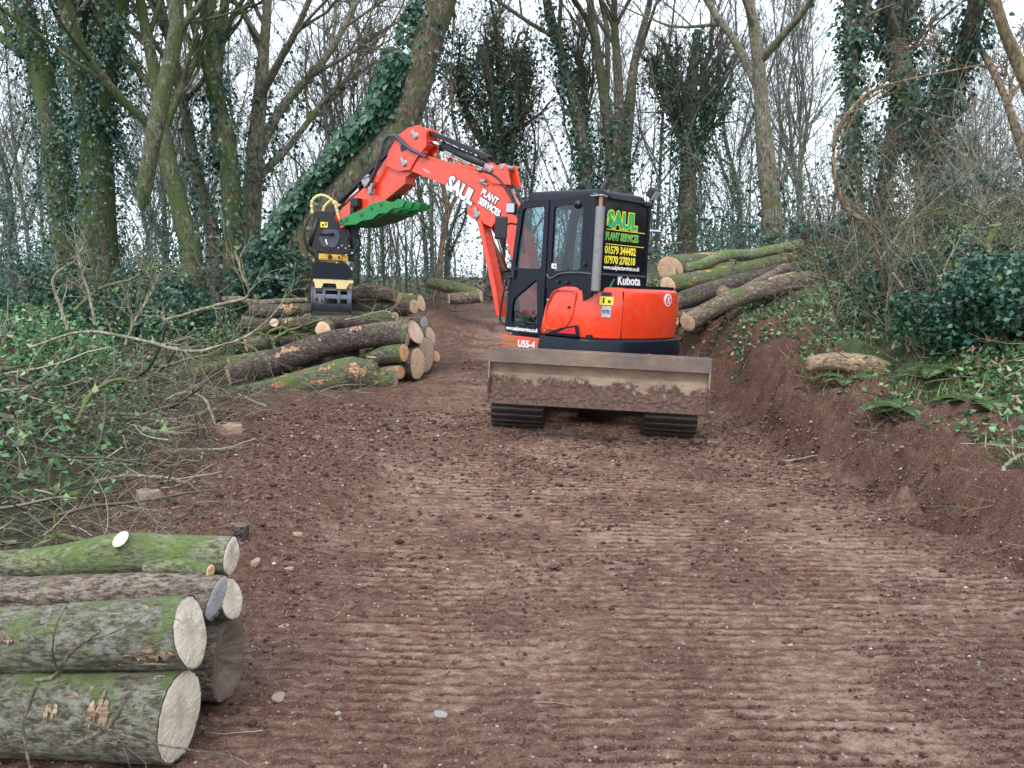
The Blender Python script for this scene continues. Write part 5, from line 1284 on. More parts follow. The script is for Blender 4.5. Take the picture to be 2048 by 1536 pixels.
# fine crumbs: strings of dark and pale grains along the cleat prints
G = Geo(); nn_ = 95000
ys = 1.9+7.2*rng.uniform(0, 1, nn_)**1.5; xs = rng.uniform(-3.2, 3.4, nn_)
xs = np.where(np.abs(xs/ys) > .72, xs*.6, xs)
ov = np.array([[1, 0, 0], [0, 1, 0], [-1, 0, 0], [0, -1, 0], [0, 0, 1], [0, 0, -1.]]); ot = np.array([[0, 1, 4], [1, 2, 4], [2, 3, 4], [3, 0, 4], [1, 0, 5], [2, 1, 5], [3, 2, 5], [0, 3, 5]])
hh_, cc_ = track_detail(xs, ys)
k_ = (rng.uniform(size=nn_) < .05+.75*cc_) & (xs < toe(ys)+.3) & (xs > left_edge(ys)-.3); xs, ys, hh_ = xs[k_], ys[k_], hh_[k_]; m_ = len(xs)
s_ = (rng.exponential(.0022, m_)+.0018)*np.clip(ys/4, .7, 1.8)
V = ov[None]*s_[:, None, None]*rng.uniform(.6, 1.5, (m_, 6, 1))*np.array([1.25, 1, .75]) + np.stack([xs, ys, ground(xs, ys)+hh_+s_*.35], 1)[:, None]
G.add(V, t=(ot[None]+np.arange(m_)[:, None, None]*6).reshape(-1, 3))
M['crumbs'] = leaf_mat('soil_crumbs', [(0.0, (.03, .014, .010)), (.55, (.09, .042, .03)), (.85, (.17, .10, .07)), (.97, (.28, .20, .16)), (1.0, (.42, .38, .33))], rough=.85, trans=0, spec=.3)
tag(G.obj('soil_crumbs', M['crumbs'], smooth=False), 'fine crumbs of earth and grit lying in the crawler prints', 'soil', kind='stuff')
for o in list(COL.objects):
    if o.type == 'EMPTY' and tuple(o.location) == (0, 0, 0) and o.name in KIDS and o.get('category') == 'tree':
        ch = KIDS[o.name]; me = ch[0].data
        v0 = me.vertices[0].co; rebase(o, (v0.x, v0.y, gz(v0.x, v0.y)))
# ------------------------------------------------------------ excavator
M['orange'] = simple('orange_paint', (.82, .048, .010), .26, dirt=.30, dirtcol=(.34, .10, .05), coat=.5, scale=5)
M['orange2'] = simple('dusty_orange_paint', (.70, .075, .03), .45, dirt=.5, dirtcol=(.28, .13, .08), coat=.1, scale=5)
M['navy'] = simple('blue_black_cab_paint', (.005, .007, .016), .36, dirt=.10, dirtcol=(.02, .02, .03), scale=4)
M['navy'].node_tree.nodes['Principled BSDF'].inputs['Specular IOR Level'].default_value = .28
M['black'] = simple('black_plastic', (.010, .010, .012), .5, dirt=.25, dirtcol=(.05, .04, .04), scale=7)
M['rubber'] = simple('dusty_rubber', (.016, .014, .013), .6, dirt=.6, dirtcol=(.075, .045, .033), bumpy=.5, scale=9)
M['gunmetal'] = simple('blue_grey_steel', (.075, .085, .12), .45, metal=.4, dirt=.35, dirtcol=(.16, .12, .10), scale=9)
M['chrome'] = simple('chromed_rod', (.75, .76, .80), .12, metal=1.0)
M['steel'] = simple('worn_pin_steel', (.38, .37, .36), .4, metal=.7, dirt=.3, scale=10)
M['yellow'] = simple('yellow_paint', (.72, .42, .05), .45, dirt=.45, dirtcol=(.20, .13, .08), scale=9)
M['pale_yellow'] = simple('pale_yellow_paint', (.75, .60, .28), .5, dirt=.3, dirtcol=(.3, .2, .12), scale=9)
M['green'] = simple('green_paint', (.008, .23, .055), .45, dirt=.45, dirtcol=(.05, .09, .04), scale=9)
M['green_dark'] = simple('worn_green_paint', (.012, .16, .05), .55, dirt=.6, dirtcol=(.08, .07, .05), scale=9)
M['galv'] = simple('perforated_exhaust_steel', (.26, .25, .25), .45, metal=.6, dirt=.3, scale=10)
M['rust'] = simple('rusty_pipe', (.38, .20, .09), .6, metal=.3, dirt=.3, dirtcol=(.12, .06, .03), scale=12)
M['white'] = simple('white_lettering', (.82, .82, .82), .5)
M['txt_green'] = simple('green_lettering', (.02, .40, .12), .5)
M['txt_yellow'] = simple('yellow_lettering', (.85, .72, .05), .5)
M['txt_dark'] = simple('dark_lettering', (.02, .02, .03), .5)
M['red'] = simple('red_lens', (.6, .02, .02), .25)
M['sticker_grey'] = simple('grey_plate', (.45, .47, .55), .4)
M['sticker_yellow'] = simple('yellow_sticker', (.85, .72, .06), .5)
M['vinyl'] = simple('black_window_vinyl', (.006, .006, .008), .12, coat=.3)
M['seat'] = simple('grey_seat_cloth', (.06, .065, .07), .9, bumpy=.3)
M['hose'] = simple('yellow_hose_wrap', (.66, .62, .25), .6, dirt=.3, dirtcol=(.25, .22, .12), bumpy=.5, scale=30)
m, n, l, b = newmat('tinted_cab_glass')
gl = N_(n, 'ShaderNodeBsdfGlossy', Roughness=.02); gl.inputs['Color'].default_value = (1, 1, 1, 1)
tr = n.new('ShaderNodeBsdfTransparent'); tr.inputs['Color'].default_value = (.66, .75, .77, 1)
lw_ = N_(n, 'ShaderNodeLayerWeight', Blend=.25); mx = n.new('ShaderNodeMixShader')
l.new(math_(n, l, 'ADD', math_(n, l, 'MULTIPLY', lw_.outputs['Facing'], .10), .025), mx.inputs[0]); l.new(tr.outputs[0], mx.inputs[1]); l.new(gl.outputs[0], mx.inputs[2]); l.new(mx.outputs[0], n['Material Output'].inputs['Surface'])
M['glass'] = m
# blade steel: scoured pale brown, a ragged wet mud coat along the bottom
m, n, l, b = newmat('scoured_blade_steel')
c = coord(n); sp = n.new('ShaderNodeSeparateXYZ'); l.new(c, sp.inputs[0])
base = ramp(n, l, noise(n, l, 3.0, 7, .65, mapping(n, l, c, (1, 1, 2.5))), [(.3, (.105, .068, .048)), (.5, (.235, .16, .105)), (.7, (.36, .265, .18))])
scr = ramp(n, l, noise(n, l, 5, 6, .7, mapping(n, l, c, (.6, 1, 14))), [(.4, 0.0), (.75, .5)])
base = mixc(n, l, scr, base, (.22, .16, .14))
topd = math_(n, l, 'MULTIPLY', ramp(n, l, sp.outputs['Z'], [(.0, 0.0), (.735, 0.0), (.75, 1.0)]), ramp(n, l, noise(n, l, 2.2, 5, .6, c), [(.42, 0.15), (.62, .75)]))
base = mixc(n, l, topd, base, (.12, .10, .10))
mud = math_(n, l, 'SUBTRACT', noise(n, l, 5.0, 10, .74, c), math_(n, l, 'MULTIPLY', math_(n, l, 'SUBTRACT', sp.outputs['Z'], .53), 1.7))
mudf = ramp(n, l, mud, [(.38, 0.0), (.45, 1.0)])
spot = ramp(n, l, noise(n, l, 13, 3, .5, c), [(.685, 0.0), (.70, 1.0)])
mudf = math_(n, l, 'MAXIMUM', mudf, math_(n, l, 'MULTIPLY', spot, ramp(n, l, sp.outputs['Z'], [(.60, 1.0), (.75, .0)])))
mudc = ramp(n, l, noise(n, l, 30, 6, .7, c), [(.35, (.035, .018, .013)), (.65, (.13, .072, .052))])
col = mixc(n, l, mudf, base, mudc)
l.new(col, b.inputs['Base Color']); l.new(mixc(n, l, mudf, (.45,)*3, (.85,)*3), b.inputs['Roughness'])
l.new(math_(n, l, 'MULTIPLY', math_(n, l, 'SUBTRACT', 1.0, mudf), .10), b.inputs['Metallic'])
bump(n, l, b, math_(n, l, 'ADD', math_(n, l, 'MULTIPLY', mudf, noise(n, l, 40, 5, .7, c)), math_(n, l, 'MULTIPLY', mudf, .5)), .25, .008)
M['blade'] = m

EX = empty('excavator', (.9, 9.65, .085), 'orange and blue-black compact excavator with a log grab, parked on the muddy track', 'excavator')
EX.rotation_euler = (0, RAD(2.8), 0)
UC = Matrix.Rotation(RAD(-3.9), 4, 'Z') @ Matrix.Translation((-.02, -.03, -.015))
U = Matrix.Rotation(RAD(46), 4, 'Z')
BM = U @ Matrix.Translation((.07, .706, 0)) @ Matrix.Rotation(RAD(9), 4, 'Z')
X, Y_, Z = (1, 0, 0), (0, 1, 0), (0, 0, 1)
SIDE = (Y_, Z, X)     # polygon in (Y, Z), extruded along X
REAR = (X, Z, Y_)     # polygon in (X, Z), extruded along Y
PLAN = (X, Y_, Z)

def P_(name, fn, mat, frame=U, parent=EX, **kw):
    bm = bmesh.new(); fn(bm); return part(name, bm, M[mat], parent, frame, **kw)

def text(body, size, mat, frame, origin, xd, yd, parent, name='lettering', depth=.002, bold=0.0, align='LEFT', outline=None, shear=0.0, sx=1.0):
    cu = bpy.data.curves.new(name, 'FONT'); cu.body = body; cu.size = size; cu.extrude = depth; cu.offset = bold; cu.align_x = align; cu.shear = shear; cu.resolution_u = 3
    to = bpy.data.objects.new('tmp_text', cu); COL.objects.link(to)
    bpy.context.view_layer.update()
    me = bpy.data.meshes.new_from_object(to.evaluated_get(bpy.context.evaluated_depsgraph_get()))
    bpy.data.objects.remove(to); bpy.data.curves.remove(cu)
    xd, yd = Vector(xd).normalized(), Vector(yd).normalized(); zd = xd.cross(yd)
    mt = Matrix(((xd.x*sx, yd.x, zd.x, origin[0]), (xd.y*sx, yd.y, zd.y, origin[1]), (xd.z*sx, yd.z, zd.z, origin[2]), (0, 0, 0, 1)))
    me.transform(frame @ mt)
    me.materials.clear(); me.materials.append(M[mat]); me.name = name
    o = bpy.data.objects.new(name, me); COL.objects.link(o); o.parent = parent
    if outline:
        om, ow = outline
        z2 = Vector(origin)-zd*.003
        text(body, size, om, frame, tuple(z2), xd, yd, parent, name+'_outline', depth, bold+ow, align, None, shear, sx)
    return o

# ---- crawler tracks: belt, lugs, sprocket wheels, rollers, frame
lug_bm = bmesh.new(); box(lug_bm, (0, 0, 0), (.50, .030, .030), .006, seg=1); lug_me = bpy.data.meshes.new('track_lug'); lug_bm.to_mesh(lug_me); lug_bm.free(); lug_me.materials.append(M['rubber'])
pad_bm = bmesh.new(); box(pad_bm, (0, 0, 0), (.13, .05, .05), .008, seg=1); pad_me = bpy.data.meshes.new('track_pad'); pad_bm.to_mesh(pad_me); pad_bm.free(); pad_me.materials.append(M['rubber'])
for s in (-1, 1):
    xc = s*.735; r = .265; y0, y1 = -1.30, 1.10; zc = .295
    path = []
    nstr, narc = 14, 16
    for i in range(nstr): path.append((y0+(y1-y0)*i/nstr, zc-r, 0))
    for i in range(narc): a = -math.pi/2+math.pi*i/narc; path.append((y1+r*math.cos(a), zc+r*math.sin(a), 0))
    for i in range(nstr): path.append((y1-(y1-y0)*i/nstr, zc+r, 0))
    for i in range(narc): a = math.pi/2+math.pi*i/narc; path.append((y0+r*math.cos(a), zc+r*math.sin(a), 0))
    outer = [(p[0], p[1]) for p in path]
    cyz = lambda p, k_: (p[0], zc+(p[1]-zc)*k_) 
    def off(p, dlt):
        y, z = p; yc = min(max(y, y0), y1); v = Vector((y-yc, z-zc)); v.normalize(); return (y-v.x*dlt, z-v.y*dlt)
    belt = P_('rubber_track', lambda bm: ring(bm, outer, [off(p, .035) for p in outer], SIDE, xc-.255, xc+.255), 'rubber', UC)
    # lugs along the belt at 62 mm
    per = 2*(y1-y0)+2*math.pi*r; cnt = int(per/.062)
    for i in range(cnt):
        d = per*i/cnt; L = y1-y0
        if d < L: y, z, a = y0+d, zc-r, -math.pi/2
        elif d < L+math.pi*r: a = -math.pi/2+(d-L)/r; y, z = y1+r*math.cos(a), zc+r*math.sin(a)
        elif d < 2*L+math.pi*r: y, z, a = y1-(d-L-math.pi*r), zc+r, math.pi/2
        else: a = math.pi/2+(d-2*L-math.pi*r)/r; y, z = y0+r*math.cos(a), zc+r*math.sin(a)
        o = bpy.data.objects.new('track_lug', lug_me); COL.objects.link(o); o.parent = belt
        o.matrix_basis = UC @ Matrix.Translation((xc, y+math.cos(a)*.012, z+math.sin(a)*.012)) @ Matrix.Rotation(a-math.pi/2, 4, 'X')
    def wheels(bm, yy, rr, w=.16):
        cyl(bm, (xc-w, yy, zc if rr > .1 else zc-r+.045+rr), (xc+w, yy, zc if rr > .1 else zc-r+.045+rr), rr, k=24, bev=.01)
    P_('drive_sprocket', lambda bm: (wheels(bm, y1, .215, .12), cyl(bm, (xc-.2, y1, zc), (xc+.2, y1, zc), .1, k=20, bev=.01)), 'black', UC)
    P_('idler_wheel', lambda bm: (wheels(bm, y0, .215, .10), cyl(bm, (xc-.15, y0, zc), (xc+.15, y0, zc), .06, k=16)), 'black', UC)
    for yy in (-.9, -.5, -.1, .3, .7): P_('track_roller', lambda bm: wheels(bm, yy, .085, .15), 'black', UC)
    P_('track_frame', lambda bm: box(bm, (xc, -.1, .33), (.20, 2.1, .17), .02), 'orange2', UC)
P_('undercarriage_frame', lambda bm: (box(bm, (0, -.05, .40), (1.25, .75, .20), .03), box(bm, (0, -.05, .53), (.62, .62, .10), .02), cyl(bm, (0, 0, .50), (0, 0, .66), .38, k=32), box(bm, (0, -.75, .36), (.5, .8, .14), .02)), 'black', UC)
# ---- dozer blade
yb = -2.15
prof = [(yb+.00, .895), (yb+.045, .885), (yb+.085, .80), (yb+.10, .66), (yb+.085, .54), (yb+.02, .40), (yb-.015, .40), (yb+.05, .55), (yb+.062, .66), (yb+.045, .78)]
def bladefn(bm):
    prism(bm, prof, SIDE, -.968, .968, .004, 1)
blade = P_('dozer_blade', bladefn, 'blade', UC)
P_('cutting_edge', lambda bm: prism(bm, [(yb-.024, .385), (yb-.006, .380), (yb+.06, .53), (yb+.044, .545)], SIDE, -.974, .974, .002, 1), 'blade', UC, parent=blade)
P_('top_rail', lambda bm: prism(bm, [(yb-.012, .755), (yb+.03, .755), (yb-.002, .884), (yb-.022, .884)], SIDE, -.974, .974, .003, 1), 'blade', UC, parent=blade)
for s in (-1, 1):
    P_('end_plate', lambda bm: prism(bm, [(yb-.02, .40), (yb-.015, .886), (yb+.12, .86), (yb+.13, .56), (yb+.05, .42)], SIDE, s*.972-.008, s*.972+.008, .002, 1), 'blade', UC, parent=blade)
    P_('blade_arm', lambda bm: prism(bm, [(yb+.08, .58), (yb+.08, .74), (-.9, .46), (-.9, .32)], SIDE, s*.33-.045, s*.33+.045, .008), 'black', UC)
P_('blade_cylinder', lambda bm: (cyl(bm, (0, yb+.1, .70), (0, -1.4, .55), .03), cyl(bm, (0, -1.45, .56), (0, -.6, .45), .055)), 'black', UC)
# wet mud stuck on the blade
def mudfn(bm):
    rr = random.Random(5)
    for i in range(150):
        x = rr.uniform(-.96, .96); z = .415+abs(rr.gauss(0, .07)); s = rr.uniform(.008, .026)
        yy = yb + .06*min(1, max(0, (z-.44)/.12)) - .004
        b2 = bmesh.new(); bmesh.ops.create_icosphere(b2, subdivisions=1, radius=s)
        for v in b2.verts: v.co = Vector((v.co.x*rr.uniform(.8, 1.7), v.co.y*.5, v.co.z*rr.uniform(.6, 1.1)))+Vector((x, yy-.002, z))
        t = bpy.data.meshes.new('t'); b2.to_mesh(t); b2.free(); bm.from_mesh(t); bpy.data.meshes.remove(t)
M['mud'] = simple('wet_mud', (.12, .062, .046), .75, bumpy=.8, scale=25)
o = P_('mud_lumps', mudfn, 'mud', UC, parent=blade); o['kind'] = 'stuff'

# ---- upper body shells
def arcs(pts, r, seg=6, closed=False):
    out = []; n_ = len(pts)
    for i in range(n_):
        p = Vector(pts[i])
        if not closed and i in (0, n_-1): out.append(tuple(p)); continue
        a = Vector(pts[i-1]); b_ = Vector(pts[(i+1) % n_]); q0 = p+(a-p).normalized()*min(r, (a-p).length*.48); q1 = p+(b_-p).normalized()*min(r, (b_-p).length*.48)
        for s in range(seg+1):
            t = s/seg; out.append(tuple((1-t)**2*q0+2*t*(1-t)*p+t*t*q1))
    fine = []
    for a, b_ in zip(out, out[1:]+([out[0]] if closed else [])):
        k_ = max(1, int((Vector(b_)-Vector(a)).length/.03))
        fine += [tuple(Vector(a).lerp(Vector(b_), j/k_)) for j in range(k_)]
    if not closed: fine.append(out[-1])
    return fine
def shell(bm, path, z0, ztop, cap=.05, bulge=.0, closed=False, inward=.35, lip=.012):
    """wall of plan path with rounded shoulder; ztop a number or f(u)"""
    n_ = len(path); rings = []
    tot = [0]
    for a, b_ in zip(path, path[1:]): tot.append(tot[-1]+(Vector(b_)-Vector(a)).length)
    for i, p in enumerate(path):
        a = Vector(path[i-1] if (i > 0 or closed) else path[i]); b_ = Vector(path[(i+1) % n_] if (i < n_-1 or closed) else path[i])
        t = (b_-a).normalized(); nn = Vector((t.y, -t.x))          # outward for counter-clockwise path
        zt = ztop(tot[i]) if callable(ztop) else ztop
        prof = [(-lip, z0), (0, z0+lip)]
        for j in range(1, 4): prof.append((bulge*math.sin(math.pi*j/4), z0+lip+(zt-cap-z0-lip)*j/4))
        prof.append((0, zt-cap))
        for j in range(1, 6): a_ = math.pi/2*j/5; prof.append((-cap*(1-math.cos(a_)), zt-cap+cap*math.sin(a_)))
        prof.append((-inward, zt+.004))
        rings.append([bm.verts.new((p[0]+nn.x*o_, p[1]+nn.y*o_, z_)) for o_, z_ in prof])
    rng_ = range(n_) if closed else range(n_-1)
    for i in rng_:
        A, B = rings[i], rings[(i+1) % n_]
        for j in range(len(A)-1):
            f = bm.faces.new((A[j], B[j], B[j+1], A[j+1])); f.smooth = True
    return rings

# plan path runs counter-clockwise seen from above: right side -> ... we go left-front to right-front round the rear
hood_path = arcs([(-.880, .03), (-.885, -.50), (-.60, -.76), (-.1, -.83), (.38, -.80), (.70, -.62), (.80, -.30), (.80, .35)], .16)
def split(path, x0):  # first part while on the left / rear-left corner
    k_ = next(i for i, p in enumerate(path) if p[0] > x0 and p[1] < -.5)
    return path[:k_+1], path[k_:]
pa, pb = split(hood_path, -.56)
def side_top(u):  # quarter-round front of the side panel
    return 1.045+.40*math.sqrt(max(0, 1-max(0, 1-u/.34)**2.4)) if u < .34 else 1.445
side = P_('side_panel', lambda bm: shell(bm, pa, .915, side_top, .045, .012, inward=.25), 'orange', U, smooth=True)
hood = P_('engine_hood', lambda bm: shell(bm, [(p[0], p[1]) for p in pb][0:], .915, 1.44, .05, .018, inward=.45), 'orange', U, smooth=True)
P_('hood_deck', lambda bm: prism(bm, [(-.60, -.55), (.62, -.55), (.62, .3), (-.60, .3)], PLAN, 1.30, 1.425), 'orange', U, parent=hood)
P_('hood_seam', lambda bm: box(bm, (pb[0][0], pb[0][1]-.004, 1.165), (.008, .012, .49)), 'black', U, parent=hood)
P_('hood_top_cover', lambda bm: prism(bm, rpoly([(-.46, -.70), (.56, -.66), (.66, -.50), (.66, -.1), (-.46, -.1)], .06), PLAN, 1.42, 1.475, .015), 'navy', U, parent=hood)
skirt_path = [(p[0]*1.03+(.03 if p[0] > 0 else 0), p[1]*1.035) for p in hood_path]
P_('counterweight', lambda bm: (shell(bm, skirt_path, .60, .912, .03, .02, inward=.5), prism(bm, [(-.78, -.62), (.74, -.62), (.74, .6), (-.78, .6)], PLAN, .62, .66)), 'navy', U, smooth=True)
P_('body_core', lambda bm: prism(bm, [(-.74, -.58), (.70, -.58), (.74, .60), (-.74, .60)], PLAN, .67, .905, .01), 'black', U)
# long service door, its rim and latch
def sd(bm):
    o_ = rpoly([(-.025, .98), (-.035, 1.22), (-.13, 1.395), (-.44, 1.395), (-.40, 1.12), (-.28, .97)], .06)
    c0 = (sum(p[0] for p in o_)/len(o_), sum(p[1] for p in o_)/len(o_))
    i_ = [(c0[0]+(p[0]-c0[0])*.965, c0[1]+(p[1]-c0[1])*.965) for p in o_]
    ring(bm, o_, i_, SIDE, -.905, -.885)
P_('access_panel_rim', sd, 'orange2', U, parent=side)
P_('latch', lambda bm: cyl(bm, (-.912, -.35, 1.22), (-.885, -.35, 1.22), .014, k=12), 'black', U, parent=side)
P_('latch', lambda bm: cyl(bm, (-.912, -.06, 1.28), (-.885, -.06, 1.28), .014, k=12), 'steel', U, parent=side)
P_('latch', lambda bm: cyl(bm, (-.906, -.03, .955), (-.880, -.03, .955), .012, k=12), 'steel', U, parent=side)
P_('corner_trim', lambda bm: prism(bm, [(-.02, .918), (-.25, 1.0), (-.47, 1.045), (-.50, .93), (-.47, .918)], SIDE, -.912, -.880, .006), 'navy', U, parent=side)
P_('red_reflector', lambda bm: prism(bm, [(-.22, .945), (-.33, .995), (-.45, 1.022), (-.47, .95)], SIDE, -.920, -.906, .004), 'red', U, parent=side)
# orange slew deck under the cab with the model lettering
deck = P_('slew_deck', lambda bm: prism(bm, [(.0, .70), (.0, .865), (.63, .865), (.63, .74), (.5, .70)], SIDE, -.885, .5, .01), 'orange2', U)
text('U55-4', .10, 'white', U, (-.889, .36, .755), (0, -1, 0), Z, deck, bold=.003)
P_('warning_strip', lambda bm: (prism(bm, [(.40, .80), (.40, .845), (.625, .845), (.625, .80)], SIDE, -.890, -.880), prism(bm, [(.40, .745), (.40, .785), (.625, .785), (.625, .76)], SIDE, -.890, -.880)), 'rust', U, parent=deck)

# ---- cab
XL, XR = -.85, .03
d_out = rpoly([(.02, .90), (.58, .90), (.53, 1.56), (.02, 1.56)], [.03, .05, .001, .001])
d_in = rpoly([(.09, .99), (.49, .99), (.475, 1.26), (.14, 1.49)], [.06, .07, .05, .03])
u_out = rpoly([(.02, 1.56), (.53, 1.56), (.445, 2.30), (.02, 2.32)], [.001, .001, .07, .03])
u_in = rpoly([(.085, 1.60), (.47, 1.60), (.39, 2.24), (.08, 2.255)], .05)
door = P_('cab_door', lambda bm: (ring(bm, d_out, d_in, SIDE, XL-.03, XL+.02), ring(bm, u_out, u_in, SIDE, XL-.03, XL+.02)), 'navy', U)
P_('door_glass', lambda bm: prism(bm, d_in, SIDE, XL-.012, XL-.006), 'glass', U, parent=door)
P_('door_glass', lambda bm: prism(bm, u_in, SIDE, XL-.012, XL-.006), 'glass', U, parent=door)
P_('door_handle', lambda bm: (box(bm, (XL-.045, .47, 1.535), (.03, .035, .10), .008), ), 'black', U, parent=door)
P_('grab_rail', lambda bm: pipe(bm, [(XL-.02, .50, 1.50), (XL-.06, .56, 1.45), (XL-.06, .63, 1.05), (XL-.02, .58, .98)], .011), 'black', U, parent=door)
text('www.saulplantservices.co.uk', .062, 'white', U, (XL-.033, .555, .925), (0, -1, 0), Z, door, bold=.001, sx=.66)
# side rear window wall
s_out = rpoly([(-.60, 1.40), (.015, 1.40), (.015, 2.32), (-.60, 2.36)], [.02, .001, .001, .06])
s_in = rpoly([(-.44, 1.60), (-.045, 1.58), (-.045, 2.25), (-.44, 2.27)], .05)
cabw = P_('cab_side_wall', lambda bm: ring(bm, s_out, s_in, SIDE, XL-.02, XL+.025), 'navy', U)
P_('side_window', lambda bm: prism(bm, s_in, SIDE, XL-.008, XL-.002), 'glass', U, parent=cabw)
P_('window_sill_strip', lambda bm: pipe(bm, [(XL-.028, .0, 1.545), (XL-.028, -.06, 1.505), (XL-.028, -.20, 1.56), (XL-.028, -.45, 1.575), (XL-.028, -.60, 1.565)], .012), 'gunmetal', U, parent=cabw)
P_('lower_side_panel', lambda bm: prism(bm, [(.01, .92), (.01, 1.40), (-.60, 1.40), (-.60, 1.35), (-.35, 1.2), (-.1, .92)], SIDE, XL-.010, XL+.02), 'navy', U, parent=cabw)
for yy, zz_ in ((-.16, 1.475), (-.28, 1.47), (-.50, 1.66)):
    P_('wall_bolt', lambda bm: cyl(bm, (XL-.045, yy, zz_), (XL-.015, yy, zz_), .018, k=12, bev=.004), 'black', U, parent=cabw)
text('Joker & Son', .055, 'white', U, (XL-.011, -.20, 1.68), (0, -1, 0), Z, cabw, shear=.3, bold=.001, sx=.8) if False else None
P_('window_sticker', lambda bm: box(bm, (XL-.011, -.07, 1.635), (.003, .085, .05)), 'white', U, parent=cabw)
P_('window_sticker_patch', lambda bm: box(bm, (XL-.0135, -.088, 1.635), (.002, .028, .022)), 'red', U, parent=cabw)
# rear wall with lettered black window
r_out = rpoly([(XL+.02, 1.40), (XR-.02, 1.40), (XR-.02, 2.36), (XL+.02, 2.36)], [.01, .01, .06, .06])
r_in = rpoly([(XL+.06, 1.60), (XR-.06, 1.60), (XR-.06, 2.29), (XL+.06, 2.29)], .06)
rear = P_('cab_rear_wall', lambda bm: ring(bm, r_out, r_in, REAR, -.645, -.60), 'navy', U)
rw = P_('rear_window', lambda bm: prism(bm, r_in, REAR, -.635, -.622), 'vinyl', U)
RY = -.639
RX = (1, 0, 0)
text('SAUL', .215, 'txt_green', U, (-.715, RY, 2.055), RX, Z, rw, bold=.010, outline=('txt_yellow', .011), sx=1.0, depth=.0015)
P_('lettering_rule', lambda bm: (box(bm, (-.40, RY, 2.025), (.66, .003, .007)), box(bm, (-.40, RY, 1.878), (.66, .003, .007))), 'txt_yellow', U, parent=rw)
text('PLANT SERVICES', .106, 'txt_green', U, (-.735, RY, 1.922), RX, Z, rw, bold=.0015, outline=('txt_yellow', .003), sx=.72, depth=.0015)
text('01579 344402', .106, 'txt_yellow', U, (-.735, RY, 1.785), RX, Z, rw, bold=.004, sx=.86, depth=.0015)
text('07970 270218', .106, 'txt_yellow', U, (-.735, RY, 1.685), RX, Z, rw, bold=.004, sx=.86, depth=.0015)
text('www.saulplantservices.co.uk', .062, 'white', U, (-.74, RY, 1.625), RX, Z, rw, bold=.001, sx=.86, depth=.0015)
text('Kubota', .135, 'white', U, (-.51, -.651, 1.475), RX, Z, rear, bold=.004, sx=1.0)
P_('sill_strip', lambda bm: box(bm, (-.41, -.652, 1.572), (.78, .012, .022), .004), 'gunmetal', U, parent=rear)
P_('green_flash', lambda bm: prism(bm, [(-.64, 1.44), (-.57, 1.53), (-.56, 1.525), (-.62, 1.44)], REAR, -.652, -.647), 'txt_green', U, parent=rear)
# pillars, right wall, front glass, roof
P_('cab_pillar', lambda bm: cyl(bm, (XL+.03, -.585, 1.38), (XL+.03, -.575, 2.35), .055, k=20), 'navy', U, smooth=True)
P_('cab_pillar', lambda bm: cyl(bm, (XR-.03, -.585, 1.38), (XR-.03, -.575, 2.35), .055, k=20), 'navy', U, smooth=True)
P_('cab_pillar', lambda bm: pipe(bm, [(XL+.03, .55, .93), (XL+.03, .52, 1.5), (XL+.03, .44, 2.15), (XL+.03, .38, 2.33)], .035), 'navy', U)
P_('cab_pillar', lambda bm: pipe(bm, [(XR-.03, .55, .93), (XR-.03, .52, 1.5), (XR-.03, .44, 2.15), (XR-.03, .38, 2.33)], .035), 'navy', U)
rr_out = rpoly([(-.60, .92), (.56, .92), (.44, 2.32), (-.60, 2.36)], .05); rr_in = rpoly([(-.50, 1.30), (.47, 1.30), (.38, 2.24), (-.50, 2.26)], .06)
rwall = P_('cab_right_wall', lambda bm: ring(bm, rr_out, rr_in, SIDE, XR-.02, XR+.02), 'navy', U)
P_('right_window', lambda bm: prism(bm, rr_in, SIDE, XR-.003, XR+.003), 'glass', U, parent=rwall)
P_('windscreen', lambda bm: prism(bm, [(.56, .98), (.555, .98), (.515, 1.5), (.430, 2.15), (.37, 2.30), (.376, 2.30), (.436, 2.15), (.522, 1.5)], SIDE, XL+.05, XR-.05), 'glass', U)
P_('cab_floor', lambda bm: box(bm, (-.41, -.02, .93), (.84, 1.14, .05), .01), 'black', U)
roof_path = arcs([(XL-.01, .42), (XL-.01, -.62), (XR+.01, -.62), (XR+.01, .42)], .17, closed=True)
def rooffn(bm):
    rings = shell(bm, roof_path, 2.29, 2.42, .085, .006, closed=True, inward=.22)
    last = [r[-1] for r in rings]; c0 = sum((v.co for v in last), Vector())/len(last)+Vector((0, 0, .02)); cv = bm.verts.new(c0)
    for i in range(len(last)): bm.faces.new((last[i], last[(i+1) % len(last)], cv))
    lo = [r[0] for r in rings]; bm.faces.new(lo[::-1])
roof = P_('cab_roof', rooffn, 'navy', U, smooth=True)
P_('roof_lip', lambda bm: (box(bm, (-.41, -.655, 2.335), (.62, .04, .03), .01), box(bm, (-.07, -.65, 2.325), (.16, .05, .05), .015)), 'black', U, parent=roof)
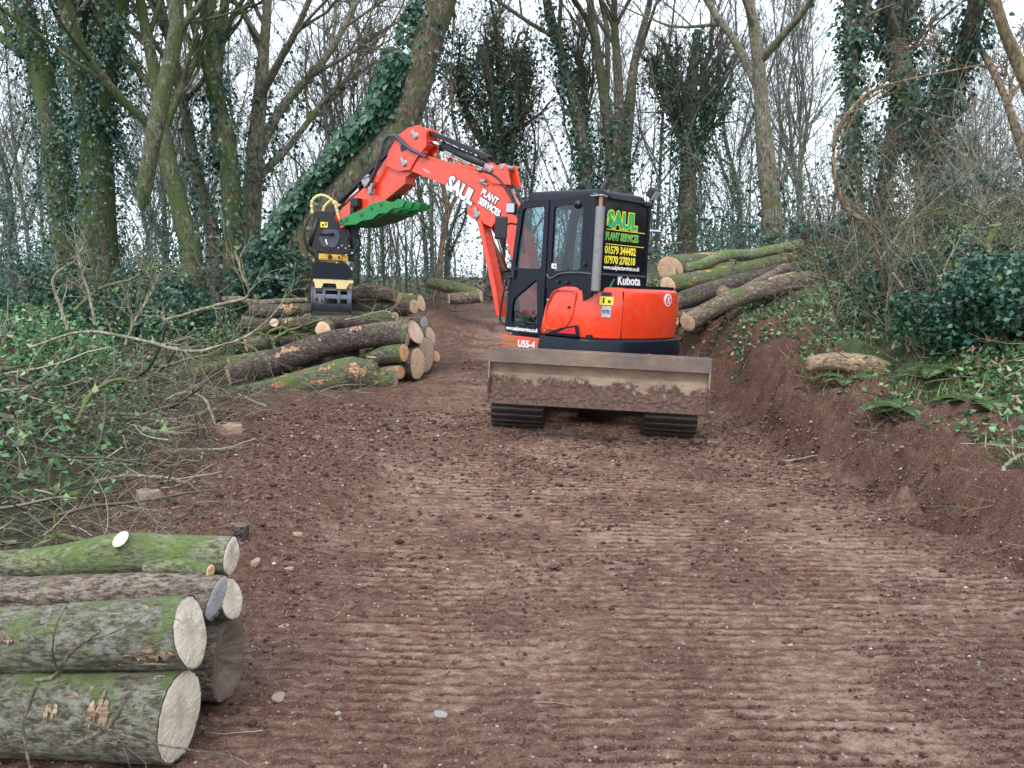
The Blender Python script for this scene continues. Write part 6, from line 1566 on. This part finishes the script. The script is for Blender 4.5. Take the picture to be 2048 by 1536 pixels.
# inside
P_('seat', lambda bm: (box(bm, (-.36, .02, 1.28), (.46, .46, .12), .04), box(bm, (-.36, -.24, 1.62), (.44, .12, .62), .05), box(bm, (-.36, -.26, 1.99), (.26, .09, .16), .03)), 'seat', U)
for s in (-1, 1):
    P_('control_console', lambda bm: box(bm, (-.36+s*.30, .06, 1.34), (.10, .42, .14), .02), 'black', U)
    P_('joystick', lambda bm: (cyl(bm, (-.36+s*.30, .24, 1.40), (-.36+s*.28, .26, 1.53), .012), cyl(bm, (-.36+s*.28, .26, 1.53), (-.36+s*.275, .27, 1.62), .024, .018)), 'black', U)
P_('dashboard', lambda bm: (box(bm, (-.08, .50, 1.33), (.16, .14, .5), .03), box(bm, (-.36, .50, 1.02), (.5, .1, .1), .02), cyl(bm, (-.5, .42, .98), (-.5, .36, 1.3), .014), cyl(bm, (-.26, .42, .98), (-.26, .36, 1.3), .014)), 'black', U)
P_('foot_pedal', lambda bm: (box(bm, (-.50, .44, 1.0), (.09, .16, .03), .008), box(bm, (-.27, .44, 1.0), (.09, .16, .03), .008)), 'steel', U)
# exhaust stack
EXH = (-.90, -.68)
ex = P_('exhaust_pipe', lambda bm: pipe(bm, [(EXH[0], EXH[1], 1.40), (EXH[0], EXH[1], 2.0), (EXH[0], EXH[1], 2.36)], .020, 12), 'rust', U)
P_('exhaust_guard', lambda bm: cyl(bm, (EXH[0], EXH[1], 1.40), (EXH[0], EXH[1], 2.23), .047, k=24, bev=.004), 'galv', U, parent=ex, smooth=True)
P_('rain_elbow', lambda bm: pipe(bm, [(EXH[0], EXH[1], 2.34), (EXH[0]+.005, EXH[1], 2.40), (EXH[0]+.06, EXH[1]+.0, 2.47), (EXH[0]+.075, EXH[1], 2.52)], lambda t: .023+.006*t, 12), 'black', U, parent=ex)
P_('pipe_clamp', lambda bm: (cyl(bm, (EXH[0], EXH[1], 2.33), (EXH[0], EXH[1], 2.345), .034, k=16), box(bm, (EXH[0]+.03, EXH[1]+.05, 2.337), (.12, .12, .012))), 'steel', U, parent=ex)
# lamps and mirrors
def lamp(c, yaw, pitch, w=.13, h=.10, mat='black', lens='sticker_grey', stalk=None, frame=U):
    R = Matrix.Rotation(RAD(yaw), 3, 'Z') @ Matrix.Rotation(RAD(pitch), 3, 'X')
    o = P_('work_light', lambda bm: (box(bm, c, (w, .07, h), .015, R), box(bm, Vector(c)+R @ Vector((0, .04, 0)), (w*.7, .03, h*.7), .01, R)), mat, frame)
    P_('lens', lambda bm: box(bm, Vector(c)+R @ Vector((0, -.038, 0)), (w*.84, .006, h*.8), .002, R), lens, frame, parent=o)
    if stalk: P_('bracket', lambda bm: pipe(bm, stalk, .009, 6, 3), 'black', frame, parent=o)
lamp((-.90, .54, 2.24), -70, 0, .11, .12, stalk=[(-.90, .52, 2.18), (-.86, .42, 2.15)])
lamp((.07, -.62, 2.46), 10, 35, .16, .11, stalk=[(.07, -.62, 2.40), (.07, -.60, 2.33)])
lamp((.16, -.50, 1.56), 40, 0, .09, .13, stalk=[(.16, -.50, 1.50), (.10, -.5, 1.45)])
mir = P_('mirror', lambda bm: box(bm, (-.93, .66, 2.03), (.035, .14, .25), .03, Matrix.Rotation(RAD(35), 3, 'Z')), 'black', U)
P_('mirror_arm', lambda bm: pipe(bm, [(XL, .46, 2.06), (-.88, .56, 2.08), (-.92, .64, 2.05)], .012), 'black', U, parent=mir)
mir = P_('mirror', lambda bm: (cyl(bm, (.50, -.36, 2.11), (.50, -.36, 2.085), .05, .105, k=24, bev=.004),), 'sticker_grey', U, smooth=True)
P_('mirror_arm', lambda bm: pipe(bm, [(XR, -.50, 2.13), (.16, -.50, 2.13), (.32, -.46, 2.21), (.47, -.38, 2.15), (.50, -.36, 2.11)], .010), 'black', U, parent=mir)
mir = P_('mirror', lambda bm: cyl(bm, (-.86, -.36, 2.26), (-.885, -.37, 2.24), .052, .03, k=20, bev=.004), 'black', U, smooth=True)
P_('mirror_arm', lambda bm: pipe(bm, [(XL-.02, -.42, 2.30), (-.86, -.37, 2.26)], .009, 6, 3), 'black', U, parent=mir)
# stickers on the body
def at_path(u):
    tot = 0
    for a, b_ in zip(hood_path, hood_path[1:]):
        L = (Vector(b_)-Vector(a)).length
        if tot+L >= u:
            t = (Vector(b_)-Vector(a)).normalized(); p = Vector(a)+t*(u-tot); return Vector((p.x, p.y)), Vector((t.x, t.y)), Vector((t.y, -t.x))
        tot += L
def decal(u, z, w, h, mat, name, parent, lift=.016):
    p, t, nn = at_path(u); R = Matrix(((t.x, nn.x, 0), (t.y, nn.y, 0), (0, 0, 1)))
    o = P_(name, lambda bm: box(bm, (p.x+nn.x*lift, p.y+nn.y*lift, z), (w, .004, h), .001, R, 1), mat, U, parent=parent)
    return p, t, nn
TOTL = sum((Vector(b_)-Vector(a)).length for a, b_ in zip(hood_path, hood_path[1:]))
p, t, nn = decal(.76, 1.305, .145, .085, 'sticker_yellow', 'warning_sticker', side)
P_('sticker_mark', lambda bm: (box(bm, (p.x+nn.x*.02-t.x*.03, p.y+nn.y*.02-t.y*.03, 1.31), (.012, .012, .05)), box(bm, (p.x+nn.x*.02+t.x*.03, p.y+nn.y*.02+t.y*.03, 1.302), (.02, .02, .022))), 'txt_dark', U, parent=side)
decal(.76, 1.375, .10, .034, 'txt_dark', 'badge', side)
p, t, nn = decal(.765, 1.195, .095, .115, 'sticker_grey', 'number_plate', side)
text('97R', .055, 'txt_dark', U, (p.x+nn.x*.019-t.x*.042, p.y+nn.y*.019-t.y*.042, 1.175), (t.x, t.y, 0), Z, side, bold=.001, sx=.9)
p, t, nn = at_path(.70)
P_('warning_sticker', lambda bm: box(bm, (p.x+.03-nn.x*.03, p.y+.02-nn.y*.03, 1.452), (.09, .07, .004)), 'sticker_yellow', U, parent=side)
p, t, nn = at_path(1.67)
def disc(bm, c, nn, r, th, k=28): cyl(bm, Vector(c), Vector(c)+Vector((nn.x, nn.y, 0))*th, r, k=k)
c0 = Vector((p.x, p.y, 1.335))
P_('round_emblem', lambda bm: disc(bm, c0+Vector((nn.x, nn.y, 0))*.004, nn, .068, .014), 'white', U, parent=hood)
P_('emblem_field', lambda bm: disc(bm, c0+Vector((nn.x, nn.y, 0))*.004, nn, .052, .0165), 'red', U, parent=hood)
R_ = Matrix(((t.x, nn.x, 0), (t.y, nn.y, 0), (0, 0, 1)))
P_('emblem_mark', lambda bm: (box(bm, c0+Vector((nn.x, nn.y, 0))*.021-Vector((t.x, t.y, 0))*.012, (.014, .004, .078), 0, R_), box(bm, c0+Vector((nn.x, nn.y, 0))*.021+Vector((t.x*.014, t.y*.014, .018)), (.012, .004, .05), 0, R_ @ Matrix.Rotation(RAD(40), 3, 'Y')), box(bm, c0+Vector((nn.x, nn.y, 0))*.021+Vector((t.x*.014, t.y*.014, -.018)), (.012, .004, .05), 0, R_ @ Matrix.Rotation(RAD(-40), 3, 'Y'))), 'white', U, parent=hood)
p, t, nn = at_path(1.97); R2_ = Matrix(((t.x, nn.x, 0), (t.y, nn.y, 0), (0, 0, 1)))
def rim(bm):
    for dx, dz, w, h in ((-.033, 0, .01, .085), (.033, 0, .01, .085), (0, .04, .075, .01), (0, -.04, .075, .01)):
        box(bm, (p.x+nn.x*.016+t.x*dx, p.y+nn.y*.016+t.y*dx, 1.215+dz), (w, .008, h), .002, R2_)
P_('hood_latch', rim, 'orange2', U, parent=hood)
P_('latch_recess', lambda bm: box(bm, (p.x+nn.x*.012, p.y+nn.y*.012, 1.215), (.055, .006, .07), 0, R2_), 'red', U, parent=hood)
P_('small_print', lambda bm: (box(bm, (p.x+nn.x*.016, p.y+nn.y*.016, 1.135), (.07, .004, .012), 0, R2_), box(bm, (p.x+nn.x*.016, p.y+nn.y*.016, 1.09), (.022, .004, .028), 0, R2_)), 'white', U, parent=hood)
p, t, nn = at_path(2.22); R3_ = Matrix(((t.x, nn.x, 0), (t.y, nn.y, 0), (0, 0, 1)))
P_('warning_sticker', lambda bm: box(bm, (p.x+nn.x*.018, p.y+nn.y*.018, 1.31), (.05, .004, .09), 0, R3_), 'sticker_yellow', U, parent=hood)
P_('tail_lamp', lambda bm: (box(bm, (p.x+nn.x*.02, p.y+nn.y*.02, .99), (.06, .05, .10), .01, R3_),), 'black', U, parent=hood)
P_('counterweight_reflector', lambda bm: cyl(bm, (-.18, -.89, .735), (-.18, -.86, .735), .035, k=16), 'red', U)

# ---- swing post, boom, stick: polygons in (s, z) of the boom plane; extruded sideways
BP = (Y_, Z, X)
P_('swing_post', lambda bm: (prism(bm, [(-.12, .62), (-.12, .95), (.05, 1.25), (.30, 1.32), (.36, 1.18), (.22, .90), (.20, .62)], BP, -.15, .15, .015), cyl(bm, (0, .02, .60), (0, .02, 1.05), .10)), 'orange', BM)
boom_poly = [(2.33, 2.84), (2.44, 2.90), (2.42, 2.98), (2.26, 3.03), (1.67, 2.89), (1.20, 2.795), (.95, 2.72), (.78, 2.60), (.58, 2.36), (.40, 2.00), (.26, 1.50), (.18, 1.15), (.18, 1.05), (.40, 1.05), (.46, 1.30), (.55, 1.65), (.66, 1.95), (.82, 2.13), (1.05, 2.30), (1.20, 2.42), (1.70, 2.64)]
boom = P_('boom', lambda bm: prism(bm, boom_poly, BP, -.100, .100, .012), 'orange', BM)
# front lower leg of the boom, beside the lift cylinder
P_('cylinder_guard', lambda bm: prism(bm, [(1.15, 2.26), (1.09, 2.26), (.79, 1.35), (.72, 1.02), (.77, 1.02), (.86, 1.35)], BP, -.10, .06, .006), 'orange', BM, parent=boom)
P_('cylinder_lug', lambda bm: prism(bm, [(1.29, 2.42), (1.29, 2.26), (1.20, 2.20), (1.06, 2.20), (1.02, 2.14), (.90, 2.10), (.84, 2.18), (1.06, 2.33)], BP, -.104, .104, .004), 'orange', BM, parent=boom)
P_('dipper_cylinder_lug', lambda bm: (prism(bm, [(1.08, 2.74), (1.02, 2.86), (.93, 2.88), (.86, 2.82), (.80, 2.86), (.72, 2.86), (.64, 2.60), (.9, 2.62)], BP, -.13, -.085, .01), prism(bm, [(1.08, 2.74), (1.02, 2.86), (.93, 2.88), (.86, 2.82), (.80, 2.86), (.72, 2.86), (.64, 2.60), (.9, 2.62)], BP, .085, .13, .01)), 'orange', BM, parent=boom)
P_('hose_rail', lambda bm: prism(bm, [(2.2, 3.02), (2.2, 3.055), (1.66, 2.925), (1.15, 2.83), (1.15, 2.79), (1.66, 2.885)], BP, -.10, -.04, .004), 'orange2', BM, parent=boom)
for s_ in (2.05, 1.85, 1.65, 1.45, 1.28): P_('hose_clip', lambda bm: box(bm, (-.07, s_, 2.79+(s_-1.15)*.238+.05), (.075, .035, .03), .004), 'orange2', BM, parent=boom)
def pins(bm, s_, z_, w, r=.045):
    cyl(bm, (-w, s_, z_), (w, s_, z_), r, k=20, bev=.006)
def boss(s_, z_, w, ang, L=.10, par=None, rr=.045):
    o = P_('pivot_pin', lambda bm: (pins(bm, s_, z_, w+.015, rr), box(bm, (-w-.012, s_+math.cos(ang)*.03, z_+math.sin(ang)*.03), (.02, L+.03, .055), .01, Matrix.Rotation(ang, 3, 'X'))), 'steel', BM, parent=par)
SAUL_D = Vector((0, 1.22-1.69, 2.50-2.75)).normalized(); UPD = Vector((-1, 0, 0)).cross(SAUL_D)
text('SAUL', .24, 'white', BM, (-.108, 1.655, 2.60), SAUL_D, UPD, boom, bold=.012, outline=('txt_dark', .012), sx=.86)
text('PLANT', .115, 'white', BM, (-.108, 1.09, 2.505), SAUL_D, UPD, boom, bold=.004, outline=('txt_dark', .006), sx=.82)
text('SERVICES', .110, 'white', BM, (-.110, 1.12, 2.40), SAUL_D, UPD, boom, bold=.005, outline=('txt_dark', .006), sx=.82)
text('HS.3071', .042, 'white', BM, (-.105, 2.05, 2.83), SAUL_D, UPD, boom)
stick_poly = [(2.12, 3.38), (2.01, 3.33), (2.02, 3.14), (2.20, 3.02), (2.24, 2.82), (2.34, 2.76), (2.87, 2.42), (3.12, 2.27), (3.55, 2.08), (3.80, 2.00), (3.86, 2.10), (3.70, 2.22), (3.50, 2.38), (3.09, 2.66), (2.82, 2.90), (2.66, 3.10), (2.48, 3.26), (2.30, 3.36)]
stick = P_('dipper_arm', lambda bm: prism(bm, stick_poly, BP, -.072, .072, .012), 'orange', BM)
P_('head_plate', lambda bm: (prism(bm, [(2.14, 3.40), (2.00, 3.34), (1.99, 3.12), (2.15, 2.98), (2.26, 2.83), (2.46, 2.82), (2.68, 2.90), (2.66, 3.06), (2.50, 3.28), (2.32, 3.37)], BP, -.125, -.104, .004), prism(bm, [(2.14, 3.40), (2.00, 3.34), (1.99, 3.12), (2.15, 2.98), (2.26, 2.83), (2.46, 2.82), (2.68, 2.90), (2.66, 3.06), (2.50, 3.28), (2.32, 3.37)], BP, .104, .125, .004)), 'orange', BM, parent=stick)
P_('head_slot', lambda bm: prism(bm, rpoly([(2.30, 3.10), (2.42, 3.06), (2.44, 3.16), (2.34, 3.20)], .04), BP, -.129, -.124), 'txt_dark', BM, parent=stick)
boss(2.35, 2.92, .128, .9, par=stick); boss(2.17, 3.26, .128, .8, par=stick); boss(.93, 2.80, .135, .5, par=boom); boss(1.13, 2.25, .106, 1.2, .10, par=boom)
P_('pivot_pin', lambda bm: pins(bm, .76, 2.82, .14, .035), 'steel', BM, parent=boom)
P_('lower_rib', lambda bm: prism(bm, [(3.20, 2.22), (3.20, 2.15), (2.35, 2.66), (2.35, 2.76)], BP, -.10, .10, .006), 'orange2', BM, parent=stick)
# cylinders
def ram(name, a, b_, split_, rb, rr, x=0.0, mat='black'):
    a, b_ = Vector((x, a[0], a[1])), Vector((x, b_[0], b_[1])); mpt = a.lerp(b_, split_)
    o = P_(name, lambda bm: (cyl(bm, a, mpt, rb, k=24, bev=.006), cyl(bm, mpt, a.lerp(b_, split_+.03), rb*1.12, k=24, bev=.004)), mat, BM)
    P_('rod', lambda bm: cyl(bm, mpt, b_, rr, k=16), 'chrome', BM, parent=o)
    return o
dc = ram('dipper_cylinder', (.93, 2.80), (2.17, 3.26), .70, .058, .030)
P_('cylinder_cover', lambda bm: prism(bm, [(1.05, 2.93), (2.16, 3.335), (2.14, 3.38), (1.45, 3.135), (1.03, 2.97)], BP, -.055, .055, .008), 'black', BM, parent=dc)
P_('cylinder_fitting', lambda bm: (box(bm, (-.065, 1.66, 3.02), (.05, .14, .045), .008, Matrix.Rotation(.35, 3, 'X')), pipe(bm, [(-.07, 1.72, 3.04), (-.08, 1.5, 2.93), (-.08, 1.2, 2.85)], .010), pipe(bm, [(-.05, 1.60, 3.0), (-.06, 1.4, 2.92), (-.06, 1.1, 2.82)], .010)), 'steel', BM, parent=dc)
lc = ram('lift_cylinder', (.50, 1.10), (1.06, 2.30), .38, .052, .034, x=-.0)
bc = ram('grab_cylinder', (2.60, 3.10), (3.68, 2.36), .60, .050, .024, x=0)
P_('cylinder_cover', lambda bm: prism(bm, [(2.58, 3.16), (3.24, 2.70), (3.66, 2.42), (3.66, 2.455), (3.28, 2.76), (2.64, 3.22)], BP, -.06, .06, .006), 'black', BM, parent=bc)
# hoses over the elbow
for k_, (x, dz) in enumerate(((-.15, 0), (-.13, .05), (-.17, .03))):
    P_('hydraulic_hose', lambda bm: pipe(bm, [(x, 1.95, 2.985), (x, 2.24, 3.08+dz*.5), (x-.01, 2.50, 3.24+dz), (x-.02, 2.66, 3.20+dz), (x-.02, 2.74, 3.0+dz), (x-.01, 2.85, 2.80), (x, 2.99, 2.62)], .013), 'gunmetal', BM)
for k_, (x, dz) in enumerate(((-.13, 0), (-.10, .03), (.02, .05), (.07, .02))):
    P_('hydraulic_hose', lambda bm: pipe(bm, [(x, 1.15, 2.80), (x, .92, 2.74+dz), (x, .74, 2.62+dz), (x, .58, 2.40+dz), (x, .46, 2.12+dz), (x+.02, .40, 1.8)], .014), 'black', BM)
P_('hose_fitting', lambda bm: (box(bm, (-.12, 1.10, 2.80), (.05, .08, .03), .006), box(bm, (-.12, 1.05, 2.66), (.04, .07, .03), .006), cyl(bm, (-.12, 1.12, 2.66), (-.12, .98, 2.61), .012)), 'steel', BM)
P_('pipe_block', lambda bm: (box(bm, (-.13, 3.02, 2.70), (.06, .14, .12), .012, Matrix.Rotation(-.6, 3, 'X')), box(bm, (-.14, 2.93, 2.60), (.05, .05, .16), .01, Matrix.Rotation(.4, 3, 'X')), cyl(bm, (-.15, 3.06, 2.74), (-.15, 2.96, 2.78), .02), cyl(bm, (-.15, 2.90, 2.52), (-.15, 2.99, 2.66), .018)), 'steel', BM)
P_('valve_block', lambda bm: (box(bm, (-.13, 3.22, 2.42), (.10, .14, .12), .015), box(bm, (-.13, 3.27, 2.32), (.07, .07, .12), .015), pipe(bm, [(-.13, 3.18, 2.40), (-.13, 3.28, 2.30), (-.12, 3.36, 2.20)], .02)), 'black', BM)
P_('stick_light', lambda bm: (cyl(bm, (-.0, 2.62, 2.53), (.0, 2.55, 2.48), .035, .055, k=18, bev=.005),), 'black', BM)
# green folded rake under the dipper arm: two beam plates and four hooked tines
TH_D = Vector((0, 2.40-3.40, 2.37-2.15)).normalized()
TU = Vector((-1, 0, 0)).cross(TH_D)
def tp(u, v): return (3.42+TH_D.y*u+TU.y*v, 2.12+TH_D.z*u+TU.z*v)
for x in (-.20, -.04, .12, .28):
    o = P_('rake_tine', lambda bm: prism(bm, [tp(.0, -.02), tp(.0, .07), tp(.06, .085), tp(.48, .10), tp(.60, .145), tp(.86, .135), tp(1.0, .06), tp(1.10, .10), tp(1.22, .035), tp(1.16, -.03), tp(.98, .0), tp(.88, -.045), tp(.74, -.01), tp(.60, -.065), tp(.40, -.035), tp(.30, -.07)], BP, x-.022, x+.022, .006), 'green', BM)
P_('rake_beam', lambda bm: (prism(bm, [tp(.0, -.02), tp(.0, .07), tp(.5, .10), tp(.5, .03)], BP, -.22, -.15, .006), prism(bm, [tp(.05, -.02), tp(.05, .03), tp(.62, .06), tp(.62, -.03)], BP, -.2, .3, .006), cyl(bm, (-.235, *tp(.04, .03)), (.32, *tp(.04, .03)), .042, k=20)), 'green', BM)
P_('rake_underside', lambda bm: prism(bm, [tp(.02, -.03), tp(.60, -.07), tp(.86, -.04), tp(.86, .0), tp(.3, .01)], BP, -.18, .28, .004), 'green_dark', BM)
P_('rake_bolt', lambda bm: [cyl(bm, (-.24, *tp(u, v)), (-.18, *tp(u, v)), .022, k=14) for u, v in ((.42, .04), (.62, .085), (.80, .095), (.13, .035))], 'green_dark', BM)
P_('rake_tube_end', lambda bm: cyl(bm, (-.237, *tp(.04, .03)), (-.2355, *tp(.04, .03)), .026, k=20), 'txt_dark', BM)

# ---- tiltrotator and grapple; this frame faces the camera, -Y towards it
TF = BM @ Matrix.Translation((0, 3.79, 0)) @ Matrix.Rotation(RAD(-55+10), 4, 'Z')
quick = P_('quick_hitch', lambda bm: (
    prism(bm, rpoly([(-.27, 2.30), (-.02, 2.30), (.03, 2.16), (.20, 2.16), (.34, 2.24), (.38, 2.10), (.30, 1.92), (.31, 1.82), (.24, 1.74), (.10, 1.72), (-.10, 1.72), (-.26, 1.76), (-.30, 1.86), (-.27, 2.0), (-.22, 2.08)], .04, 3), REAR, -.20, -.16, .008),
    prism(bm, rpoly([(-.25, 2.28), (-.04, 2.28), (.02, 2.10), (.34, 2.18), (.30, 1.80), (.20, 1.72), (-.20, 1.72), (-.30, 1.86)], .04, 3), REAR, .14, .18, .008),
    box(bm, (0, 0, 1.86), (.46, .36, .22), .03), box(bm, (.05, 0, 2.06), (.20, .30, .22), .03), box(bm, (-.20, -.02, 2.20), (.17, .3, .16), .02)), 'black', TF)
P_('hitch_plate', lambda bm: prism(bm, rpoly([(-.12, 2.05), (.06, 2.05), (.10, 1.95), (.04, 1.80), (-.14, 1.80), (-.2, 1.92)], .03), REAR, -.215, -.20, .004), 'gunmetal', TF, parent=quick)
P_('hitch_sticker', lambda bm: box(bm, (-.125, -.205, 2.11), (.10, .006, .075)), 'sticker_yellow', TF, parent=quick)
P_('sticker_mark', lambda bm: (box(bm, (-.14, -.209, 2.105), (.03, .003, .03)), box(bm, (-.10, -.209, 2.12), (.02, .003, .035))), 'txt_dark', TF, parent=quick)
P_('tilt_cylinder', lambda bm: (cyl(bm, (-.31, -.17, 1.80), (-.22, -.19, 2.20), .035, k=18, bev=.005), cyl(bm, (.27, -.17, 1.80), (.20, -.19, 2.12), .035, k=18, bev=.005), cyl(bm, (-.18, -.24, 1.98), (.02, -.24, 1.985), .018)), 'black', TF, parent=quick)
P_('tilt_rod', lambda bm: (cyl(bm, (-.10, -.23, 1.92), (-.05, -.23, 1.76), .012, k=12),), 'chrome', TF, parent=quick)
for k_ in range(4):
    P_('pivot_pin', lambda bm: cyl(bm, (.08+.05*k_, -.222, 1.80+.035*(k_ % 2)), (.08+.05*k_, -.20, 1.80+.035*(k_ % 2)), .013, k=12), 'steel', TF, parent=quick)
P_('grab_hose', lambda bm: pipe(bm, [(-.33, -.14, 2.22), (-.40, -.16, 2.0), (-.36, -.16, 1.80), (-.26, -.12, 1.68)], .016), 'black', TF)
P_('grab_hose', lambda bm: pipe(bm, [(.30, -.14, 2.05), (.38, -.1, 1.9), (.33, -.1, 1.76), (.2, -.1, 1.66)], .014), 'black', TF)
# yellow-wrapped hoses looping above the hitch
for k_, pts in enumerate(([(-.29, -.12, 2.25), (-.30, -.14, 2.42), (-.21, -.16, 2.51), (-.09, -.16, 2.50), (.02, -.16, 2.40), (.06, -.16, 2.27), (.10, -.17, 2.20), (.20, -.18, 2.26), (.36, -.20, 2.36)],
                          [(-.16, .02, 2.26), (-.13, .02, 2.38), (-.04, .0, 2.46), (.05, -.02, 2.42), (.14, -.05, 2.33)])):
    h = P_('wrapped_hose', lambda bm: pipe(bm, pts, .021, 10), 'hose', TF)
    Pp = smooth_path(pts, 60)
    P_('hose_wrap', lambda bm: [cyl(bm, Pp[j], Pp[j+1], .0245, k=10) for j in range(1, 58, 3)], 'pale_yellow', TF, parent=h)
P_('turntable', lambda bm: (cyl(bm, (0, 0, 1.60), (0, 0, 1.72), .17, k=28, bev=.01), box(bm, (-.12, -.13, 1.665), (.15, .10, .10), .03), box(bm, (.05, -.14, 1.665), (.16, .10, .10), .03), box(bm, (.17, -.08, 1.655), (.10, .14, .09), .02)), 'yellow', TF)
P_('turntable_motor', lambda bm: (cyl(bm, (-.03, -.20, 1.665), (-.03, -.12, 1.665), .03), box(bm, (.25, -.02, 1.67), (.12, .16, .10), .02), cyl(bm, (.09, -.205, 1.67), (.09, -.15, 1.67), .016)), 'black', TF)
P_('rotor_cover', lambda bm: prism(bm, rpoly([(-.275, 1.36), (.245, 1.36), (.245, 1.50), (.20, 1.585), (-.25, 1.59), (-.275, 1.52)], .02), REAR, -.21, .20, .02), 'navy', TF)
P_('rotor_side', lambda bm: prism(bm, rpoly([(.246, 1.38), (.29, 1.38), (.29, 1.48), (.215, 1.57), (.20, 1.57)], .01), REAR, -.17, .18, .01), 'black', TF)
P_('grab_frame', lambda bm: (prism(bm, [(-.26, 1.35), (.30, 1.35), (.30, 1.31), (.24, 1.31), (.20, 1.22), (.07, 1.22), (.06, 1.30), (-.12, 1.30), (-.14, 1.22), (-.23, 1.22), (-.24, 1.31), (-.26, 1.31)], REAR, -.20, -.16, .006), box(bm, (.02, 0, 1.33), (.5, .34, .03), .006), prism(bm, [(.22, 1.30), (.29, 1.30), (.27, 1.14), (.22, 1.14)], REAR, -.1, .15, .01)), 'pale_yellow', TF)
P_('grab_ram', lambda bm: (cyl(bm, (-.14, -.02, 1.24), (.12, -.02, 1.24), .045), box(bm, (0, 0, 1.26), (.16, .2, .10), .02)), 'black', TF)
# jaws: curved clamshells of bars and ribs with slots
def jaw(sgn):
    def cv(u): # u 0 top..1 lip: (y, z)
        a = RAD(18+100*u)
        return (sgn*-1*(.055+.235*math.sin(a)) if True else 0, 1.235-.36*(1-math.cos(a*.78)) if False else 1.235-.40*u)
    prof = lambda u: (-sgn*(.09+.17*math.sin(math.pi*(.12+.80*u))), 1.235-.42*u)
    def strip(bm, u0, u1, x0, x1, th=.014):
        n_ = max(2, int((u1-u0)*14)); A, B = [], []
        for i in range(n_+1):
            y, z = prof(u0+(u1-u0)*i/n_); A.append((y, z)); B.append((y+sgn*th, z))
        prism(bm, A+B[::-1], SIDE, x0, x1)
    def fn(bm):
        strip(bm, 0, .10, -.27, .27); strip(bm, .22, .36, -.27, .27); strip(bm, .54, 1.0, -.27, .27)
        for x0, x1 in ((-.27, -.22), (-.125, -.085), (.085, .125), (.22, .27)):
            strip(bm, .10, .22, x0, x1); strip(bm, .36, .54, x0, x1)
    j = P_('grab_jaw', fn, 'gunmetal', TF)
    for x in (-.272, -.105, .105, .272):
        def rib(bm):
            A, B = [], []
            top = .62 if abs(x) < .2 else 1.0
            for i in range(13):
                y, z = prof(top*i/12); A.append((y-sgn*.022, z)); B.append((y+sgn*(.0 if abs(x) < .2 else .05), z))
            prism(bm, A+B[::-1], SIDE, x-.009, x+.009, .002, 1)
        P_('jaw_rib', rib, 'gunmetal', TF, parent=j)
    P_('jaw_lip', lambda bm: strip(bm, .82, 1.02, -.268, .268, -.006) if sgn > 0 else strip(bm, .82, 1.02, -.268, .268, -.006), 'steel', TF, parent=j)
jaw(1); jaw(-1)
P_('jaw_link', lambda bm: (cyl(bm, (-.24, 0, 1.16), (.24, 0, 1.16), .03), box(bm, (0, 0, 1.05), (.10, .12, .14), .02)), 'black', TF)
